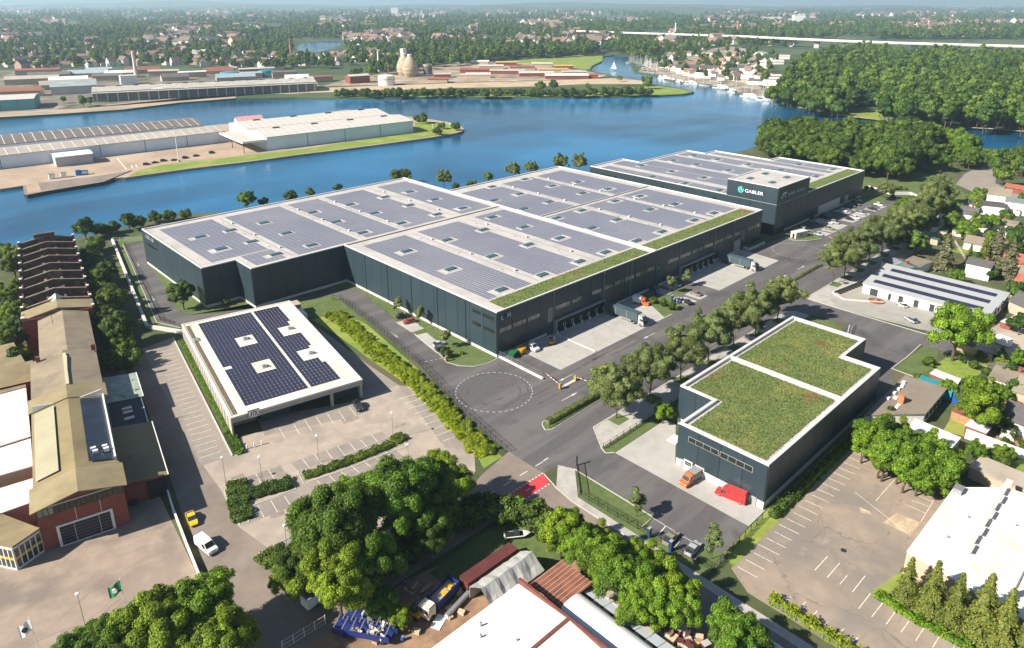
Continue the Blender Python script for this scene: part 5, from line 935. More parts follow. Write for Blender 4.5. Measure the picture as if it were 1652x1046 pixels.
# clinic: three white monopitch strips with solar bands
CL = thing('clinic', 'white single-storey clinic with three stepped roofs carrying long solar bands', 'clinic', (130.2,-94,0))
for k_, (x0, x1) in enumerate(((0,8.2),(8.3,16.4),(16.5,24.8))):
    y1 = 39.3+k_*.4; MB().add([(x0,0,0),(x1,0,0),(x1,y1,0),(x0,y1,0),(x0,0,3.6),(x1,0,4.7),(x1,y1,4.7),(x0,y1,3.6)], [(0,1,5,4),(1,2,6,5),(2,3,7,6),(3,0,4,7)]).build('wall', WH, CL)
    r = MB().add([(x0-.25,-.4,3.62),(x1,-.4,4.8),(x1,y1+.4,4.8),(x0-.25,y1+.4,3.62),(x0-.25,-.4,3.45),(x1,-.4,4.6),(x1,y1+.4,4.6),(x0-.25,y1+.4,3.45)], [(0,1,2,3),(0,4,5,1),(1,5,6,2),(2,6,7,3),(3,7,4,0)]).build('roof', ribbed('clinic_roof', (.36,.38,.38), .8, 1, .5, .04, .9) if k_ == 0 else bpy.data.materials['clinic_roof'], CL)
    for i in range(21): y = 2.5+i*1.65; MB().add([(x0+2.6,y,4.09),(x0+5.0,y,4.44),(x0+5.0,y+1.58,4.44),(x0+2.6,y+1.58,4.09),(x0+2.6,y,4.03),(x0+5.0,y,4.38),(x0+5.0,y+1.58,4.38),(x0+2.6,y+1.58,4.03)], [(0,1,2,3),(0,4,5,1),(1,5,6,2),(2,6,7,3),(3,7,4,0)]).build('solar_panel', MT['pv_dark'], CL)
for i, (y, w_) in enumerate(((34,2.6),(29.5,.9),(25.5,1.5),(20.5,1.5),(15.5,1.5),(10.5,1.5),(5,1.5))): MB().box(-.1,.0,y,y+w_,.1,2.6 if i != 1 else 2.4).build('door' if i != 1 else 'window', MT['glass'], CL)
for i in range(6): MB().box(1+i*4,2.6+i*4,-.1,0,1,2.4).build('window', MT['glass'], CL)
MB().strip([(121.8,-47.8),(141.5,-50.6)], .35, 0, .9).strip([(121.8,-47.8),(118.5,-53),(126,-64)], .3, 0, .5).build('forecourt_wall', MT['plinth'], label='low pale wall around the clinic forecourt', cat='wall')
MB().lathe([(2.6,0),(2.6,.35),(2.3,.35),(2.3,.2),(1,.25),(.6,.9),(.2,1.2)],18).build('planter', mat('planter', (.23,.10,.06), .9, .2), loc=(125.5,-61.5,.03), label='round brown flower planter in front of the clinic', cat='planter')
for i in range(9): MB().box(-.9,.9,-.45,.45,0,.5).box(-.9,.9,.3,.45,.5,.95).build('bench', MT['black'], loc=(123.5+i*2.0,-49.4-.28*i,.05), rz=RAD(60), label='dark slatted bike stand in the row along the clinic path', cat='bike stand', group='bike stands by the clinic')
# ---------------------------------------------------------------- lower edge: workshops beyond the street
structure('works_ground', MB().sheet([(-42.5,-57),(-43,-100),(-60,-110),(-100,-80),(-96,-52),(-70,-52)], .018), MT['dirt'])
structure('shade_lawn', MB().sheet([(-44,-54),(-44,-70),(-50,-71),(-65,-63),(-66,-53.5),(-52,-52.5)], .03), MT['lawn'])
W1 = thing('white_roof_workshop', 'large workshop with a bright white sheet roof and brown gutters at the lower edge', 'workshop', (-92,-93,0))
MB().box(0,32.3,0,22.3,0,5).build('wall', MT['beige'], W1)
MB().add([(-.3,11.4,6.0),(32.6,11.4,6.0),(32.6,22.6,5.1),(-.3,22.6,5.1),(-.3,11.4,5.8),(32.6,11.4,5.8),(32.6,22.6,4.9),(-.3,22.6,4.9)], [(0,1,2,3),(1,5,6,2),(2,6,7,3),(3,7,4,0)]).build('roof', MT['white_rib'], W1)
MB().add([(-.3,-.3,5.1),(33,-.3,5.1),(33,10.8,6.0),(-.3,10.8,6.0),(-.3,-.3,4.9),(33,-.3,4.9),(33,10.8,5.8),(-.3,10.8,5.8)], [(0,1,2,3),(0,4,5,1),(1,5,6,2)]).build('roof', ribbed('grey_white_rib', (.60,.60,.58), .6, 0, .6, .05, .86), W1)
RB = mat('rust_brown', (.16,.055,.04), .8, .2, 1); MB().box(-.3,33,10.8,11.4,5.6,6.15).build('gutter', RB, W1); MB().box(32.6,33.05,-.3,22.6,4.8,6.2).build('verge_board', RB, W1)
MB().box(11,11.8,14.5,18.5,5.55,6.0).build('roof_board', RB, W1)
for x, y in ((22,20.3),(20.5,18.6),(16,13.4),(24,14),(27,4.5)): MB().box(x-.15,x+.15,y-.15,y+.15,5.2,6.1).build('vent_pipe', MT['metal'], W1)
RS = thing('rusty_canopy', 'open shed with a rust-red ribbed roof beside the white workshop', 'shed', (-57,-78.4,0)); MB().box(0,8,0,7.4,3.7,4.0).build('roof', mat('rust_sheet', (.25,.085,.05), .8, .25, .5, col2=(.15,.055,.04), r2=(.5,.65), scale2=.3), RS)
for i in range(9): MB().box(-.05,8.05,.25+i*.85,.36+i*.85,4.0,4.08).build('rib', MT['concrete_old'], RS)
for x, y in ((.3,.3),(7.7,.3),(.3,7.1),(7.7,7.1)): MB().box(x-.12,x+.12,y-.12,y+.12,0,3.7).build('post', RB, RS)
MB().box(.3,7.8,.5,.7,0,3.7).build('back_wall', RB, RS)
AH = thing('arched_hall', 'white arched tarpaulin hall with ribbed plastic side panels', 'tent hall', (-58.5,-96,0)); V = []; n = 14
for y in (0, 17.6):
    for i in range(n+1): a = math.pi*i/n; V.append((3.6-3.6*math.cos(a), y, 2.0+2.7*math.sin(a)))
MB().add(V, [(i, i+1, n+2+i, n+1+i) for i in range(n)] + [tuple(range(n, -1, -1)), tuple(range(n+1, 2*n+2))]).build('canopy', mat('tarp_white', (.78,.78,.78), .6, .04, .3), AH); MB().box(.05,7.15,.05,17.5,0,2.0).build('wall', MT['steel_white'], AH)
for i in range(8): MB().add([(7.3,.2+i*2.2,3.3),(9.8,.2+i*2.2,2.6),(9.8,2.3+i*2.2,2.6),(7.3,2.3+i*2.2,3.3)], [(0,1,2,3)]).box(7.3,9.7,.2+i*2.2,.4+i*2.2,0,2.6).build('side_panel', mat('pvc_panel', (.58,.62,.68), .4, .08, .8) if i == 0 else bpy.data.materials['pvc_panel'], AH)
shed([(-48.5,-78.5),(-45.6,-78.8),(-46.6,-91),(-49.4,-91)], 2.8, MT['concrete_old'], MT['beige'], 'narrow shed with a mossy flat roof under the roadside trees')
TN = thing('tarpaulin_tent', 'grey sagging tarpaulin tent with folded panels beside the rusty containers', 'tent', (-64.6,-69.6,0)); V = []; Fq = []; n = 12; rr = random.Random(5)
for i in range(n+1):
    x = 12.6*i/n; sg = .28*(i % 3 == 1)
    for y, z in ((0,2.6),(1.5,3.5-sg),(3.1,4.7-sg*.4),(4.7,3.9-sg*.5),(6.3,2.7)): V.append((x, y+rr.uniform(-.06,.06), z+rr.uniform(-.09,.09)))
for i in range(n):
    for j in range(4): Fq.append((i*5+j, (i+1)*5+j, (i+1)*5+j+1, i*5+j+1))
MB().add(V, Fq).build('canopy', mat('tarp_grey', (.36,.36,.345), .75, .12, .5), TN)
for y in (.02,6.2): MB().box(.1,12.5,y,y+.08,0,2.6).build('side_sheet', bpy.data.materials['tarp_grey'], TN)
for i in range(4): MB().tube((.2+4.1*i,.05,0),(.2+4.1*i,.05,2.6),.05).tube((.2+4.1*i,6.2,0),(.2+4.1*i,6.2,2.7),.05).build('frame', MT['metal'], TN)
cm = mat('container_rust', (.11,.03,.028), .7, .2, .6)
def container(x, y, rz, L, m, label, grp=None, h=2.6):
    o = thing('shipping_container', label, 'container', (x, y, 0), rz, grp); b = MB(); k_ = int(L/.4)
    b.box(0,L,0,2.4,.1,h-.05).build('box', m, o); r = MB()
    for i in range(k_): r.box(i*L/k_+.1,i*L/k_+.28,-.05,2.45,.2,h)
    r.build('corrugation', m, o); MB().box(-.06,0,.1,1.15,.2,h-.15).build('door', m, o); MB().box(-.06,0,1.25,2.3,.2,h-.15).build('door', m, o); return o
container(-64,-62.4,0,6.1,cm,'rust-red container at the open end of the grey tent'); container(-57.8,-62.4,0,6.1,cm,'rust-red container at the garden end of the grey tent')
# yard machines and clutter
NV = mat('navy_steel', (.015,.03,.16), .5, .2, .7); OR = mat('orange_paint', (.55,.13,.02), .5, .1); YL = mat('machine_yellow', (.62,.36,.02), .5, .1); 
TK = thing('skip_truck', 'dark blue skip truck with a cream cab and a half-full open skip', 'truck', (-68.6,-60.4,0), RAD(12))
MB().box(-2.6,3.6,-1.2,1.2,.55,.85).build('chassis', MT['black'], TK); c = MB().box(-4.6,-2.7,-1.15,1.15,.6,2.7).box(-4.4,-2.8,-1.05,1.05,2.7,2.9).build('cab', MT['cream_roof'], TK); MB().box(-4.66,-4.58,-1,1,1.6,2.5).build('windscreen', MT['glass'], c)
s_ = MB()
for q in ((-2.4,3.6,-1.3,-1.2),(-2.4,3.6,1.2,1.3),(-2.4,-2.3,-1.3,1.3),(3.5,3.6,-1.3,1.3)): s_.box(*q,.9,2.6)
s_.build('skip', NV, TK); MB().box(-2.3,3.5,-1.2,1.2,.9,1.7).build('rubble', MT['concrete_old'], TK); MB().box(.2,1.2,-1,.2,1.7,2.1).box(2,2.8,-.6,.8,1.7,2.0).build('scrap', YL, TK)
for x in (-3.7,.8,2.2):
    for s in (-1.1,1.1): MB().tube((x,s-.16,.5),(x,s+.16,.5),.5,n=14).build('wheel', MT['rubber'], TK)
def longtrailer(x, y, rz, label, first):
    o = thing('frame_trailer', label, 'trailer', (x, y, 0), rz); MB().box(0,10,-1.25,1.25,.8,1.1).build('chassis', NV, o); MB().box(0,10,-1.3,-1.2,1.1,2.0).box(0,10,1.2,1.3,1.1,2.0).build('side_board', NV, o)
    for i in range(7): MB().box(.2+i*1.5,.38+i*1.5,-1.3,1.3,2.0,2.1).build('cross_bar', MT['metal'], o)
    rr = random.Random(first)
    for i in range(14): a, b = rr.uniform(3,9.4), rr.uniform(-1,1); MB().rbox(a, b, rr.uniform(.4,1.6), rr.uniform(.1,.4), 1.1, rr.uniform(1.5,2.1), rr.uniform(0,3)).build('timber', MT['cream_roof'] if i % 2 else MT['concrete_old'], o)
    for u in (2,7.5,8.6):
        for s in (-1,1): MB().tube((u,s-.15,.45),(u,s+.15,.45),.45,n=12).build('wheel', MT['rubber'], o)
    return o
_a = G(556,992,1.5); _b2 = G(664,1012,1.5); _r = math.atan2(_b2[1]-_a[1], _b2[0]-_a[0]); o = longtrailer(_a[0],_a[1],_r,'long blue trailer loaded with white frames, nearer the street trees',3); _a = G(541,1006,1.5); longtrailer(_a[0],_a[1],_r,'long blue trailer with an orange side panel and white frames',9)
MB().box(0,4,-.06,.06,0,.8).build('side_panel', OR, None, loc=(_a[0]+1.36*math.sin(_r)+.3,_a[1]-1.36*math.cos(_r),1.0), rz=_r, label='bright orange board leaning on the long blue trailer', cat='board')
TC = thing('wheel_loader', 'small yellow wheel loader beside the skip truck', 'loader', (-73.6,-59.5,0), RAD(100)); MB().box(-1.4,1.0,-.7,.7,.6,1.3).build('body', YL, TC); MB().box(-.6,.5,-.6,.6,1.3,2.3).build('cab', MT['glass'], TC); MB().box(1.6,2.3,-1,1,.2,.8).box(1,1.7,-.5,-.35,.6,.8).box(1,1.7,.35,.5,.6,.8).build('bucket', YL, TC)
for x in (-.9,.7):
    for s in (-.75,.75): MB().tube((x,s-.15,.45),(x,s+.15,.45),.45,n=12).build('wheel', MT['rubber'], TC)
MB().box(-1.5,1.5,-.9,.9,.02,.12).build('pallet_sheet', MT['lamp_white'], loc=(-71.5,-63.4,.02), rz=RAD(25), label='white sheet lying on the dirt beside the gas bottles', cat='sheet')
GBt = thing('pontoon', 'long white pontoon lying on the dirt beside the skip truck', 'pontoon', (-67.2,-63.2,.3), RAD(12))
for i in range(3): MB().tube((-3+i*2.1,0,.25),(-1+i*2.1,0,.25),.4,n=12).build('float', MT['steel_white'], GBt)
MB().box(-3,3.3,-.35,.35,.6,.7).build('deck', MT['metal'], GBt)
BT = thing('motor_boat', 'grey motor boat on the lawn at the end of the tent', 'boat', (-47.8,-58,0), RAD(-35)); MB().add([(-2.6,-.9,.9),(1.4,-.9,.9),(3,0,1.0),(1.4,.9,.9),(-2.6,.9,.9),(-2.5,-.5,.25),(1.2,-.4,.25),(2.3,0,.35),(1.2,.4,.25),(-2.5,.5,.25)], [(5,6,1,0),(6,7,2,1),(7,8,3,2),(8,9,4,3),(9,5,0,4),(0,1,2,3,4)]).build('hull', MT['steel_white'], BT); MB().box(-2.3,1.2,-.7,.7,.91,1.0).build('deck', MT['black'], BT); MB().box(-.6,.5,-.6,.6,1.0,1.5).build('cabin', MT['glass'], BT)
rr = random.Random(12); lab = ['cardboard-brown crate on the junk heap by the street bend','pale wooden crate on the junk heap by the street bend','rusty metal box on the junk heap by the street bend','grey plastic tub on the junk heap by the street bend']; mm = [mat('crate_brown', (.34,.20,.11), .9, .2, 2), mat('crate_pale', (.52,.42,.30), .9, .15, 2), cm, MT['concrete']]
for i in range(26):
    a, b = rr.uniform(-46.5,-41.6), rr.uniform(-98,-90); k_ = i % 4; w_, d_, h_ = rr.uniform(.8,2.0), rr.uniform(.6,1.5), rr.uniform(.5,2.0)
    o = thing('crate', lab[k_], 'crate', (a, b, .02), rr.uniform(0,3), 'junk heap by the street bend'); MB().box(-w_/2,w_/2,-d_/2,d_/2,0,h_).build('box', mm[k_], o); MB().box(-w_/2-.05,w_/2+.05,-d_/2-.05,d_/2+.05,h_,h_+.08).build('lid', mm[(k_+1) % 4], o)
BTr = thing('tarped_lorry', 'long white and pale blue lorry body standing at the street bend', 'lorry', (-38.6,-98.4,0), RAD(-90)); MB().box(0,12,-1.25,1.25,1.0,3.6).build('box', mat('pale_blue', (.42,.60,.68), .5, .1), BTr); MB().box(-.1,12.1,-1.3,-1.1,3.5,3.75).box(-.1,12.1,1.1,1.3,3.5,3.75).box(-.1,.4,-1.3,1.3,1,3.75).build('frame', MT['lamp_white'], BTr); MB().box(-2.2,-.2,-1.2,1.2,.6,3.0).build('cab', MT['lamp_white'], BTr); MB().box(-2.26,-2.18,-1,1,1.7,2.7).build('windscreen', MT['glass'], BTr)
for x in (-1.2,7.5,8.8,10):
    for s in (-1.1,1.1): MB().tube((x,s-.16,.5),(x,s+.16,.5),.5,n=12).build('wheel', MT['rubber'], BTr)
WT = thing('box_trailer', 'white box trailer parked on the street under the leaning branch', 'trailer', (-84.4,-45.2,0), RAD(6)); MB().box(-2.4,2.4,-1.1,1.1,.7,2.7).build('box', MT['lamp_white'], WT); MB().box(-2.2,2.3,-1.15,1.15,2.7,2.85).box(-1.6,1.4,-.5,-.3,2.85,3.0).build('roof_rail', MT['metal'], WT)
for x in (-.6,.5):
    for s in (-1,1): MB().tube((x,s-.12,.42),(x,s+.12,.42),.42,n=12).build('wheel', MT['rubber'], WT)
YF = mat('yellow_tube', (.75,.48,.02), .5, .05)
for i, (x, y, a, lab_) in enumerate(((36.6,-92.4,.15,'yellow tubular gate frame standing nearest the workshop hedge'),(36.8,-95.3,.3,'yellow tubular gate frame standing in the conifer branches'))):
    o = thing('tube_frame', lab_, 'frame', (x, y, 0), RAD(90)+a); b = MB(); c = [(-1.3,0,0),(-.9,.2,2.2),(.9,.2,2.2),(1.3,0,0)]
    for p0, p1 in zip(c[:-1], c[1:]): b.tube(p0, p1, .09, n=6)
    b.build('arch', YF, o); MB().tube((-1.3,-.9,.1),(1.3,-.9,.1),.09,n=6).tube((-1.3,0,.1),(-1.3,-.9,.1),.09,n=6).tube((1.3,0,.1),(1.3,-.9,.1),.09,n=6).build('foot_rail', YF, o)
MB().lathe([(.55,0),(.55,.03),(.4,.03),(.4,.015)],20).build('manhole_ring', MT['rubber'], None, loc=(*G(*T(1150,856)(1162,178))[:2],.02), label='iron manhole ring in the middle of the cracked car park', cat='manhole')
# ================================================================ ACROSS THE WATER
MT['port_white'] = mat('port_wall', (.70,.78,.86), .6, .05, .08); MT['port_roof'] = mat('port_roof', (.42,.37,.32), .8, .08, .1, col2=(.34,.30,.26), r2=(.5,.7), scale2=.03); MT['port_pale'] = mat('port_roof_pale', (.52,.49,.45), .7, .06, .1); MT['port_dark'] = mat('port_roof_dark', (.155,.135,.125), .8, .15, .1)
def hall(x, y, rz, L, Dp, he, hr, wall, roof, label, ribs=0, seams=0, name='port_hall', doors=0, cat='hall', group=None, vents=0):
    o = thing(name, label, cat, (x, y, 0), rz, group); q = [(0,0,0),(L,0,0),(L,Dp,0),(0,Dp,0),(0,0,he),(L,0,he),(L,Dp,he),(0,Dp,he),(0,Dp/2,hr),(L,Dp/2,hr)]; MB().add(q, [(0,1,5,4),(1,2,6,9,5),(2,3,7,6),(3,0,4,8,7)]).build('wall', wall, o)
    e = .6; r = MB().add([(-e,-e,he+.05),(L+e,-e,he+.05),(L+e,Dp/2,hr+.25),(-e,Dp/2,hr+.25),(L+e,Dp+e,he+.05),(-e,Dp+e,he+.05),(-e,-e,he-.35),(L+e,-e,he-.35)], [(0,1,2,3),(3,2,4,5),(6,7,1,0)]).build('roof', roof, o)
    if ribs:
        me = MB().add([(-.22,-e,he+.1),(.22,-e,he+.1),(.22,Dp/2,hr+.3),(-.22,Dp/2,hr+.3),(.22,Dp+e,he+.1),(-.22,Dp+e,he+.1)], [(0,1,2,3),(3,2,4,5)]).mesh('roof_rib', MT['steel_white'])
        for i in range(ribs): obj('roof_rib', me, r, (L*(i+.5)/ribs, 0, 0))
    if seams:
        me = MB().box(-.15,.15,-.12,.0,0,he-.4).mesh('wall_seam', MT['black'])
        for i in range(1, seams): obj('wall_seam', me, o, (L*i/seams, 0, .2))
    for i in range(doors): MB().box(L*(i+.3)/doors,L*(i+.7)/doors,-.15,.0,.1,he*.55).build('door', MT['frame_grey'], o)
    for i in range(vents): MB().box(L*(i+.5)/vents-2.5,L*(i+.5)/vents+2.5,Dp/2-.8,Dp/2+.8,hr,hr+.9).build('ridge_vent', MT['black'], o)
    return o
a5 = RAD(-4.8)
hall(93,344,a5,120.5,41,9.6,11.8,MT['port_white'],MT['port_pale'],'wide white port hall with pale roof at the tip of the peninsula',20,4,vents=4); hall(97,386,a5,121,40,9.8,12.4,MT['port_white'],MT['port_pale'],'rear span of the pale double-roofed port hall',20,0,vents=4)
hall(-170,412,RAD(-3.2),256,30,8.3,10.2,MT['port_white'],MT['port_roof'],'very long low port hall with white wall panels and ribbed brown roof',40,9,doors=0); hall(-170,460,RAD(-5.5),255,46,8.5,11,MT['port_white'],MT['port_dark'],'long dark-roofed port hall with white ribs on the far side of the peninsula',42,0)
AX = hall(-30,386,RAD(-5),21,16,6.4,7.0,mat('annex_wall', (.40,.42,.44), .7, .08, .3),MT['lamp_white'],'grey annexe with a white roof in front of the long port hall',0,0)
CN = thing('loading_canopy', 'open loading canopy on posts joining the two port halls', 'canopy', (76,346,0), a5); MB().box(0,19,0,50,7.4,8.0).build('roof', MT['port_pale'], CN)
for x, y in ((.6,.6),(18,.6),(.6,25),(18,25)): MB().tube((x,y,0),(x,y,7.4),.25,n=8).build('post', MT['black'], CN)
MB().box(-.3,19.3,-.3,-.05,6.8,8.1).box(-.3,-.05,0,50,6.8,8.1).build('fascia', MT['lamp_white'], CN)
LM = thing('floodlight_mast', 'tall slim floodlight mast on the port yard', 'mast', (*G(*T(0,170)(1590,500))[:2],0)); MB().tube((0,0,0),(0,0,23.5),.35,.14,10).build('pole', MT['steel_white'], LM); MB().box(-1.2,1.2,-.2,.2,23.2,23.6).box(-1,-.6,-.3,.3,22.7,23.2).box(.6,1,-.3,.3,22.7,23.2).build('floodlights', MT['metal'], LM); MB().box(-.8,.8,-.8,.8,0,1).build('base', MT['concrete'], LM)
for x, y, c, lab in ((-40,352,'lamp_white','white cube container at the port quay, left one'),(-34,351,'lamp_white','white cube container at the port quay next to the blue one')): o = thing('site_box', lab, 'container', (x,y,0), a5); MB().box(-1.5,1.5,-1.3,1.3,0,3).build('box', MT[c], o); MB().box(-1.6,1.6,-1.4,1.4,3,3.2).build('lid', MT['metal'], o)
o = thing('site_office', 'bright blue site office container on the port quay', 'container', (-24,351,0), a5); b1 = mat('site_blue', (.02,.16,.45), .5, .05); MB().box(-3.4,3.2,-1.3,1.3,0,2.7).box(-3.4,-.6,-1.3,1.3,2.7,3.3).build('box', b1, o); MB().box(-.2,2.8,-1.36,-1.3,.8,2.2).build('window', MT['lamp_white'], o)
hall(124,466,RAD(-6),22,9,3.5,6.5,MT['lamp_white'],mat('tent_red', (.66,.36,.34), .6, .2),'white and pale red tent hall behind the port roofs',0,0,name='tent_hall',cat='tent hall')
for x, y, lab in ((248,330,'light beacon at the grassy tip of the peninsula'),(236,338,'white marker post on the grassy tip of the peninsula')): o = thing('beacon', lab, 'beacon', (x,y,0)); MB().tube((0,0,0),(0,0,3),.15).build('post', MT['steel_white'], o); MB().lathe([(.3,0),(.4,.3),(.1,.8)],8,(0,0,3)).build('lamp', MT['lamp_white'], o)
# far quay
LS = hall(78,722,RAD(-17.5),235,42,10.5,13.5,mat('shed_wall', (.22,.22,.23), .8, .1, .05),mat('shed_roof', (.40,.37,.33), .8, .12, .08, col2=(.55,.53,.5), r2=(.58,.64), scale2=.12),'long grey quay shed with an open colonnade on the far bank',0,0,name='quay_shed',vents=14)
MB().box(-1,236,-7,0,9.0,9.6).build('canopy', MT['port_pale'], LS); pm_ = MB().box(-.4,.4,-6.4,-5.6,0,9).mesh('column', MT['steel_white'])
for i in range(24): obj('column', pm_, LS, (4+i*9.9, 0, 0))
hall(-60,726,RAD(-17),84,48,10.5,12,mat('teal_wall', (.10,.33,.36), .6, .1, .1),MT['port_pale'],'teal-walled hall on the far quay at the left edge',0,6,name='quay_hall'); hall(60,820,RAD(-12),46,26,9,13,MT['port_pale'],mat('slate_glass', (.30,.36,.38), .6, .2, .1),'grey sawtooth-roofed hall behind the teal hall',0,0,name='quay_hall'); hall(152,884,RAD(-10),19,15,11,11.6,MT['lamp_white'],MT['port_pale'],'plain white cube hall behind the long quay shed',0,0,name='white_hall')
def cyl(x, y, r, h, m, label, cat, name, prof=None, n=28):
    o = thing(name, label, cat, (x, y, 0)); MB().lathe(prof or [(r,0),(r,h),(r*.98,h),(r*.5,h+.8),(.1,h+1.2)], n).build('shell', m, o); return o
bt = mat('tank_blue', (.05,.28,.42), .5, .06, .1); t2m = mat('tank_teal', (.03,.22,.27), .5, .06, .1)
o = cyl(284,860,12,9.5,bt,'light blue round tank behind the quay shed','tank','storage_tank'); MB().lathe([(12.15,4),(12.15,4.4)],28).build('band', MT['steel_white'], o); o = cyl(334,850,11,9.5,t2m,'teal round tank to the right of the brick block','tank','storage_tank'); MB().lathe([(11.15,4),(11.15,4.4)],28).build('band', MT['steel_white'], o)
hall(300,862,RAD(-15),24,16,12,12.6,MT['brick'],MT['port_pale'],'red brick block between the two round tanks',0,0,name='brick_block'); hall(372,690,RAD(-8),28,16,9.5,11,MT['brick'],MT['port_pale'],'red brick shed with a grey roof on the far bank',0,0,name='brick_shed'); hall(345,735,RAD(-8),26,16,7,8,MT['beige'],RD,'low orange-roofed shed beside the brick shed',0,0,name='brick_shed')
cst = mat('digester', (.42,.34,.25), .9, .12, .15, col2=(.32,.25,.18), r2=(.5,.65), scale2=.06, sc=(1,1,3)); EGG = [(8,0),(10.6,5),(11.2,10),(10.6,15),(8.8,20),(6.2,24.5),(3.4,28),(3,29.5),(.2,30)]
for x, y, lab in ((487,716,'front egg-shaped concrete digester tower'),(492.5,738,'rear egg-shaped concrete digester tower')):
    o = cyl(x, y, 10, 30, cst, lab, 'silo', 'digester_tower', EGG); MB().lathe([(3.2,0),(3.2,1.6),(2.8,1.7)],16,(0,0,29.4)).build('cap', MT['lamp_white'], o); MB().lathe([(11.35,9.6),(11.35,10.1)],28).build('ring', MT['concrete_old'], o)
MB().box(-3,3,-3,3,0,33).box(-3.4,3.4,-3.4,3.4,33,36.5).build('stair_tower', MT['lamp_white'], loc=(502,752,0), label='white stair tower behind the digesters', cat='tower')
o = cyl(398,645,10.5,12,MT['steel_white'],'white gas holder tank on the far bank','tank','gas_holder'); MB().lathe([(10.8,7.6),(10.8,8.2)],28).build('ring', MT['metal'], o); o = cyl(525,725,6.5,14.5,mat('tank_rust', (.14,.12,.12), .8, .3, .2),'dark rusty tank beside the digesters','tank','storage_tank'); MB().lathe([(6.7,12),(6.7,14.6)],24).build('rim', MT['concrete_old'], o)
def chimney(x, y, h, r, m, label, band=None):
    o = thing('chimney', label, 'chimney', (x, y, 0)); MB().lathe([(r,0),(r*.62,h),(r*.5,h),(r*.4,h-.8)],18).build('shaft', m, o); MB().lathe([(r*.78,h*.93),(r*.78,h*.95),(r*.66,h*.95)],18).build('rim', band or m, o)
bk = mat('chimney_brick', (.36,.15,.10), .9, .1, .2)
chimney(197,971,36,2.9,mat('chimney_white', (.62,.55,.50), .8, .1, .2),'tall white chimney behind the white cube hall'); chimney(538,1174,36,2.6,bk,'slender red brick chimney near the far lake'); chimney(497,812,30,2.0,MT['steel_white'],'slim white stack left of the digesters'); chimney(432,690,24,.7,bk,'thin brown vent stack beside the gas holder'); chimney(1833,966,52,4.2,bk,'red brick chimney among the marina trees'); chimney(1760,1130,44,3.0,MT['steel_white'],'pale chimney rising above the motorway bridge')
rr = random.Random(17); bl = ['grey-roofed','brown-roofed','white-roofed','rust-roofed','pale blue-roofed']; bmr = [MT['port_roof'], MT['port_dark'], MT['lamp_white'], RD, mat('roof_pale_blue', (.34,.42,.46), .6, .1)]
for i, (px_, py_, L_, D_) in enumerate(((8,138,60,26),(45,130,50,22),(80,136,44,20),(25,122,56,22),(110,126,50,20),(66,146,60,18),(150,132,36,18),(170,126,40,16),(205,120,46,18),(140,120,34,14),(240,124,40,16),(262,132,34,14),(290,126,36,16),(330,121,40,16),(380,128,36,14),(400,120,40,16),(440,126,34,14),(462,134,30,16),(0,158,40,20),(350,132,50,14))):
    x, y, _ = G(px_, py_); hall(x, y, RAD(-17+rr.uniform(-8,8)), L_, D_, rr.uniform(4.5,7.5), rr.uniform(8,10), MT['port_roof'] if i % 2 else MT['beige'], bmr[i % 5], '%s shed in the crowded port backland behind the quay' % bl[i % 5], name='port_shed', group='sheds of the port backland', cat='shed')
# works yard sheds and marina buildings
rr = random.Random(21); yard = [(742,118,46,14),(772,112,40,16),(800,106,36,14),(752,126,34,12),(790,120,52,18),(822,114,40,14),(838,124,50,20),(868,118,46,16),(880,128,60,20),(906,122,36,14),(930,127,30,12),(858,108,34,12),(895,112,30,12),(760,104,30,12),(700,126,24,12),(690,134,26,12)]
rl = ['rust-roofed','pale-roofed','yellow-roofed','white-roofed','grey-roofed']; rms = [RD, MT['port_pale'], mat('roof_ochre', (.45,.32,.10), .8, .1), MT['lamp_white'], MT['port_roof']]
for i, (px, py, L_, D_) in enumerate(yard):
    x, y, _ = G(px, py); hall(x, y, RAD(-42+rr.uniform(-6,6)), L_, D_, 5, 6.5, MT['beige'] if i % 2 else MT['brick'], rms[i % 5], '%s low shed in the sandy works yard, number of its row left to right unclear' % rl[i % 5] if False else '%s low shed in the sandy works yard on the far bank' % rl[i % 5], name='works_shed', group='sheds in the works yard', cat='shed')
OFm = mat('office_glass', (.30,.45,.52), .25, .25, .05, spec=.7)
for i, (px, py, L_, h_, lab) in enumerate(((790,87,86,12,'low white office wing left of the glass offices'),(872,87,58,14,'glass office block with a dark plinth by the meadow'),(925,85,58,16,'pale glass office block nearest the inlet'))):
    x, y, _ = G(px, py); o = thing('office_block', lab, 'office', (x, y, 0), RAD(-43)); MB().box(0,L_,0,16,0,h_).build('wall', OFm if i else MT['steel_white'], o); MB().box(-.5,L_+.5,-.5,16.5,h_,h_+.7).build('roof', MT['lamp_white'], o)
    for s in range(4):
        for k_ in range(8): MB().box(L_*k_/8+.8,L_*(k_+1)/8-.8,-.12,0,1.2+s*h_/4.2,1.2+s*h_/4.2+1.8).build('window', MT['glass'], o)
x, y, _ = G(868,84); MB().box(-4,4,-4,4,0,22).box(-4.3,4.3,-4.3,4.3,22,22.6).build('stair_tower', MT['plinth'], loc=(x,y,0), rz=RAD(-43), label='beige stair tower between the office blocks', cat='tower')
o = hall(800,478,RAD(-66),56,17,9,13,MT['lamp_white'],DK,'large white boat hall with a dark roof on the marina quay',0,0,name='boat_hall'); hall(712,238,RAD(-70),44,14,5,6,MT['lamp_white'],mat('hall_blue_grey', (.22,.25,.32), .7, .1),'low white hall with a blue-grey roof in front of the forest',0,0,name='river_hall'); hall(742,330,RAD(-72),64,26,5,6,MT['lamp_white'],MT['port_dark'],'white boat shed with a flat dark roof at the marina end',0,0,name='boat_hall')
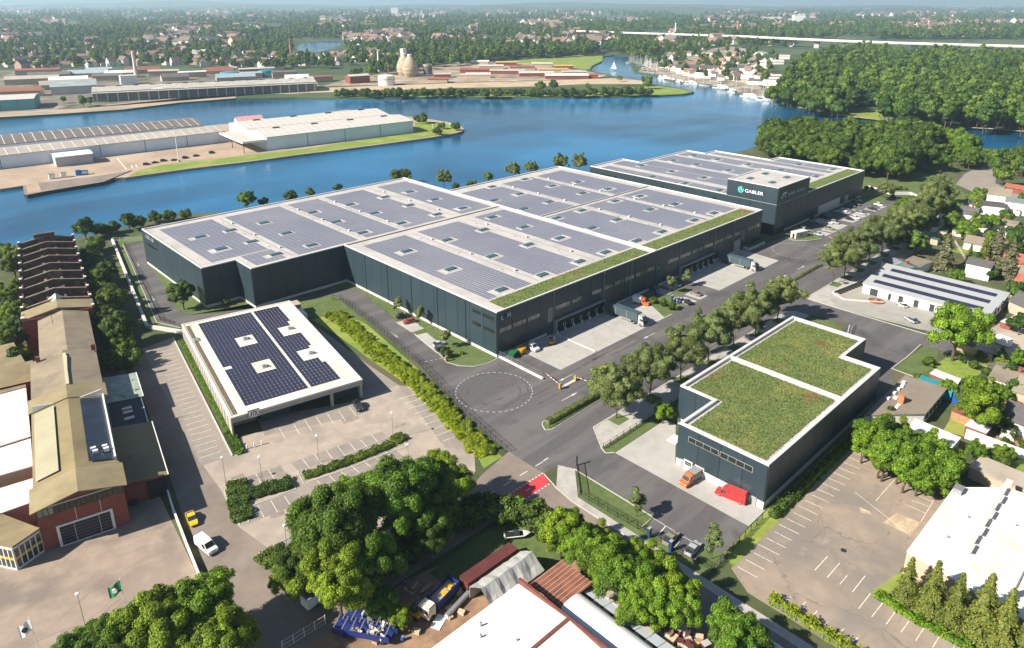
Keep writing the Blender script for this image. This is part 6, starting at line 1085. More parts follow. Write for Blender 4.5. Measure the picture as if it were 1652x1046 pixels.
hall(345,1330,RAD(-45),30,18,16,19,mat('brick_red2', (.40,.14,.09), .9, .1, .1),RD,'big red brick school block in the town behind the port',0,0,name='town_block'); hall(395,1290,RAD(-45),26,16,14,16,MT['lamp_white'],MT['port_pale'],'pale town block beside the red brick school',0,0,name='town_block'); hall(300,1365,RAD(-45),14,12,14,15,mat('brick_red3', (.36,.11,.08), .9, .1, .1),RD,'narrow red brick tower house left of the school',0,0,name='town_block')
for i, (px, py) in enumerate(((1190,120),(1205,112),(1170,118),(1150,124),(1215,126),(1230,138),(1180,100),(1205,92),(1160,108),(1130,112),(1120,126),(1225,110),(1195,132),(1250,95),(1100,112),(1140,118),(1155,116),(1186,126),(1172,128),(1208,120),(1240,144),(1232,128),(1188,108),(1168,100),(1145,104),(1218,100),(1236,104))):
    x, y, _ = G(px, py); hall(x, y, RAD(-60+rr.uniform(-20,20)), rr.uniform(14,34), rr.uniform(8,14), 4.5, rr.uniform(6,8), MT['lamp_white'] if i % 4 else MT['beige'], rms[(3,1,3,4,0)[i % 5]], '%s boat shed crowded behind the marina quay' % rl[(3,1,3,4,0)[i % 5]], name='boat_shed', group='sheds behind the marina', cat='shed')
x, y, _ = G(626,30); hall(3600,5300,RAD(-40),60,30,62,63,MT['lamp_white'],MT['port_pale'],'white tower block far away near the horizon',0,0,name='tower_block'); hall(3560,1790,RAD(-45),90,40,30,31,MT['lamp_white'],MT['port_pale'],'white hospital block on the far slope, left of two',0,0,name='hospital_block'); hall(3690,1690,RAD(-45),60,40,38,39,MT['lamp_white'],MT['port_pale'],'taller white hospital block on the far slope, right of two',0,0,name='hospital_block')
for px, py, L_, lab in ((1290,28,160,'long white factory roof far off on the right'),(240,46,240,'long white warehouse roof in the far woods on the left'),(62,60,70,'white flat roof in the woods at the left edge'),(1490,24,120,'white building row near the right horizon')): x, y, _ = G(px, py); hall(x-L_*.35, y+L_*.35, RAD(-45), L_, L_*.3, 12, 13, MT['lamp_white'], MT['lamp_white'], lab, 0, 0, name='far_hall')
# motorway viaduct
VD = thing('viaduct', 'long pale motorway viaduct crossing behind the forest', 'bridge'); vp = [(930,49.5),(1000,52),(1100,55),(1200,58),(1260,61),(1340,64.5),(1450,68.5),(1560,71.5),(1700,75)]; pts = [G(px, py, 20.0) for px, py in vp]; deck = MB(); pp = [(p[0], p[1]) for p in pts]
deck.strip(pp, 24, 16.6, 19.4); deck.build('deck', MT['port_pale'], VD); MB().strip([(x+6,y+6) for x, y in pp], 1.0, 19.4, 20.6).strip([(x-8,y-8) for x, y in pp], 1.0, 19.4, 20.8).build('parapet', MT['steel_white'], VD); MB().strip(pp, 15, 19.42).build('carriageway', MT['asphalt_lot'], VD)
for a, b in zip(pp[:-1], pp[1:]):
    for f in (.25,.75): x, y = a[0]+(b[0]-a[0])*f, a[1]+(b[1]-a[1])*f; MB().box(-2,2,-6,6,0,16.6).build('pier', MT['concrete'], VD).location = (x, y, 0)
PY = thing('power_pylon', 'grey lattice power pylon in front of the viaduct', 'pylon', (1473,290,0)); pm_ = MB()
for s in ((-1,-1),(1,-1),(1,1),(-1,1)): pm_.tube((s[0]*3.4,s[1]*3.4,0),(s[0]*.5,s[1]*.5,34),.35,.2,5)
pm_.build('legs', MT['metal'], PY); MB().box(-7,7,-.25,.25,24,24.6).box(-5,5,-.25,.25,29,29.6).build('cross_arm', MT['metal'], PY)
# boats
hullm = MB().add([(-4,-1.2,1.1),(2,-1.3,1.1),(5,0,1.4),(2,1.3,1.1),(-4,1.2,1.1),(-3.8,-.8,0),(1.6,-.8,0),(4,0,.2),(1.6,.8,0),(-3.8,.8,0)], [(5,6,1,0),(6,7,2,1),(7,8,3,2),(8,9,4,3),(9,5,0,4),(0,1,2,3,4)]).mesh('hull', MT['lamp_white']); cabm = MB().add([(-2,-.9,1.1),(1.6,-.8,1.1),(1.6,.8,1.1),(-2,.9,1.1),(-1.8,-.7,2.0),(.9,-.6,1.9),(.9,.6,1.9),(-1.8,.7,2.0)], [(4,5,6,7),(0,1,5,4),(1,2,6,5),(2,3,7,6),(3,0,4,7)]).mesh('cabin', MT['glass']); mastm = MB().tube((.5,0,1.1),(.5,0,13),.14,.08,6).tube((.5,0,2.2),(-3.4,0,2.3),.12,.1,6).mesh('mast', MT['steel_white']); topm = MB().box(-2.6,1.8,-1,1,1.1,2.6).box(-2.4,.4,-.9,.9,2.6,3.3).mesh('cabin', MT['lamp_white'])
def boat(px, py, rz, label, sail, s=1.0, group='boats in the marina'):
    x, y, _ = G(px, py, WZ); o = thing('sailing_boat' if sail else 'motor_boat', label, 'boat', (x, y, WZ-.15), rz, group); o.scale = (s, s, s); obj('hull', hullm, o); obj('cabin', cabm if sail else topm, o)
    if sail: obj('mast', mastm, o)
    return o
rr = random.Random(33)
for i in range(46): f = rr.random(); boat(1016+f*42+rr.uniform(-3,3), 100+f*20+rr.uniform(-3,2.5), RAD(-40+rr.uniform(-15,15)), 'white sailing boat with a bare mast moored in the crowded inlet', True, rr.uniform(.9,1.6))
for i in range(44):
    f = rr.random(); px = 1062+f*190; py = np.interp(px, [1056,1103,1136,1172,1201,1227,1251], [123,134.5,137.5,145,155,161,163])+rr.uniform(0,1.6); sl = rr.random() < .35
    boat(px, py, RAD(rr.uniform(-100,-50)), 'white sailing boat moored along the marina quay' if sl else 'white motor boat moored along the marina quay', sl, rr.uniform(.9,1.7))
o = boat(989.5,114,RAD(-50),'lone sailing boat under full white sail in the inlet',True,1.2,None); MB().add([(.6,.05,2.4),(.6,.05,12.5),(-3.6,.05,2.5)], [(0,1,2)]).add([(.8,.05,2.2),(.7,.05,11),(4.4,.05,1.9)], [(0,1,2)]).build('sail', MT['lamp_white'], o)
# the town: houses one can tell apart, then the mass of it
WLS = [mat('town_white', (.70,.67,.62), .85, .05, .1), mat('town_cream', (.60,.48,.36), .85, .05, .1), mat('town_brick', (.52,.36,.29), .9, .1, .1)]; RFS = [mat('town_red', (.25,.15,.12), .85, .2, .3), mat('roof_brown', (.19,.13,.11), .85, .15, .3), DK]
HM = []
for wi, wm in enumerate(WLS):
    for ri, rm in enumerate(RFS):
        L_, D_, he, hr = 11+wi*2, 9, 5.5+ri*.6, 9.5+ri*.4; b = MB(); b.add([(0,0,0),(L_,0,0),(L_,D_,0),(0,D_,0),(0,0,he),(L_,0,he),(L_,D_,he),(0,D_,he),(0,D_/2,hr),(L_,D_/2,hr)], [(0,1,5,4),(1,2,6,9,5),(2,3,7,6),(3,0,4,8,7)], 0); b.add([(-.4,-.5,he-.2),(L_+.4,-.5,he-.2),(L_+.4,D_/2,hr+.2),(-.4,D_/2,hr+.2),(L_+.4,D_+.5,he-.2),(-.4,D_+.5,he-.2)], [(0,1,2,3),(3,2,4,5)], 1); b.box(L_*.3,L_*.3+.9,D_/2-.4,D_/2+.4,hr-.4,hr+1.2,1)
        for i in range(3): b.box(L_*(i+.25)/3,L_*(i+.7)/3,-.08,0,1.2,2.6,2); b.box(L_*(i+.25)/3,L_*(i+.7)/3,-.08,0,3.6,4.8,2)
        HM.append((b.mesh('house', [wm, rm, MT['glass']]), ('white','cream','brick')[wi], ('red','brown','dark')[ri]))
def inpoly(p, poly):
    x, y = p; c = False; n = len(poly)
    for i in range(n):
        (x0, y0), (x1, y1) = poly[i], poly[i-1]
        if (y0 > y) != (y1 > y) and x < (x1-x0)*(y-y0)/(y1-y0)+x0: c = not c
    return c
areas = [([(0,84),(180,72),(330,78),(460,92),(440,112),(300,108),(200,106),(120,112),(0,112)], 175, 'in the leafy town behind the port'), ([(640,72),(700,62),(780,54),(860,56),(960,72),(900,76),(800,76),(700,78)], 85, 'in the dense estate above the offices'), ([(940,66),(1090,60),(1150,66),(1140,80),(1000,84)], 22, 'among the trees above the marina'), ([(420,92),(560,88),(640,80),(640,98),(560,104),(430,112)], 28, 'between trees right of the brick chimney')]
rr = random.Random(44)
for poly, n, where in areas:
    k_ = 0; xs = [p[0] for p in poly]; ys = [p[1] for p in poly]
    while k_ < n:
        p = (rr.uniform(min(xs), max(xs)), rr.uniform(min(ys), max(ys)))
        if not inpoly(p, poly) or (466 < p[0] < 562 and 60 < p[1] < 92): continue
        x, y, _ = G(*p); me, wn, rn = HM[rr.choice((0,0,1,1,2,3,4,6,7,8))]; s = rr.uniform(.8, 1.35); o = obj('town_house', me, None, (x, y, 0), rr.uniform(0, 6.28), '%s house with a %s gable roof %s' % (wn, rn, where), 'house', 'town houses '+where); o.scale = (s, s, s*rr.uniform(.9, 1.3)); k_ += 1
pts = []
for poly, n_ in ((areas[0][0], 260), (areas[1][0], 160), (areas[3][0], 60), ([(1070,112),(1110,126),(1150,128),(1225,140),(1235,118),(1200,90),(1100,88)], 60)):
    k_ = 0; xs = [p[0] for p in poly]; ys = [p[1] for p in poly]
    while k_ < n_:
        p = (rr.uniform(min(xs), max(xs)), rr.uniform(min(ys), max(ys)))
        if inpoly(p, poly) and not (466 < p[0] < 562 and 60 < p[1] < 92): x, y, _ = G(*p); pts.append((x, y, 0, rr.uniform(.7,1.2), rr.uniform(0,6.28))); k_ += 1
while len(pts) < 2700:
    p = (rr.uniform(-60, 1712), 13+62*rr.random()**.85)
    d = math.sin(p[0]*.021+1.3)+math.sin(p[1]*.33+p[0]*.008)+math.sin(p[0]*.053+p[1]*.1)
    if d < .1+.4*rr.random() or (p[1] > 60 and 1180 < p[0]): continue
    if 466 < p[0] < 562 and 60 < p[1] < 92: continue
    x, y, _ = G(*p); dist = math.hypot(x-CAMP[0], y-CAMP[1]); pts.append((x, y, 0, rr.uniform(1.0, 1.9)*(1+dist/6500), rr.uniform(0, 6.28)))
scatter('far_town', 'pale far-off houses speckled through the woods up to the horizon', 'town', pts, [HM[i][0] for i in (0,1,2,0,1,3,4,6)])
# ================================================================ FENCES, BARRIERS, VEHICLES
def fence(pts, h, label, m='black', step=2.5, bars=.22, name='metal_fence', z=.02):
    o0 = pts[0]; o = thing(name, label, 'fence', (o0[0], o0[1], z)); p = [(x-o0[0], y-o0[1]) for x, y in pts]; pm_ = MB().box(-.05,.05,-.05,.05,0,h+.1).mesh('post', MT[m]); rails = MB(); inf = MB()
    for a, b in zip(p[:-1], p[1:]):
        L = math.hypot(b[0]-a[0], b[1]-a[1]); n = max(1, round(L/step))
        for i in range(n+1): obj('post', pm_, o, (a[0]+(b[0]-a[0])*i/n, a[1]+(b[1]-a[1])*i/n, 0))
        for zz in (.12, h*.5, h-.05): rails.tube((*a,zz), (*b,zz), .03, n=4)
        k_ = int(L/bars)
        for i in range(k_): x, y = a[0]+(b[0]-a[0])*(i+.5)/k_, a[1]+(b[1]-a[1])*(i+.5)/k_; inf.add([(x-.012,y-.012,.1),(x+.012,y+.012,.1),(x+.012,y+.012,h),(x-.012,y-.012,h)], [(0,1,2,3)])
    rails.build('rail', MT[m], o); inf.build('bars', MT[m], o, kind='stuff'); return o
MT['fence_green'] = mat('fence_green', (.035,.045,.03), .6, 0)
fence([(-13,72),(-10.9,70.2),(-13.8,45.8),(-19.3,12.2),(-26.8,-17.5),(-30,-36.2)], 1.9, 'dark green metal fence between the bright hedge and the turning circle', 'fence_green'); fence([(-15.6,-36.4),(7.6,-35.9)], 1.3, 'black metal fence along the narrow hedge bed at the entrance')
fence([(-12.6,-51),(8,-51),(40,-51)], 1.4, 'black metal fence between the avenue pavement and the workshop lawn'); fence([(-29.2,-58.2),(-28.6,-73),(-27.6,-89.2)], 1.7, 'black metal fence between the workshop car bays and the street'); fence([(-27.4,-89.5),(-8,-88.9)], 1.7, 'black metal fence between the workshop yard and the cracked car park'); fence([(-61,90),(-63.2,96.5),(-47,190)], 1.2, 'thin fence inside the white retaining wall'); fence([(-49,199),(-32,183)], 1.4, 'pale post fence at the top of the loop road', 'steel_white', 3.0, .8)
fence([(-27.2,-100.3),(-27.6,-112.4),(-27.8,-140)], 1.3, 'grey mesh fence between the cracked car park and the street', 'metal'); fence([(76,-70.3),(99,-64.2)], 1.3, 'thin mesh fence along the side street behind the workshop', 'metal'); fence([(-93.3,-50.2),(-85.6,-50.4)], 1.8, 'pale sliding gate at the yard of the white workshop', 'steel_white', 2, .3)
MB().strip([(-49.5,198.4),(-68.3,93.7),(-62.1,82.1),(-60,80.8)], .9, 0, 1.1).build('retaining_wall', MT['plinth'], label='long white retaining wall curving around the loop road', cat='wall'); MB().strip([(291.2,5.2),(285.1,-9.7),(292.7,-17),(288.1,-22.5),(280.1,-21.2)], .6, 0, 1.6).build('retaining_wall', MT['plinth'], label='white retaining wall around the end of the staff car park', cat='wall')
o = thing('fence_wall', 'low white wall with a wire fence between turning circle and loading yard', 'wall', (.7,0,0)); MB().box(-.3,.3,-18.4,-.3,0,.55).build('wall', MT['plinth'], o); pm_ = MB().tube((0,0,.5),(0,0,2.1),.05).mesh('post', MT['metal'])
for i in range(8): obj('post', pm_, o, (0,-.5-i*2.5,0))
MB().tube((0,-.4,2.05),(0,-18.2,2.05),.03).tube((0,-.4,1.3),(0,-18.2,1.3),.03).build('wire', MT['metal'], o)
SG = thing('sliding_gate', 'tall dark gate post with an open sliding gate at the workshop entrance', 'gate', (-21.9,-50.9,0), math.atan2(-7.3,-7)); MB().box(-.15,.15,-.15,.15,0,2.6).build('post', MT['black'], SG); MB().box(0,10,-.05,.05,.15,.3).box(0,10,-.05,.05,1.5,1.6).build('rail', MT['black'], SG); b = MB()
for i in range(40): b.box(.2+i*.245,.24+i*.245,-.02,.02,.3,1.5)
b.build('bars', MT['black'], SG, kind='stuff')
AM = mat('barrier_amber', (.52,.27,.03), .5, .05)
def barrier(x, y, tx, ty, label):
    o = thing('barrier', label, 'barrier', (x, y, .2), math.atan2(ty-y, tx-x)); L = math.hypot(tx-x, ty-y); MB().box(-.35,.35,-.3,.3,0,1.5).build('housing', AM, o); MB().box(-.38,.38,-.33,.33,1.5,1.6).build('cap', MT['metal'], o); bm_ = MB().box(.3,L,-.05,.05,1.05,1.17).build('boom', MT['lamp_white'], o)
    for k_ in range(int(L/1.4)): MB().box(.9+k_*1.4,1.4+k_*1.4,-.055,.055,1.045,1.175).build('stripe', MT['red_light'], bm_)
barrier(.3,-25.3,2.0,-18.2,'amber barrier with its boom towards the loading yard fence'); barrier(6.7,-25.1,7.6,-33,'amber barrier with its boom towards the avenue trees'); barrier(-12.2,8.6,-18.4,10.7,'lone amber barrier closing the road beside the long facade')
for (u, v, tu, tv, lab) in ((825,905,750,860,'amber barrier nearer the staff car park entrance island'),(875,870,930,845,'amber barrier on the far end of the staff car park island')): x, y, _ = G(*T(1200,230)(u,v)); tx, ty, _ = G(*T(1200,230)(tu,tv)); barrier(x, y, tx, ty, lab)
KI = thing('gate_kiosk', 'small pale concrete kiosk on the lawn before the office tower', 'kiosk', (172.4,-9.4,0), RAD(-15)); MB().box(0,7.5,0,3,0,2.7).build('wall', MT['plinth'], KI); MB().box(-.15,7.65,-.15,3.15,2.7,2.9).build('roof', MT['cap'], KI); MB().box(-.06,0,.8,1.9,.1,2.2).build('door', MT['black'], KI); MB().box(3,3.8,-.06,0,.9,1.9).build('window', MT['glass'], KI)
# ---- vehicles
PAINT = {}
def paint(name, c, rough=.3):
    if name not in PAINT: PAINT[name] = mat('paint_'+name, c, rough, 0, coat=.4)
    return PAINT[name]
COLS = {'black':(.012,.012,.014),'white':(.72,.72,.70),'silver':(.36,.37,.38),'grey':(.11,.115,.12),'red':(.42,.03,.03),'blue':(.03,.06,.16),'yellow':(.70,.46,.01),'pale':(.38,.44,.50),'green':(.03,.09,.06),'orange':(.60,.13,.03),'sand':(.22,.20,.15)}
ST = {'hatch':[(-2.0,.35,.80,.82,.70),(-1.85,.22,.92,1.30,.80),(-1.2,.2,.92,1.46,.86),(.1,.2,.92,1.46,.87),(.95,.2,.92,.95,.85),(1.8,.22,.78,.8,.80),(2.05,.35,.6,.62,.66)],
      'sedan':[(-2.3,.35,.82,.84,.70),(-2.1,.22,.94,.96,.82),(-1.5,.2,.92,1.10,.86),(-.9,.2,.92,1.42,.88),(.3,.2,.92,1.42,.88),(1.15,.2,.92,.95,.86),(2.05,.22,.76,.78,.80),(2.3,.35,.58,.6,.66)],
      'suv':[(-2.25,.4,.95,1.0,.76),(-2.1,.28,1.05,1.5,.84),(-1.4,.26,1.05,1.72,.90),(.4,.26,1.05,1.70,.91),(1.15,.26,1.05,1.10,.90),(2.05,.28,.92,.95,.86),(2.3,.42,.7,.72,.72)]}
CM = {}
def carmesh(kind):
    if kind in CM: return CM[kind]
    S_ = ST[kind]; lo = MB(); up = MB(); gl_ = MB(); n = len(S_)
    ring = lambda s: [(s[0],-s[4]*.96,s[1]),(s[0],-s[4],(s[1]+s[2])*.5),(s[0],-s[4]*.97,s[2]),(s[0],s[4]*.97,s[2]),(s[0],s[4],(s[1]+s[2])*.5),(s[0],s[4]*.96,s[1])]
    V = [v for s in S_ for v in ring(s)]; F = [(i*6+k, i*6+(k+1) % 6, (i+1)*6+(k+1) % 6, (i+1)*6+k) for i in range(n-1) for k in range(6)] + [(5,4,3,2,1,0), tuple((n-1)*6+k for k in range(6))]; F = [f[::-1] for f in F]; lo.add(V, F)
    cab = [s for s in S_ if s[3] > s[2]+.02]; b0 = S_[S_.index(cab[0])-1]; b1 = S_[S_.index(cab[-1])+1] if S_.index(cab[-1])+1 < n else cab[-1]
    q = [(b0[0]+.05,b0[2],b0[4]*.9,b0[2]+.02)] + [(s[0],s[2],s[4]*.94,s[3]) for s in cab] + [(b1[0],b1[2],b1[4]*.9,b1[2]+.02)]; V = []; m = len(q)
    for x, zb, w_, zt in q: k_ = min(1, (zt-zb)/.5); V += [(x,-w_,zb-.03),(x,-w_*(1-.16*k_),zt-.03),(x,w_*(1-.16*k_),zt-.03),(x,w_,zb-.03)]
    gl_.add(V, [((i+1)*4+k, (i+1)*4+k+1, i*4+k+1, i*4+k) for i in range(m-1) for k in range(3)])
    rf = [t for t in q if t[3] > max(x[3] for x in q)-.12]
    V = []
    for x, zb, w_, zt in rf: V += [(x-.0,-w_*.86,zt),(x,w_*.86,zt),(x,-w_*.86,zt-.06),(x,w_*.86,zt-.06)]
    up.add(V, [(i*4,(i+1)*4,(i+1)*4+1,i*4+1) for i in range(len(rf)-1)] + [(i*4+2,(i+1)*4+2,(i+1)*4,i*4) for i in range(len(rf)-1)] + [(i*4+1,(i+1)*4+1,(i+1)*4+3,i*4+3) for i in range(len(rf)-1)])
    for (x, zb, w_, zt) in (q[1], q[len(q)//2]):
        for s in (-1,1): up.add([(x-.05,s*w_*1.0,zb),(x+.05,s*w_*1.0,zb),(x+.05,s*w_*.87,zt),(x-.05,s*w_*.87,zt)], [(0,1,2,3)])
    CM[kind] = (lo, up, gl_, S_); return CM[kind]
wh = MB().tube((0,-.1,0),(0,.1,0),.32,n=14).mesh('wheel', MT['rubber']); rim = MB().tube((0,-.115,0),(0,.115,0),.19,n=10).mesh('rim', MT['chrome']); hl = MB().box(-.05,.05,-.16,.16,-.07,.07).mesh('headlight', MT['lamp_white']); tl = MB().box(-.04,.04,-.15,.15,-.08,.08).mesh('taillight', MT['red_light']); CMM = {}
def car(kind, col, x, y, rz, label, group=None, z=.05):
    lo, up, gl_, S_ = carmesh(kind); o = thing('parked_car', label, 'car', (x, y, z), rz, group)
    if (kind, col) not in CMM: CMM[(kind, col)] = (lo.mesh('body', paint(col, COLS[col])), up.mesh('roof', paint(col, COLS[col]))); CMM[kind] = gl_.mesh('windows', MT['glass']) if kind not in CMM else CMM[kind]
    b, r = CMM[(kind, col)]; bd = obj('body', b, o); obj('roof', r, o); obj('windows', CMM[kind], o); f = S_[-2]; e = S_[1]
    for u in (S_[0][0]*.62, S_[-1][0]*.62):
        for s in (-1,1): w_ = obj('wheel', wh, o, (u, s*.78, .32)); obj('rim', rim, w_)
    for s in (-1,1): obj('headlight', hl, bd, (S_[-1][0]-.12, s*.52, S_[-2][2]-.16)); obj('taillight', tl, bd, (S_[0][0]+.06, s*.56, S_[1][2]-.16))
    return o
def px(t, u, v): return G(*t(u, v))[:2]
t = T(540,380); N90 = RAD(-90)
car('suv','black',*px(t,605,733),RAD(-12),'black car parked under the young tree beside the long facade'); car('hatch','red',*px(t,660,778),RAD(168),'red car parked beside the long blue facade'); car('hatch','pale',*px(t,930,978),RAD(-12),'pale blue car parked near the young tree at the lawn end'); car('hatch','grey',*px(t,945,1018),RAD(-12),'grey car parked last in the bays by the round lawn')
t = T(980,330); car('suv','white',*px(t,600,722),N90,'white car parked close to the dark facade between two young trees'); car('sedan','silver',*px(t,640,862),RAD(90),'silver car charging at the blue columns in the yard'); car('sedan','black',*px(t,708,880),RAD(70),'black car beside the silver charging car'); car('sedan','sand',*px(t,782,803),RAD(85),'bronze car alone on a paved bay before the loading yard'); car('suv','blue',*px(t,405,765),N90,'dark car parked tight against the dark facade')
gc = [('white',186.9,-6.2),('pale',185.3,-14.1),('white',206.4,-9.0),('silver',208.8,-11.2),('sand',197.1,-13.6),('silver',203.4,-3.8),('grey',218.7,-3.6),('white',231.9,-5.6),('grey',234.6,-7.4),('silver',233.7,-13.8),('black',220.0,-13.5),('white',223.9,-14.8),('silver',257.5,-2.6),('grey',249.1,-5.4),('black',246.6,-14.4),('white',257.2,-13.5),('grey',244,-5),('blue',190.5,-4.6),('black',215.5,-3.6),('grey',251.2,-14)]
cnt = {}
for i, (c, x, y) in enumerate(gc):
    cnt[c] = cnt.get(c, 0)+1; od = ['first','second','third','fourth','fifth'][cnt[c]-1]; car(['suv','hatch','sedan'][i % 3], c, x, y, N90+RAD(random.uniform(-4,4)), '%s %s car of the staff car park counted from its kiosk end' % (od, c), 'cars in the staff car park')
car('sedan','yellow',-92.4,-9.0,RAD(-98),'yellow taxi parked along the white yard wall'); car('suv','black',*G(578,659)[:2],RAD(-105),'black car parked at the corner column of the supermarket'); car('hatch','blue',*G(219,808)[:2],RAD(60),'blue car in the deep shade beside the factory gate')
car('sedan','sand',*G(1082,872)[:2],RAD(5),'olive car charging at the blue columns by the workshop fence'); car('sedan','silver',*G(1118,889)[:2],RAD(5),'silver car in the last bay by the young workshop tree'); car('hatch','white',127.5,-69.2,RAD(55),'white car parked before the clinic doors'); car('suv','silver',116.4,-75.8,RAD(60),'silver car at the street edge of the clinic forecourt'); car('suv','black',161.4,-96,RAD(30),'black car behind the clinic at the right edge'); car('suv','white',79,-103,RAD(-60),'white car beside the teal shed roof'); car('hatch','black',141,-126,RAD(20),'dark car half cut by the right picture edge')
od7 = ['first','second','third','fourth','fifth','sixth','seventh']
for i, (x, y) in enumerate(((14,353),(20,355),(26,357),(32,354.5),(40,357),(48,359),(60,362))): car(['suv','sedan'][i % 2], 'black', x, y, RAD(-20+i*7), '%s black car from the left in the loose row at the port yard edge' % od7[i], 'cars on the port yard')
rr = random.Random(61)
for i in range(34): f = i/33; q = G(176+f*170, 146.5-f*9+rr.uniform(-1,.6)); car('suv', rr.choice(['white','white','silver','grey']), q[0], q[1], RAD(rr.uniform(40,80)), 'pale vehicle parked along the far quay shed', 'vehicles along the quay shed')
def panelvan(col, x, y, rz, label, L=6.2, h=2.6, body='closed', name='delivery_van'):
    m = paint(col, COLS[col]); o = thing(name, label, 'van', (x, y, .05), rz); w_ = 1.0; x0 = -L/2; x1 = L/2; xc = x1-1.15
    st = [(x1,.35,.75),(x1-.15,.3,1.0),(x1-.95,.3,1.25),(x1-1.6,.3,2.15),(x1-2.1,.3,h-.15),(x1-2.5,.3,h)] + ([(x0+.2,.3,h),(x0,.35,h-.12)] if body == 'closed' else [(x1-2.9,.3,h-.1)])
    V = []; n = len(st)
    for u, zb, zt in st: k_ = .9 if zt > 1.6 else .95; V += [(u,-w_*.97,zb),(u,-w_,min(zt,1.2)),(u,-w_*k_,zt-.06),(u,-w_*(k_-.1),zt),(u,w_*(k_-.1),zt),(u,w_*k_,zt-.06),(u,w_,min(zt,1.2)),(u,w_*.97,zb)]
    bd = MB().add(V, [(i*8+k, i*8+(k+1) % 8, (i+1)*8+(k+1) % 8, (i+1)*8+k) for i in range(n-1) for k in range(8)] + [(7,6,5,4,3,2,1,0), tuple((n-1)*8+k for k in range(8))]).build('body', m, o)
    MB().add([(x1-.98,-.82,1.30),(x1-.98,.82,1.30),(x1-1.58,.74,2.10),(x1-1.58,-.74,2.10)], [(0,1,2,3)]).build('windscreen', MT['glass'], o).location = (.03,0,.03)
    for s in (-1,1):
        MB().box(x1-2.4,x1-1.5,s*.99-.02,s*.99+.02,1.3,1.95).build('side_window', MT['glass'], o); MB().box(x1-1.55,x1-1.4,s*1.05-.1,s*1.05+.1,1.3,1.6).build('mirror', MT['black'], o); obj('headlight', hl, bd, (x1-.06,s*.7,.82)); obj('taillight', tl, bd, (x0+.02,s*.8,1.1))
        for u in (x0+1.1, x1-1.0): q = obj('wheel', wh, o, (u, s*.86, .34)); obj('rim', rim, q)
    if body == 'flat': MB().box(x0,x1-3.0,-1.0,1.0,.7,.8).box(x0,x1-3.0,-1.02,-.96,.8,1.2).box(x0,x1-3.0,.96,1.02,.8,1.2).box(x0,x0+.06,-1,1,.8,1.2).build('flatbed', MT['metal'], o)
    if body == 'tarp': MB().box(x0,x1-3.0,-1.02,1.02,.7,h-.2).build('tarpaulin', mat('tarp_van', (.26,.26,.26), .8, .06), o)
    if body == 'box': MB().box(x0,x1-3.0,-1.08,1.08,.7,h+.25).build('box', MT['lamp_white'], o)
    return o
def heading(a, b): p, q = G(*a), G(*b); return math.atan2(q[1]-p[1], q[0]-p[0]), (p[0]+q[0])/2, (p[1]+q[1])/2
a_, x, y = heading((1199,812),(1159,796)); panelvan('red', x, y, a_, 'large red panel van standing along the workshop wall', 6.6, 2.7); a_, x, y = heading((1126,768),(1101,786)); panelvan('orange', x, y, a_, 'orange van with a grey tarpaulin body at the workshop doors', 6.2, 2.5, 'tarp')
a_, x, y = heading((845,557),(868,569)); panelvan('white', x, y, a_, 'white flatbed van at the corner of the loading yard', 6.0, 2.3, 'flat'); panelvan('orange', *px(T(980,330),300,885), RAD(-75), 'orange and white delivery van between the lorry and the green bed', 6.0, 2.5, 'box'); panelvan('white', -93.3,-18.8, RAD(-82), 'white van parked on the street by the white yard wall', 5.4, 2.2); panelvan('white', 118.3,-100.2, RAD(75), 'white box van in the shade behind the big round tree', 7.0, 2.7, 'box')
TRm = mat('trailer_tarp', (.055,.085,.10), .6, .06, .5, pos=False); big = MB().tube((0,-.16,0),(0,.16,0),.5,n=16).mesh('wheel', MT['rubber']); brim = MB().tube((0,-.175,0),(0,.175,0),.28,n=12).mesh('rim', MT['chrome'])
def lorry(x, label):
    o = thing('articulated_lorry', label, 'lorry', (x, -9.4, .05), N90); tr = MB().box(-8,5.6,-1.25,1.25,1.15,3.95).build('trailer', TRm, o)
    for i in range(18): MB().box(-7.9+i*.76,-7.8+i*.76,-1.29,1.29,1.2,3.9).build('strap', MT['frame_grey'] if i % 6 == 0 else TRm, tr)
    MB().box(-8.03,-7.98,-1.2,1.2,1.2,3.9).build('rear_door', MT['metal'], tr); MB().box(-7.8,7.6,-.5,.5,.75,1.12).build('chassis', MT['black'], o)
    for s in (-1,1): MB().box(-1.5,3.2,s*1.2-.04,s*1.2+.04,.5,1.1).build('side_guard', MT['metal'], o)
    cb = MB().add([(5.9,-1.2,.5),(8.1,-1.2,.45),(8.1,1.2,.45),(5.9,1.2,.5),(5.9,-1.2,3.0),(8.1,-1.2,2.3),(8.1,1.2,2.3),(5.9,1.2,3.0),(5.9,-1.1,3.75),(7.3,-1.1,3.4),(7.3,1.1,3.4),(5.9,1.1,3.75)], [(3,2,1,0),(0,1,5,4),(1,2,6,5),(2,3,7,6),(3,0,4,7),(4,5,9,8),(5,6,10,9),(6,7,11,10),(8,9,10,11),(7,4,8,11)]).build('cab', paint('silver', COLS['silver']), o)
    MB().add([(8.08,-1.08,2.25),(8.08,1.08,2.25),(7.42,.98,3.25),(7.42,-.98,3.25)], [(0,1,2,3)]).build('windscreen', MT['glass'], cb).location = (.05,0,.04); MB().box(8.1,8.16,-1,1,.8,2.0).build('grille', MT['black'], cb)
    for s in (-1,1): MB().box(6.7,7.7,s*1.21-.02,s*1.21+.02,1.9,2.6).build('side_window', MT['glass'], cb); MB().box(7.9,8.1,s*1.4-.1,s*1.4+.1,1.9,2.8).build('mirror', MT['black'], cb); obj('headlight', hl, cb, (8.14,s*.9,.75))
    for u in (-6.2,-4.9,-3.6,4.3,6.9):
        for s in (-1,1): q = obj('wheel', big, o, (u, s*1.05, .5)); obj('rim', brim, q)
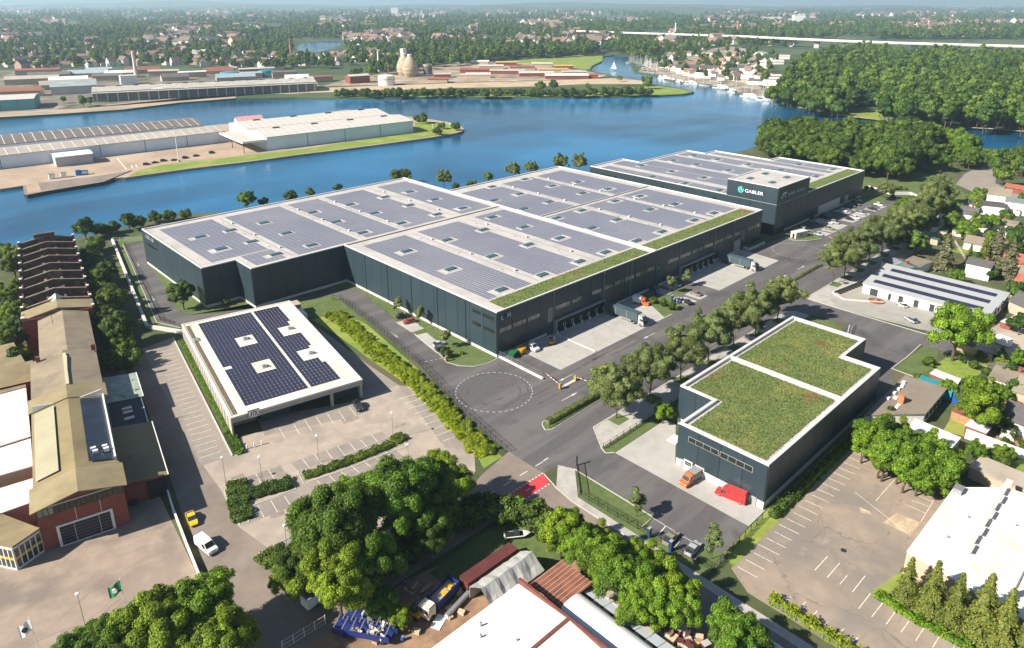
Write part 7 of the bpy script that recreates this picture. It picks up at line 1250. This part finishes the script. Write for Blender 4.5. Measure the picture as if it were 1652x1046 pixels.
x1 = G(1019.7,519)[0]; lorry(x1, 'articulated lorry with blue-grey tarpaulin at the front loading yard'); x2 = G(*T(980,330)(1200,560))[0]; lorry(x2, 'articulated lorry with blue-grey tarpaulin at the far loading yard')
FK = thing('forklift', 'yellow forklift on the concrete loading yard', 'forklift', (*G(890,556)[:2],.05), RAD(-20)); MB().box(-1,.7,-.5,.5,.3,1.0).box(-1,-.5,-.5,.5,1.0,1.3).build('body', AM, FK); MB().tube((-.8,-.45,1),(-.7,-.45,2.1),.04).tube((-.8,.45,1),(-.7,.45,2.1),.04).tube((.6,-.45,1),(.4,-.45,2.1),.04).tube((.6,.45,1),(.4,.45,2.1),.04).box(-.75,.45,-.5,.5,2.08,2.15).build('guard', MT['black'], FK); MB().box(.75,.85,-.4,-.3,.1,2.6).box(.75,.85,.3,.4,.1,2.6).box(.85,2.0,-.35,-.25,.1,.16).box(.85,2.0,.25,.35,.1,.16).build('mast', MT['metal'], FK)
for u in (-.7,.5):
    for s in (-1,1): obj('wheel', wh, FK, (u, s*.5, .3))
for x, y, m, lab in ((*G(828,575)[:2],mat('skip_green', (.02,.13,.05), .5, .1),'green waste skip at the corner of the loading yard'),(*G(841,569)[:2],AM,'ochre waste skip behind the green one')):
    o = thing('waste_skip', lab, 'skip', (x, y, .05), RAD(20)); MB().add([(-1.4,-.9,.1),(1.4,-.9,.1),(1.4,.9,.1),(-1.4,.9,.1),(-1.8,-1,1.5),(1.8,-1,1.5),(1.8,1,1.5),(-1.8,1,1.5)], [(3,2,1,0),(0,1,5,4),(1,2,6,5),(2,3,7,6),(3,0,4,7)]).build('tub', m, o); MB().box(-1.85,1.85,-1.05,0,1.5,1.6).build('lid', m, o); MB().box(-1.85,1.85,.02,1.05,1.5,1.58).build('lid', m, o)
nav = mat('charger_blue', (.02,.05,.20), .4, .05)
for (px_, py_), lab in (((1047,868),'dark blue charging column nearest the workshop gate'),((1082,889),'dark blue charging column between the two charging cars'),((1058,478),'dark blue charging column by the dark facade'),((1094,490),'dark blue charging column beside the black yard car'),((1084,487),'dark blue charging column between silver car and shrubs')):
    x, y, _ = G(px_, py_); o = thing('charging_column', lab, 'charger', (x, y, .03)); MB().box(-.35,.35,-.3,.3,0,2.3).build('cabinet', nav, o); MB().box(-.36,.36,-.31,.31,2.3,2.45).build('cap', MT['frame_grey'], o); MB().box(-.37,-.34,-.2,.2,1.3,1.8).build('screen', MT['glass'], o)
# ================================================================ PLANTING
AVX = [0,14.2,28.6,42.8,57,70.5,85.2]; od = ['first','second','third','fourth','fifth','sixth','seventh','eighth','ninth','tenth','eleventh','twelfth']; sq = MB()
for i, x in enumerate(AVX): tree('avenue', x, -44.9, 1.38, '%s leafy avenue tree from the entrance along the near row' % od[i], 'avenue trees', 'avenue_tree'); sq.sheet([(x-2.2,-43.9),(x+2.2,-43.9),(x+2.2,-47.4),(x-2.2,-47.4)], .075)
for i, x in enumerate((131,141.5,153,165,178.5,191,204,217,230,243,256,268)): tree('avenue', x, -43.6-.02*i+(8 if i > 9 else 0)*(i-9)*.5, random.uniform(1.35,1.55), '%s leafy avenue tree beyond the side street, counted from the junction' % od[i], 'avenue trees', 'avenue_tree'); sq.sheet([(x-2.4,-42.9),(x+2.4,-42.9),(x+2.4,-46.5),(x-2.4,-46.5)], .075)
structure('tree_pit', sq, MT['lawn'])
yt = [((643,509),'young tree on the lawn strip above the black car'),((677,527),'young tree on the lawn strip beside the red car'),((720,562),'young tree on the lawn strip beside the pale blue car'),((1080,473),'young tree in front of the dark facade beside the white car'),((1107,462),'young tree nearest the second loading yard'),((1027,834),'young tree on the lawn inside the workshop fence'),((1148,902),'young tree beside the last workshop bay')]
for (a, b), lab in yt: x, y, _ = G(a, b); tree('young', x, y, 1.15 if b < 800 else 1.25, lab, None, 'young_tree')
for u, v, s, lab in ((410,880,1.0,'first round shrub of the green bed by the orange van'),(500,905,1.0,'second round shrub of the green bed by the orange van'),(580,935,1.1,'third round shrub of the green bed by the orange van')): x, y, _ = G(*T(980,330)(u,v)); tree('shrub', x, y, s*.55, lab, None, 'shrub', cat='shrub')
x, y, _ = G(297,500); tree('wood', x, y, .78, 'dark round tree at the corner of the stepped hall', None, 'tree'); x, y, _ = G(*T(1200,230)(1245,520)); tree('avenue', x, y, .85, 'round tree on the lawn at the end of the staff car park', None, 'tree'); x, y, _ = G(1095,665); tree('bright', 6.5, -54.4, .55, 'dense bright shrub at the corner of the workshop', None, 'shrub', cat='shrub')
for (a, b), s, m, lab in (((722,577),.5,'shrub','low purple-grey shrub on the round lawn'),((745,572),.4,'bush','pale grass clump on the round lawn'),((716,570),.45,'shrub','small dark shrub at the barrier on the round lawn'),((366,492),.5,'shrub','dry shrub on the lawn in front of the stepped hall')): x, y, _ = G(a, b); tree(m, x, y, s, lab, None, 'shrub', cat='shrub')
hedge([(-14.6,-34.6),(8,-34.6)], 1.5, 1.1, 'trimmed hedge in the narrow bed at the entrance', .12, 60, 'leaf_avenue'); hedge([(9.5,-32.6),(60,-32.4),(148,-31.8)], 1.2, .5, 'low clipped hedge strip between yard road and public road', .14, 26, 'leaf_avenue'); hedge([(144,-1.8),(156,-1.8)], 1.6, 1.6, 'green planting in the raised bed at the hall corner', .15, 40, 'leaf_avenue')
hedge([(-6,-90.2),(54,-90.0)], 1.6, 1.3, 'wild hedge between the workshop wall and the cracked car park', .22, 20, 'leaf_wood', wob=.5); hedge([(76,-93),(60,-90.6),(34,-90.4)], 1.8, 1.6, 'dense green hedge beside the brown felt roof', .22, 22, 'leaf_near', wob=.5); hedge([(-26.2,-100),(-26.6,-112),(-26.8,-140)], 1.5, 1.1, 'bright overgrown hedge along the mesh fence', .2, 26, 'leaf_bright', wob=.4); hedge([(-11.4,-112.5),(-12.2,-119),(-12.0,-134)], 1.6, .7, 'low grassy hedge at the foot of the spruces', .2, 26, 'leaf_near', wob=.3)
# bright hedge bank between supermarket and turning circle
structure('hedge_bank', MB().sheet([(-12.8,69.5),(-15.4,45.6),(-20.8,12),(-28.4,-17.6),(-32,-36.8),(-38,-37),(-34.8,-30),(-28.6,5),(-28,24),(-26.5,45),(-26.5,70)], .03), MT['lawn_bright']); rr = random.Random(71); bpts = [(-19.5,62),(-20.5,50),(-22,40),(-24,26),(-25.2,12),(-27,0),(-30,-14),(-33,-28),(-34,-34)]; n = 0
for a, b in zip(bpts[:-1], bpts[1:]):
    L = math.hypot(b[0]-a[0], b[1]-a[1]); k_ = int(L/1.9)
    for i in range(k_):
        for side in (-1,0,1):
            if rr.random() < .2: continue
            f = (i+rr.random())/k_; tree('bush', a[0]+(b[0]-a[0])*f+side*1.5+rr.uniform(-.5,.5), a[1]+(b[1]-a[1])*f, rr.uniform(.55,.95), 'bright yellow-green bush of the bank below the dark green fence', 'bushes of the hedge bank', 'bush', .55, cat='bush')
hedge([(x-.7,y) for x, y in bpts], 3.4, .75, 'continuous bright yellow-green thicket on the bank below the dark green fence', .22, 16, 'leaf_bright', wob=.45, name='thicket')
# large trees of the foreground, placed by their crowns
def by_crown(key, cx_, cy_, zc, s, label, group=None, name='tree', cat='tree'):
    x, y, _ = G(cx_, cy_, zc*s); return tree(key, x, y, s, label, group, name, 1.0, cat=cat)
for a in ((540,850,1.30,'largest street tree, spreading over the end of the car park'),(645,800,1.25,'broad street tree in the middle of the foreground group'),(712,778,.95,'street tree closest to the red crossing'),(497,905,.85,'leaning street tree above the white box trailer'),(590,905,.95,'dark street tree behind the blue trailers'),(470,935,.55,'small tree hanging over the street bend'),(690,845,.8,'shaded tree at the edge of the garden lawn'),(585,815,1.0,'street tree filling the gap between the two largest ones'),(545,930,1.0,'tree beside the round clipped bush'),(700,800,.9,'street tree beside the shaded lawn')): by_crown('big', a[0], a[1], 8.6, a[2], a[3], None, 'street_tree')
for a in ((325,985,.95,'tall tree at the yard entrance nearest the white wall'),(262,1012,1.0,'dense tree in the middle of the lower left group'),(200,1035,.85,'tree in front of the green flag'),(130,1062,.75,'leftmost tree of the lower left group'),(352,1045,.9,'tree cut by the lower picture edge near the street')): by_crown('big', a[0], a[1], 8.6, a[2], a[3], None, 'yard_tree')
for i, a in enumerate(((905,862,.95,'bright'),(940,885,.9,'bright'),(972,905,1.0,'bright'),(1005,930,1.05,'bright'),(1035,905,.8,'bright'),(1042,952,.95,'bright'),(1085,955,.95,'bright'),(1030,985,.8,'bright'),(960,870,.7,'bright'),(1010,905,.8,'bright'),(1060,935,.85,'bright'),(1092,982,.85,'bright'),(925,855,.7,'bright'))): by_crown(a[3], a[0], a[1], 6.0 if a[3] == 'bright' else 8.6, a[2], 'bright green tree of the row screening the workshops from the street', 'trees along the workshop street', 'roadside_tree')
for a in ((775,818,1.0),(795,822,1.2),(815,824,1.1),(838,826,1.2),(858,832,1.2),(880,848,1.1),(760,828,1.2),(740,838,1.2),(715,850,1.3),(690,868,1.3),(665,885,1.2),(640,905,1.2),(612,925,1.1),(655,860,1.2)): by_crown('shrub', a[0], a[1], 2.0, a[2], 'dark shrub around the shaded garden lawn beside the red crossing', 'shrubs around the shaded lawn', 'garden_shrub', 'shrub')
for a in ((619,975,.62,'round clipped bush beside the blue trailers'),(646,997,.42,'small dark tree beside the yellow loader'),(1188,1030,1.0,'large bush over the pale blue lorry')): by_crown('bright', a[0], a[1], 6.0, a[2], a[3])
# conifers and garden trees on the right
for i, (x, y, h_) in enumerate(((-8.5,-116.3,9.6),(-8.6,-120.2,11.7),(-8.6,-123.8,11.6),(-8.4,-127.6,14.0),(-8.2,-130.6,13.0),(-7.3,-133.5,10.4))): tree('spruce', x, y, h_/13.0, '%s spruce of the row before the white works, counted from the car park' % od[i], 'spruce row', 'spruce_tree', 1.0)
tree('blue_spruce', 176.9, -67.5, 1.15, 'tall grey-blue spruce between the clinic and the red awning', None, 'spruce_tree'); by_crown('bright', 1547, 530, 6, 1.75, 'huge round tree between the clinic and the yellow wall'); by_crown('bright', 1580, 652, 6, 1.2, 'round bright tree in the garden behind the blue tarpaulin'); by_crown('bright', 1530, 625, 6, .5, 'small tree beside the white bungalow')
rr = random.Random(81)
for i in range(44): f = rr.random(); by_crown('cypress', 1385+f*140+rr.uniform(-12,12), 702+f*68+rr.uniform(-14,20), 4.3, rr.uniform(.85,1.35), 'tall dense conifer of the dark grove beside the yellow frames', 'conifers beside the yellow frames', 'cypress_tree')
for a in ((1455,705,.8),(1490,720,.85),(1520,745,.9),(1430,690,.7)): by_crown('bright', a[0], a[1], 6, a[2], 'yellowish loose tree over the white tent hall', 'trees over the white tent hall')
gd = [(1590,400,.9,'spruce'),(1610,395,1.1,'blue_spruce'),(1630,420,1.2,'blue_spruce'),(1645,380,1.0,'mid'),(1625,350,.7,'mid'),(1565,410,.7,'spruce'),(1575,425,.7,'mid'),(1545,445,.6,'bright'),(1600,440,.5,'mid'),(1500,345,.9,'mid'),(1520,330,1.1,'mid'),(1485,365,.9,'mid'),(1530,310,1.0,'mid'),(1620,282,1.1,'mid'),(1640,470,.8,'mid'),(1615,575,.6,'cypress'),(1640,580,.7,'cypress'),(1630,600,.5,'mid'),(1590,600,.5,'shrub'),(1480,610,.5,'shrub'),(1500,585,.6,'shrub'),(1465,640,.7,'shrub'),(1450,655,.7,'shrub'),(1435,670,.8,'shrub'),(1555,580,.5,'shrub'),(1640,630,.6,'mid'),(1600,660,.5,'mid'),(1590,395,.6,'cypress'),(1470,400,.6,'shrub'),(1440,425,.6,'shrub'),(1648,520,.7,'mid'),(1560,365,.5,'shrub'),(1480,390,.9,'mid'),(1605,320,.6,'shrub')]
nm = {'spruce':'narrow green spruce','blue_spruce':'broad grey-green conifer','mid':'leafy garden tree','bright':'bright garden tree','cypress':'slim garden cypress','shrub':'dark garden shrub','bush':'yellowish garden bush'}
for i, (a, b, s, k_) in enumerate(gd): zc = {'spruce':6,'blue_spruce':6,'mid':6.4,'bright':6,'cypress':4.3,'shrub':2,'bush':1.3}[k_]; by_crown(k_, a, b, zc, s, '%s between the houses at the right edge' % nm[k_], 'garden plants between the houses', 'garden_tree' if k_ not in ('shrub','bush') else 'garden_shrub', 'tree' if k_ not in ('shrub','bush') else 'shrub')
for i in range(62):
    a, b = rr.uniform(1440,1655), rr.uniform(315,470)
    if b > 405 and a < 1640: continue
    by_crown(['shrub','mid','shrub','bright','cypress'][i % 5], a, b, [2,6.4,2,6,4.3][i % 5], rr.uniform(.5,.95), '%s in the gardens behind the clinic' % ['dark shrub','leafy tree','dark shrub','bright tree','slim cypress'][i % 5], 'plants in the gardens behind the clinic', 'garden_shrub' if i % 5 in (0,2) else 'garden_tree', 'shrub' if i % 5 in (0,2) else 'tree')
for i in range(30): a, b = rr.uniform(1560,1655), rr.uniform(570,760); by_crown(['shrub','bright','shrub'][i % 3], a, b, [2,6,2][i % 3], rr.uniform(.35,.7), '%s in the lower gardens at the right edge' % ['dark shrub','bright tree','dark shrub'][i % 3], 'plants in the lower right gardens', 'garden_shrub' if i % 3 != 1 else 'garden_tree', 'shrub' if i % 3 != 1 else 'tree')
for i in range(26): a = rr.uniform(1500,1660); by_crown(['bright','mid','wood'][i % 3], a, 236+(a-1500)*.1+rr.uniform(-8,26), 6, rr.uniform(.8,1.2), 'leafy tree on the near river bank right of the wood', 'trees right of the wood', 'bank_tree')
for i, (hx, hy, rz_, L_, D_, k_) in enumerate(((205,-92,95,10,8,0),(246,-86,92,12,9,1),(272,-92,98,11,9,2),(296,-98,95,12,9,0),(150,-110,60,12,8,2),(172,-104,80,10,8,0),(190,-100,92,9,8,1),(222,-100,94,12,8,2),(86,-124,85,11,8,1),(72,-124,80,10,8,2),(318,-58,100,10,8,1),(260,-58,92,9,6,2))): house(hx, hy, RAD(rz_), L_, D_, 3.2+.8*(i % 3), 6.2+.8*(i % 3), WH if i % 4 else MT['beige'], [RD, FLT, DK][k_], '%s house with a %s gable roof in the garden suburb behind the clinic' % ('white' if i % 4 else 'beige', ['red','brown','dark'][k_]), 3, group='garden suburb houses')
sl = ['grey felt','rusty sheet','pale sheet','brown felt','green tarpaulin']; sm2 = [DK, bpy.data.materials['rust_sheet'], MT['steel_white'], FLT, mat('tarp_green', (.05,.16,.09), .7, .2)]
for i in range(26):
    a, b = (rr.uniform(1575,1655), rr.uniform(450,735)) if i < 14 else (rr.uniform(1450,1655), rr.uniform(345,400)); x, y, _ = G(a, b); w_, d_ = rr.uniform(2.5,6), rr.uniform(2.2,4)
    if math.hypot(x-118,y+100) < 12 or 127 < x < 158 and -97 < y < -50: continue
    an = RAD(rr.uniform(80,100)); c_, s_ = math.cos(an), math.sin(an)
    shed([(x,y),(x+w_*c_,y+w_*s_),(x+w_*c_-d_*s_,y+w_*s_+d_*c_),(x-d_*s_,y+d_*c_)], rr.uniform(2.1,2.8), sm2[i % 5], [WH, MT['brick'], MT['beige'], mm[0], MT['steel_white']][(i*3) % 5], 'small garden shed with a %s roof between the right-hand gardens' % sl[i % 5])['group'] = 'garden sheds'
for i, (p0, p1) in enumerate((((1585,470),(1652,492)),((1560,590),(1652,615)),((1600,640),(1652,660)),((1470,352),(1540,362)),((1540,392),(1560,425)),((1600,560),(1620,600)))): fence([G(*p0)[:2], G(*p1)[:2]], 1.5, '%s weathered wooden garden fence from the river end' % od[i], 'concrete_old', 2.2, .16, 'garden_fence')
for i in range(34):
    a, b = (rr.uniform(600,790), rr.uniform(925,1035)) if i < 22 else (rr.uniform(1060,1130), rr.uniform(990,1046)); x, y, _ = G(a, b)
    if -78 < x < -59 and y < -68.5: continue
    k_ = i % 3; o = thing(['pallet_stack','oil_drum','timber_stack'][k_], ['weathered pallet stack in the cluttered yard of the white workshop','blue steel drum in the cluttered yard of the white workshop','short stack of sawn timber in the cluttered yard of the white workshop'][k_], ['pallets','drum','timber'][k_], (x, y, .03), rr.uniform(0,3), 'clutter in the workshop yard')
    if k_ == 0:
        for j in range(rr.randint(3,7)): MB().box(-.6,.6,-.4,.4,j*.15,j*.15+.1).build('pallet', mm[1], o)
    elif k_ == 1: MB().lathe([(.3,0),(.3,.3),(.32,.32),(.3,.34),(.3,.9),(.27,.9),(.27,.87)],12).build('drum', BLUE, o); MB().lathe([(.27,.87),(.05,.88)],12).build('lid', MT['metal'], o)
    else:
        for j in range(6): MB().box(-1.3,1.3,-.5+(j % 3)*.34,-.2+(j % 3)*.34,(j//3)*.26,(j//3)*.26+.22).build('beam', mm[0] if j % 2 else mm[1], o)
# wood behind the office tower
wood = [(1208,252),(1250,268),(1330,282),(1440,296),(1492,282),(1505,250),(1470,232),(1380,228),(1300,226),(1235,236)]; rr = random.Random(91); pw = gl(wood); xs = [p[0] for p in pw]; ys = [p[1] for p in pw]; k_ = 0; x = min(xs)
while x < max(xs):
    y = min(ys)
    while y < max(ys):
        p = (x+rr.uniform(-2.5,2.5), y+rr.uniform(-2.5,2.5))
        if inpoly(p, pw): tree('wood' if rr.random() < .88 else 'mid', p[0], p[1], rr.uniform(1.15,1.7), 'dark leafy tree of the dense wood behind the office tower', 'wood behind the office tower', 'wood_tree'); k_ += 1
        y += 10.5
    x += 10.5
for i in range(20): by_crown('bright', 1425+i*7+rr.uniform(-3,3), 213+abs(i-8)*1.6+rr.uniform(-2,3), 6, rr.uniform(1.3,1.8), 'light green willow at the water behind the dense wood', 'willows behind the wood', 'willow_tree')
tree('wood', 321, -.7, 1.1, 'single tree on the meadow in front of the wood', None, 'tree')
for i in range(16): tree('shrub', 272+i*2.0, 18-i*1.9+rr.uniform(-1,1), rr.uniform(.3,.5), 'small round shrub in the meadow line behind the retaining wall', 'shrubs behind the retaining wall', 'shrub', cat='shrub')
# left bank and shore
for i in range(34): a, b = rr.uniform(-30,70), rr.uniform(400,600); a = min(a, 14+(b-400)*.06+rr.uniform(0,14)); by_crown(['wood','bright','mid','bright'][i % 4], a, b, 5.5, rr.uniform(.45,.85), 'bushy tree growing between the ruined hall and the left edge', 'thicket left of the ruin', 'thicket_tree')
for i in range(40): f = rr.random(); by_crown(['shrub','bright','bush','shrub','wood'][i % 5], 142+f*55+rr.uniform(-10,14), 392+f*190+rr.uniform(-6,8), 2.4, rr.uniform(.5,.9) if i % 5 in (1,4) else rr.uniform(.9,1.5), 'bush in the wild strip between the ruined hall and the white wall', 'thicket right of the ruin', 'thicket_bush', 'bush')
for a, b, k_, s in ((136,370,'mid',.9),(207,358,'mid',.8),(398,322,'bright',1.0),(424,327,'mid',.5),(470,318,'shrub',1.3),(500,312,'shrub',1.0),(545,303,'shrub',.9),(640,284,'shrub',1.6),(655,284,'shrub',1.4),(716,287,'avenue',.95),(760,300,'shrub',1.2),(788,286,'mid',.6),(828,274,'avenue',.9),(858,270,'avenue',.85),(905,262,'avenue',1.1),(934,262,'avenue',1.1),(735,303,'shrub',1.0),(250,352,'shrub',1.2),(275,350,'shrub',1.2),(300,347,'shrub',1.1),(225,360,'shrub',1.2),(165,372,'shrub',1.3),(185,368,'shrub',1.2)): by_crown(k_, a, b, {'shrub':2,'avenue':7.2}.get(k_, 6), s, 'shore %s at the river bank behind the long halls' % ('shrub' if k_ == 'shrub' else 'tree'), 'plants on the near shore', 'shore_shrub' if k_ == 'shrub' else 'shore_tree', 'shrub' if k_ == 'shrub' else 'tree')
for a, b, s in ((683,193,1.8),(672,192,1.3),(736,205,1.5),(705,213,1.3),(712,204,1.2)): by_crown('shrub', a, b, 2, s, 'bush at the grassy tip of the port peninsula', 'bushes on the peninsula tip', 'shore_shrub', 'shrub')
for i in range(70): f = i/69; by_crown('shrub', 545+f*505+rr.uniform(-4,4), 152-1.0*math.sin(f*3)-(3 if f > .8 else 0)+rr.uniform(-1.5,.8), 2, rr.uniform(1.3,2.3), 'rounded shrub of the belt along the far river bank', 'shrub belt on the far bank', 'bank_shrub', 'shrub')
for a, b, s in ((872,139,1.3),(893,137,1.2),(1046,133,1.3),(1040,131,1.0),(1000,126,.8),(948,139,.7),(133,163,1.0),(145,163,.8),(102,160,.7)): by_crown('mid', a, b, 6.4, s, 'single tree standing on the far river bank', 'single trees on the far bank', 'bank_tree')
for i in range(18): f = i/17; by_crown('mid', 1240+f*115+rr.uniform(-4,4), 152+f*22+rr.uniform(-6,3), 6.4, rr.uniform(1.2,1.7), 'rounded tree on the bank between the marina and the clearing', 'trees on the bank by the marina', 'bank_tree')
for i in range(44): f = i/43; by_crown('tall', 1420+f*240+rr.uniform(-4,4), 172+f*14+rr.uniform(-10,8), 8.6, rr.uniform(1.3,1.75), 'tall poplar-like tree at the front edge of the forest', 'tall trees at the forest front', 'forest_tree')
# masses of woodland
LK = gl([(470,98),(562,98),(556,64),(474,66)])
def fill(poly, step, keys, srange, jit=.4, keep=1.0, seed=1, z=0):
    pw = gl(poly); xs = [p[0] for p in pw]; ys = [p[1] for p in pw]; r = random.Random(seed); out = []; x = min(xs)
    while x < max(xs):
        y = min(ys)
        while y < max(ys):
            p = (x+r.uniform(-jit,jit)*step, y+r.uniform(-jit,jit)*step)
            if r.random() < keep and inpoly(p, pw) and not inpoly(p, LK): out.append((p[0], p[1], z, r.uniform(*srange), r.uniform(0,6.28)))
            y += step
        x += step
    return out
MIDS = TREES['mid'][0] + TREES['tall'][0] + TREES['wood'][0][:2] + TREES['mid'][0][:2]
scatter('forest', 'dense mixed forest on the far bank at the right', 'forest', fill([(1262,166),(1300,176),(1345,184),(1372,182),(1372,174),(1432,174),(1446,196),(1500,201),(1561,203),(1652,209),(1760,222),(1760,103),(1652,102),(1480,99),(1400,93),(1330,98),(1290,112),(1285,128),(1268,148)], 11, None, (1.0,2.15), .5, .93, 3), MIDS)
scatter('town_trees', 'leafy trees standing between the houses of the town', 'trees', fill([(-60,112),(120,112),(200,106),(300,110),(440,116),(520,112),(640,104),(760,96),(800,92),(960,80),(975,86),(1010,89),(1060,84),(1100,90),(1180,78),(1290,76),(1290,66),(940,60),(-60,60)], 20, None, (.8,1.6), .5, .58, 5) + fill([(560,130),(600,112),(760,96),(800,100),(700,112),(640,120)], 13, None, (.9,1.5), .5, .6, 6) + fill([(640,100),(700,80),(790,84),(870,88),(960,84),(960,90),(800,99)], 13, None, (1.2,2.0), .5, .7, 8) + fill([(1060,112),(1110,128),(1150,130),(1230,150),(1240,120),(1260,90),(1100,84),(1040,96)], 17, None, (.8,1.3), .5, .22, 7) + fill([(975,82),(1010,88),(1018,98),(1060,92),(1060,80),(1000,74)], 13, None, (1.1,1.8), .5, .8, 9), MIDS)
rr = random.Random(101); pts = []
while len(pts) < 12000:
    p = (rr.uniform(-80,1732), 11+53*rr.random()**.8); d = math.sin(p[0]*.017+p[1]*.21)+math.sin(p[0]*.041-p[1]*.13)+.6*math.sin(p[1]*.6+p[0]*.01)
    if d < -.9+.5*rr.random() or (470 < p[0] < 558 and 62 < p[1] < 95): continue
    x, y, _ = G(*p); dist = math.hypot(x-CAMP[0], y-CAMP[1]); pts.append((x, y, 0, rr.uniform(1.0,1.7)*(1+dist/9500), rr.uniform(0,6.28)))
scatter('far_woods', 'blue-green woods fading towards the horizon', 'woods', pts, MIDS)
scatter('viaduct_trees', 'trees on both sides of the motorway viaduct', 'trees', fill([(940,46),(1100,50),(1240,55),(1450,62),(1652,66),(1760,68),(1760,50),(1652,48),(1240,44),(940,40)], 26, None, (1.0,1.6), .5, .6, 12), MIDS)
# ---------------------------------------------------------------- the air
hz = bpy.data.materials.new('haze'); hz.use_nodes = True; nt = hz.node_tree; nt.nodes.clear()
pv = nt.nodes.new('ShaderNodeVolumePrincipled'); pv.inputs['Color'].default_value = (.60, .84, 1, 1); pv.inputs['Density'].default_value = HAZE; pv.inputs['Anisotropy'].default_value = .2
mo = nt.nodes.new('ShaderNodeOutputMaterial'); nt.links.new(pv.outputs[0], mo.inputs['Volume'])
hb = MB().box(-27000, 27000, -27000, 27000, -6, 175).build('haze', hz, kind='stuff', label='thin blue summer haze over the river and town', cat='haze')
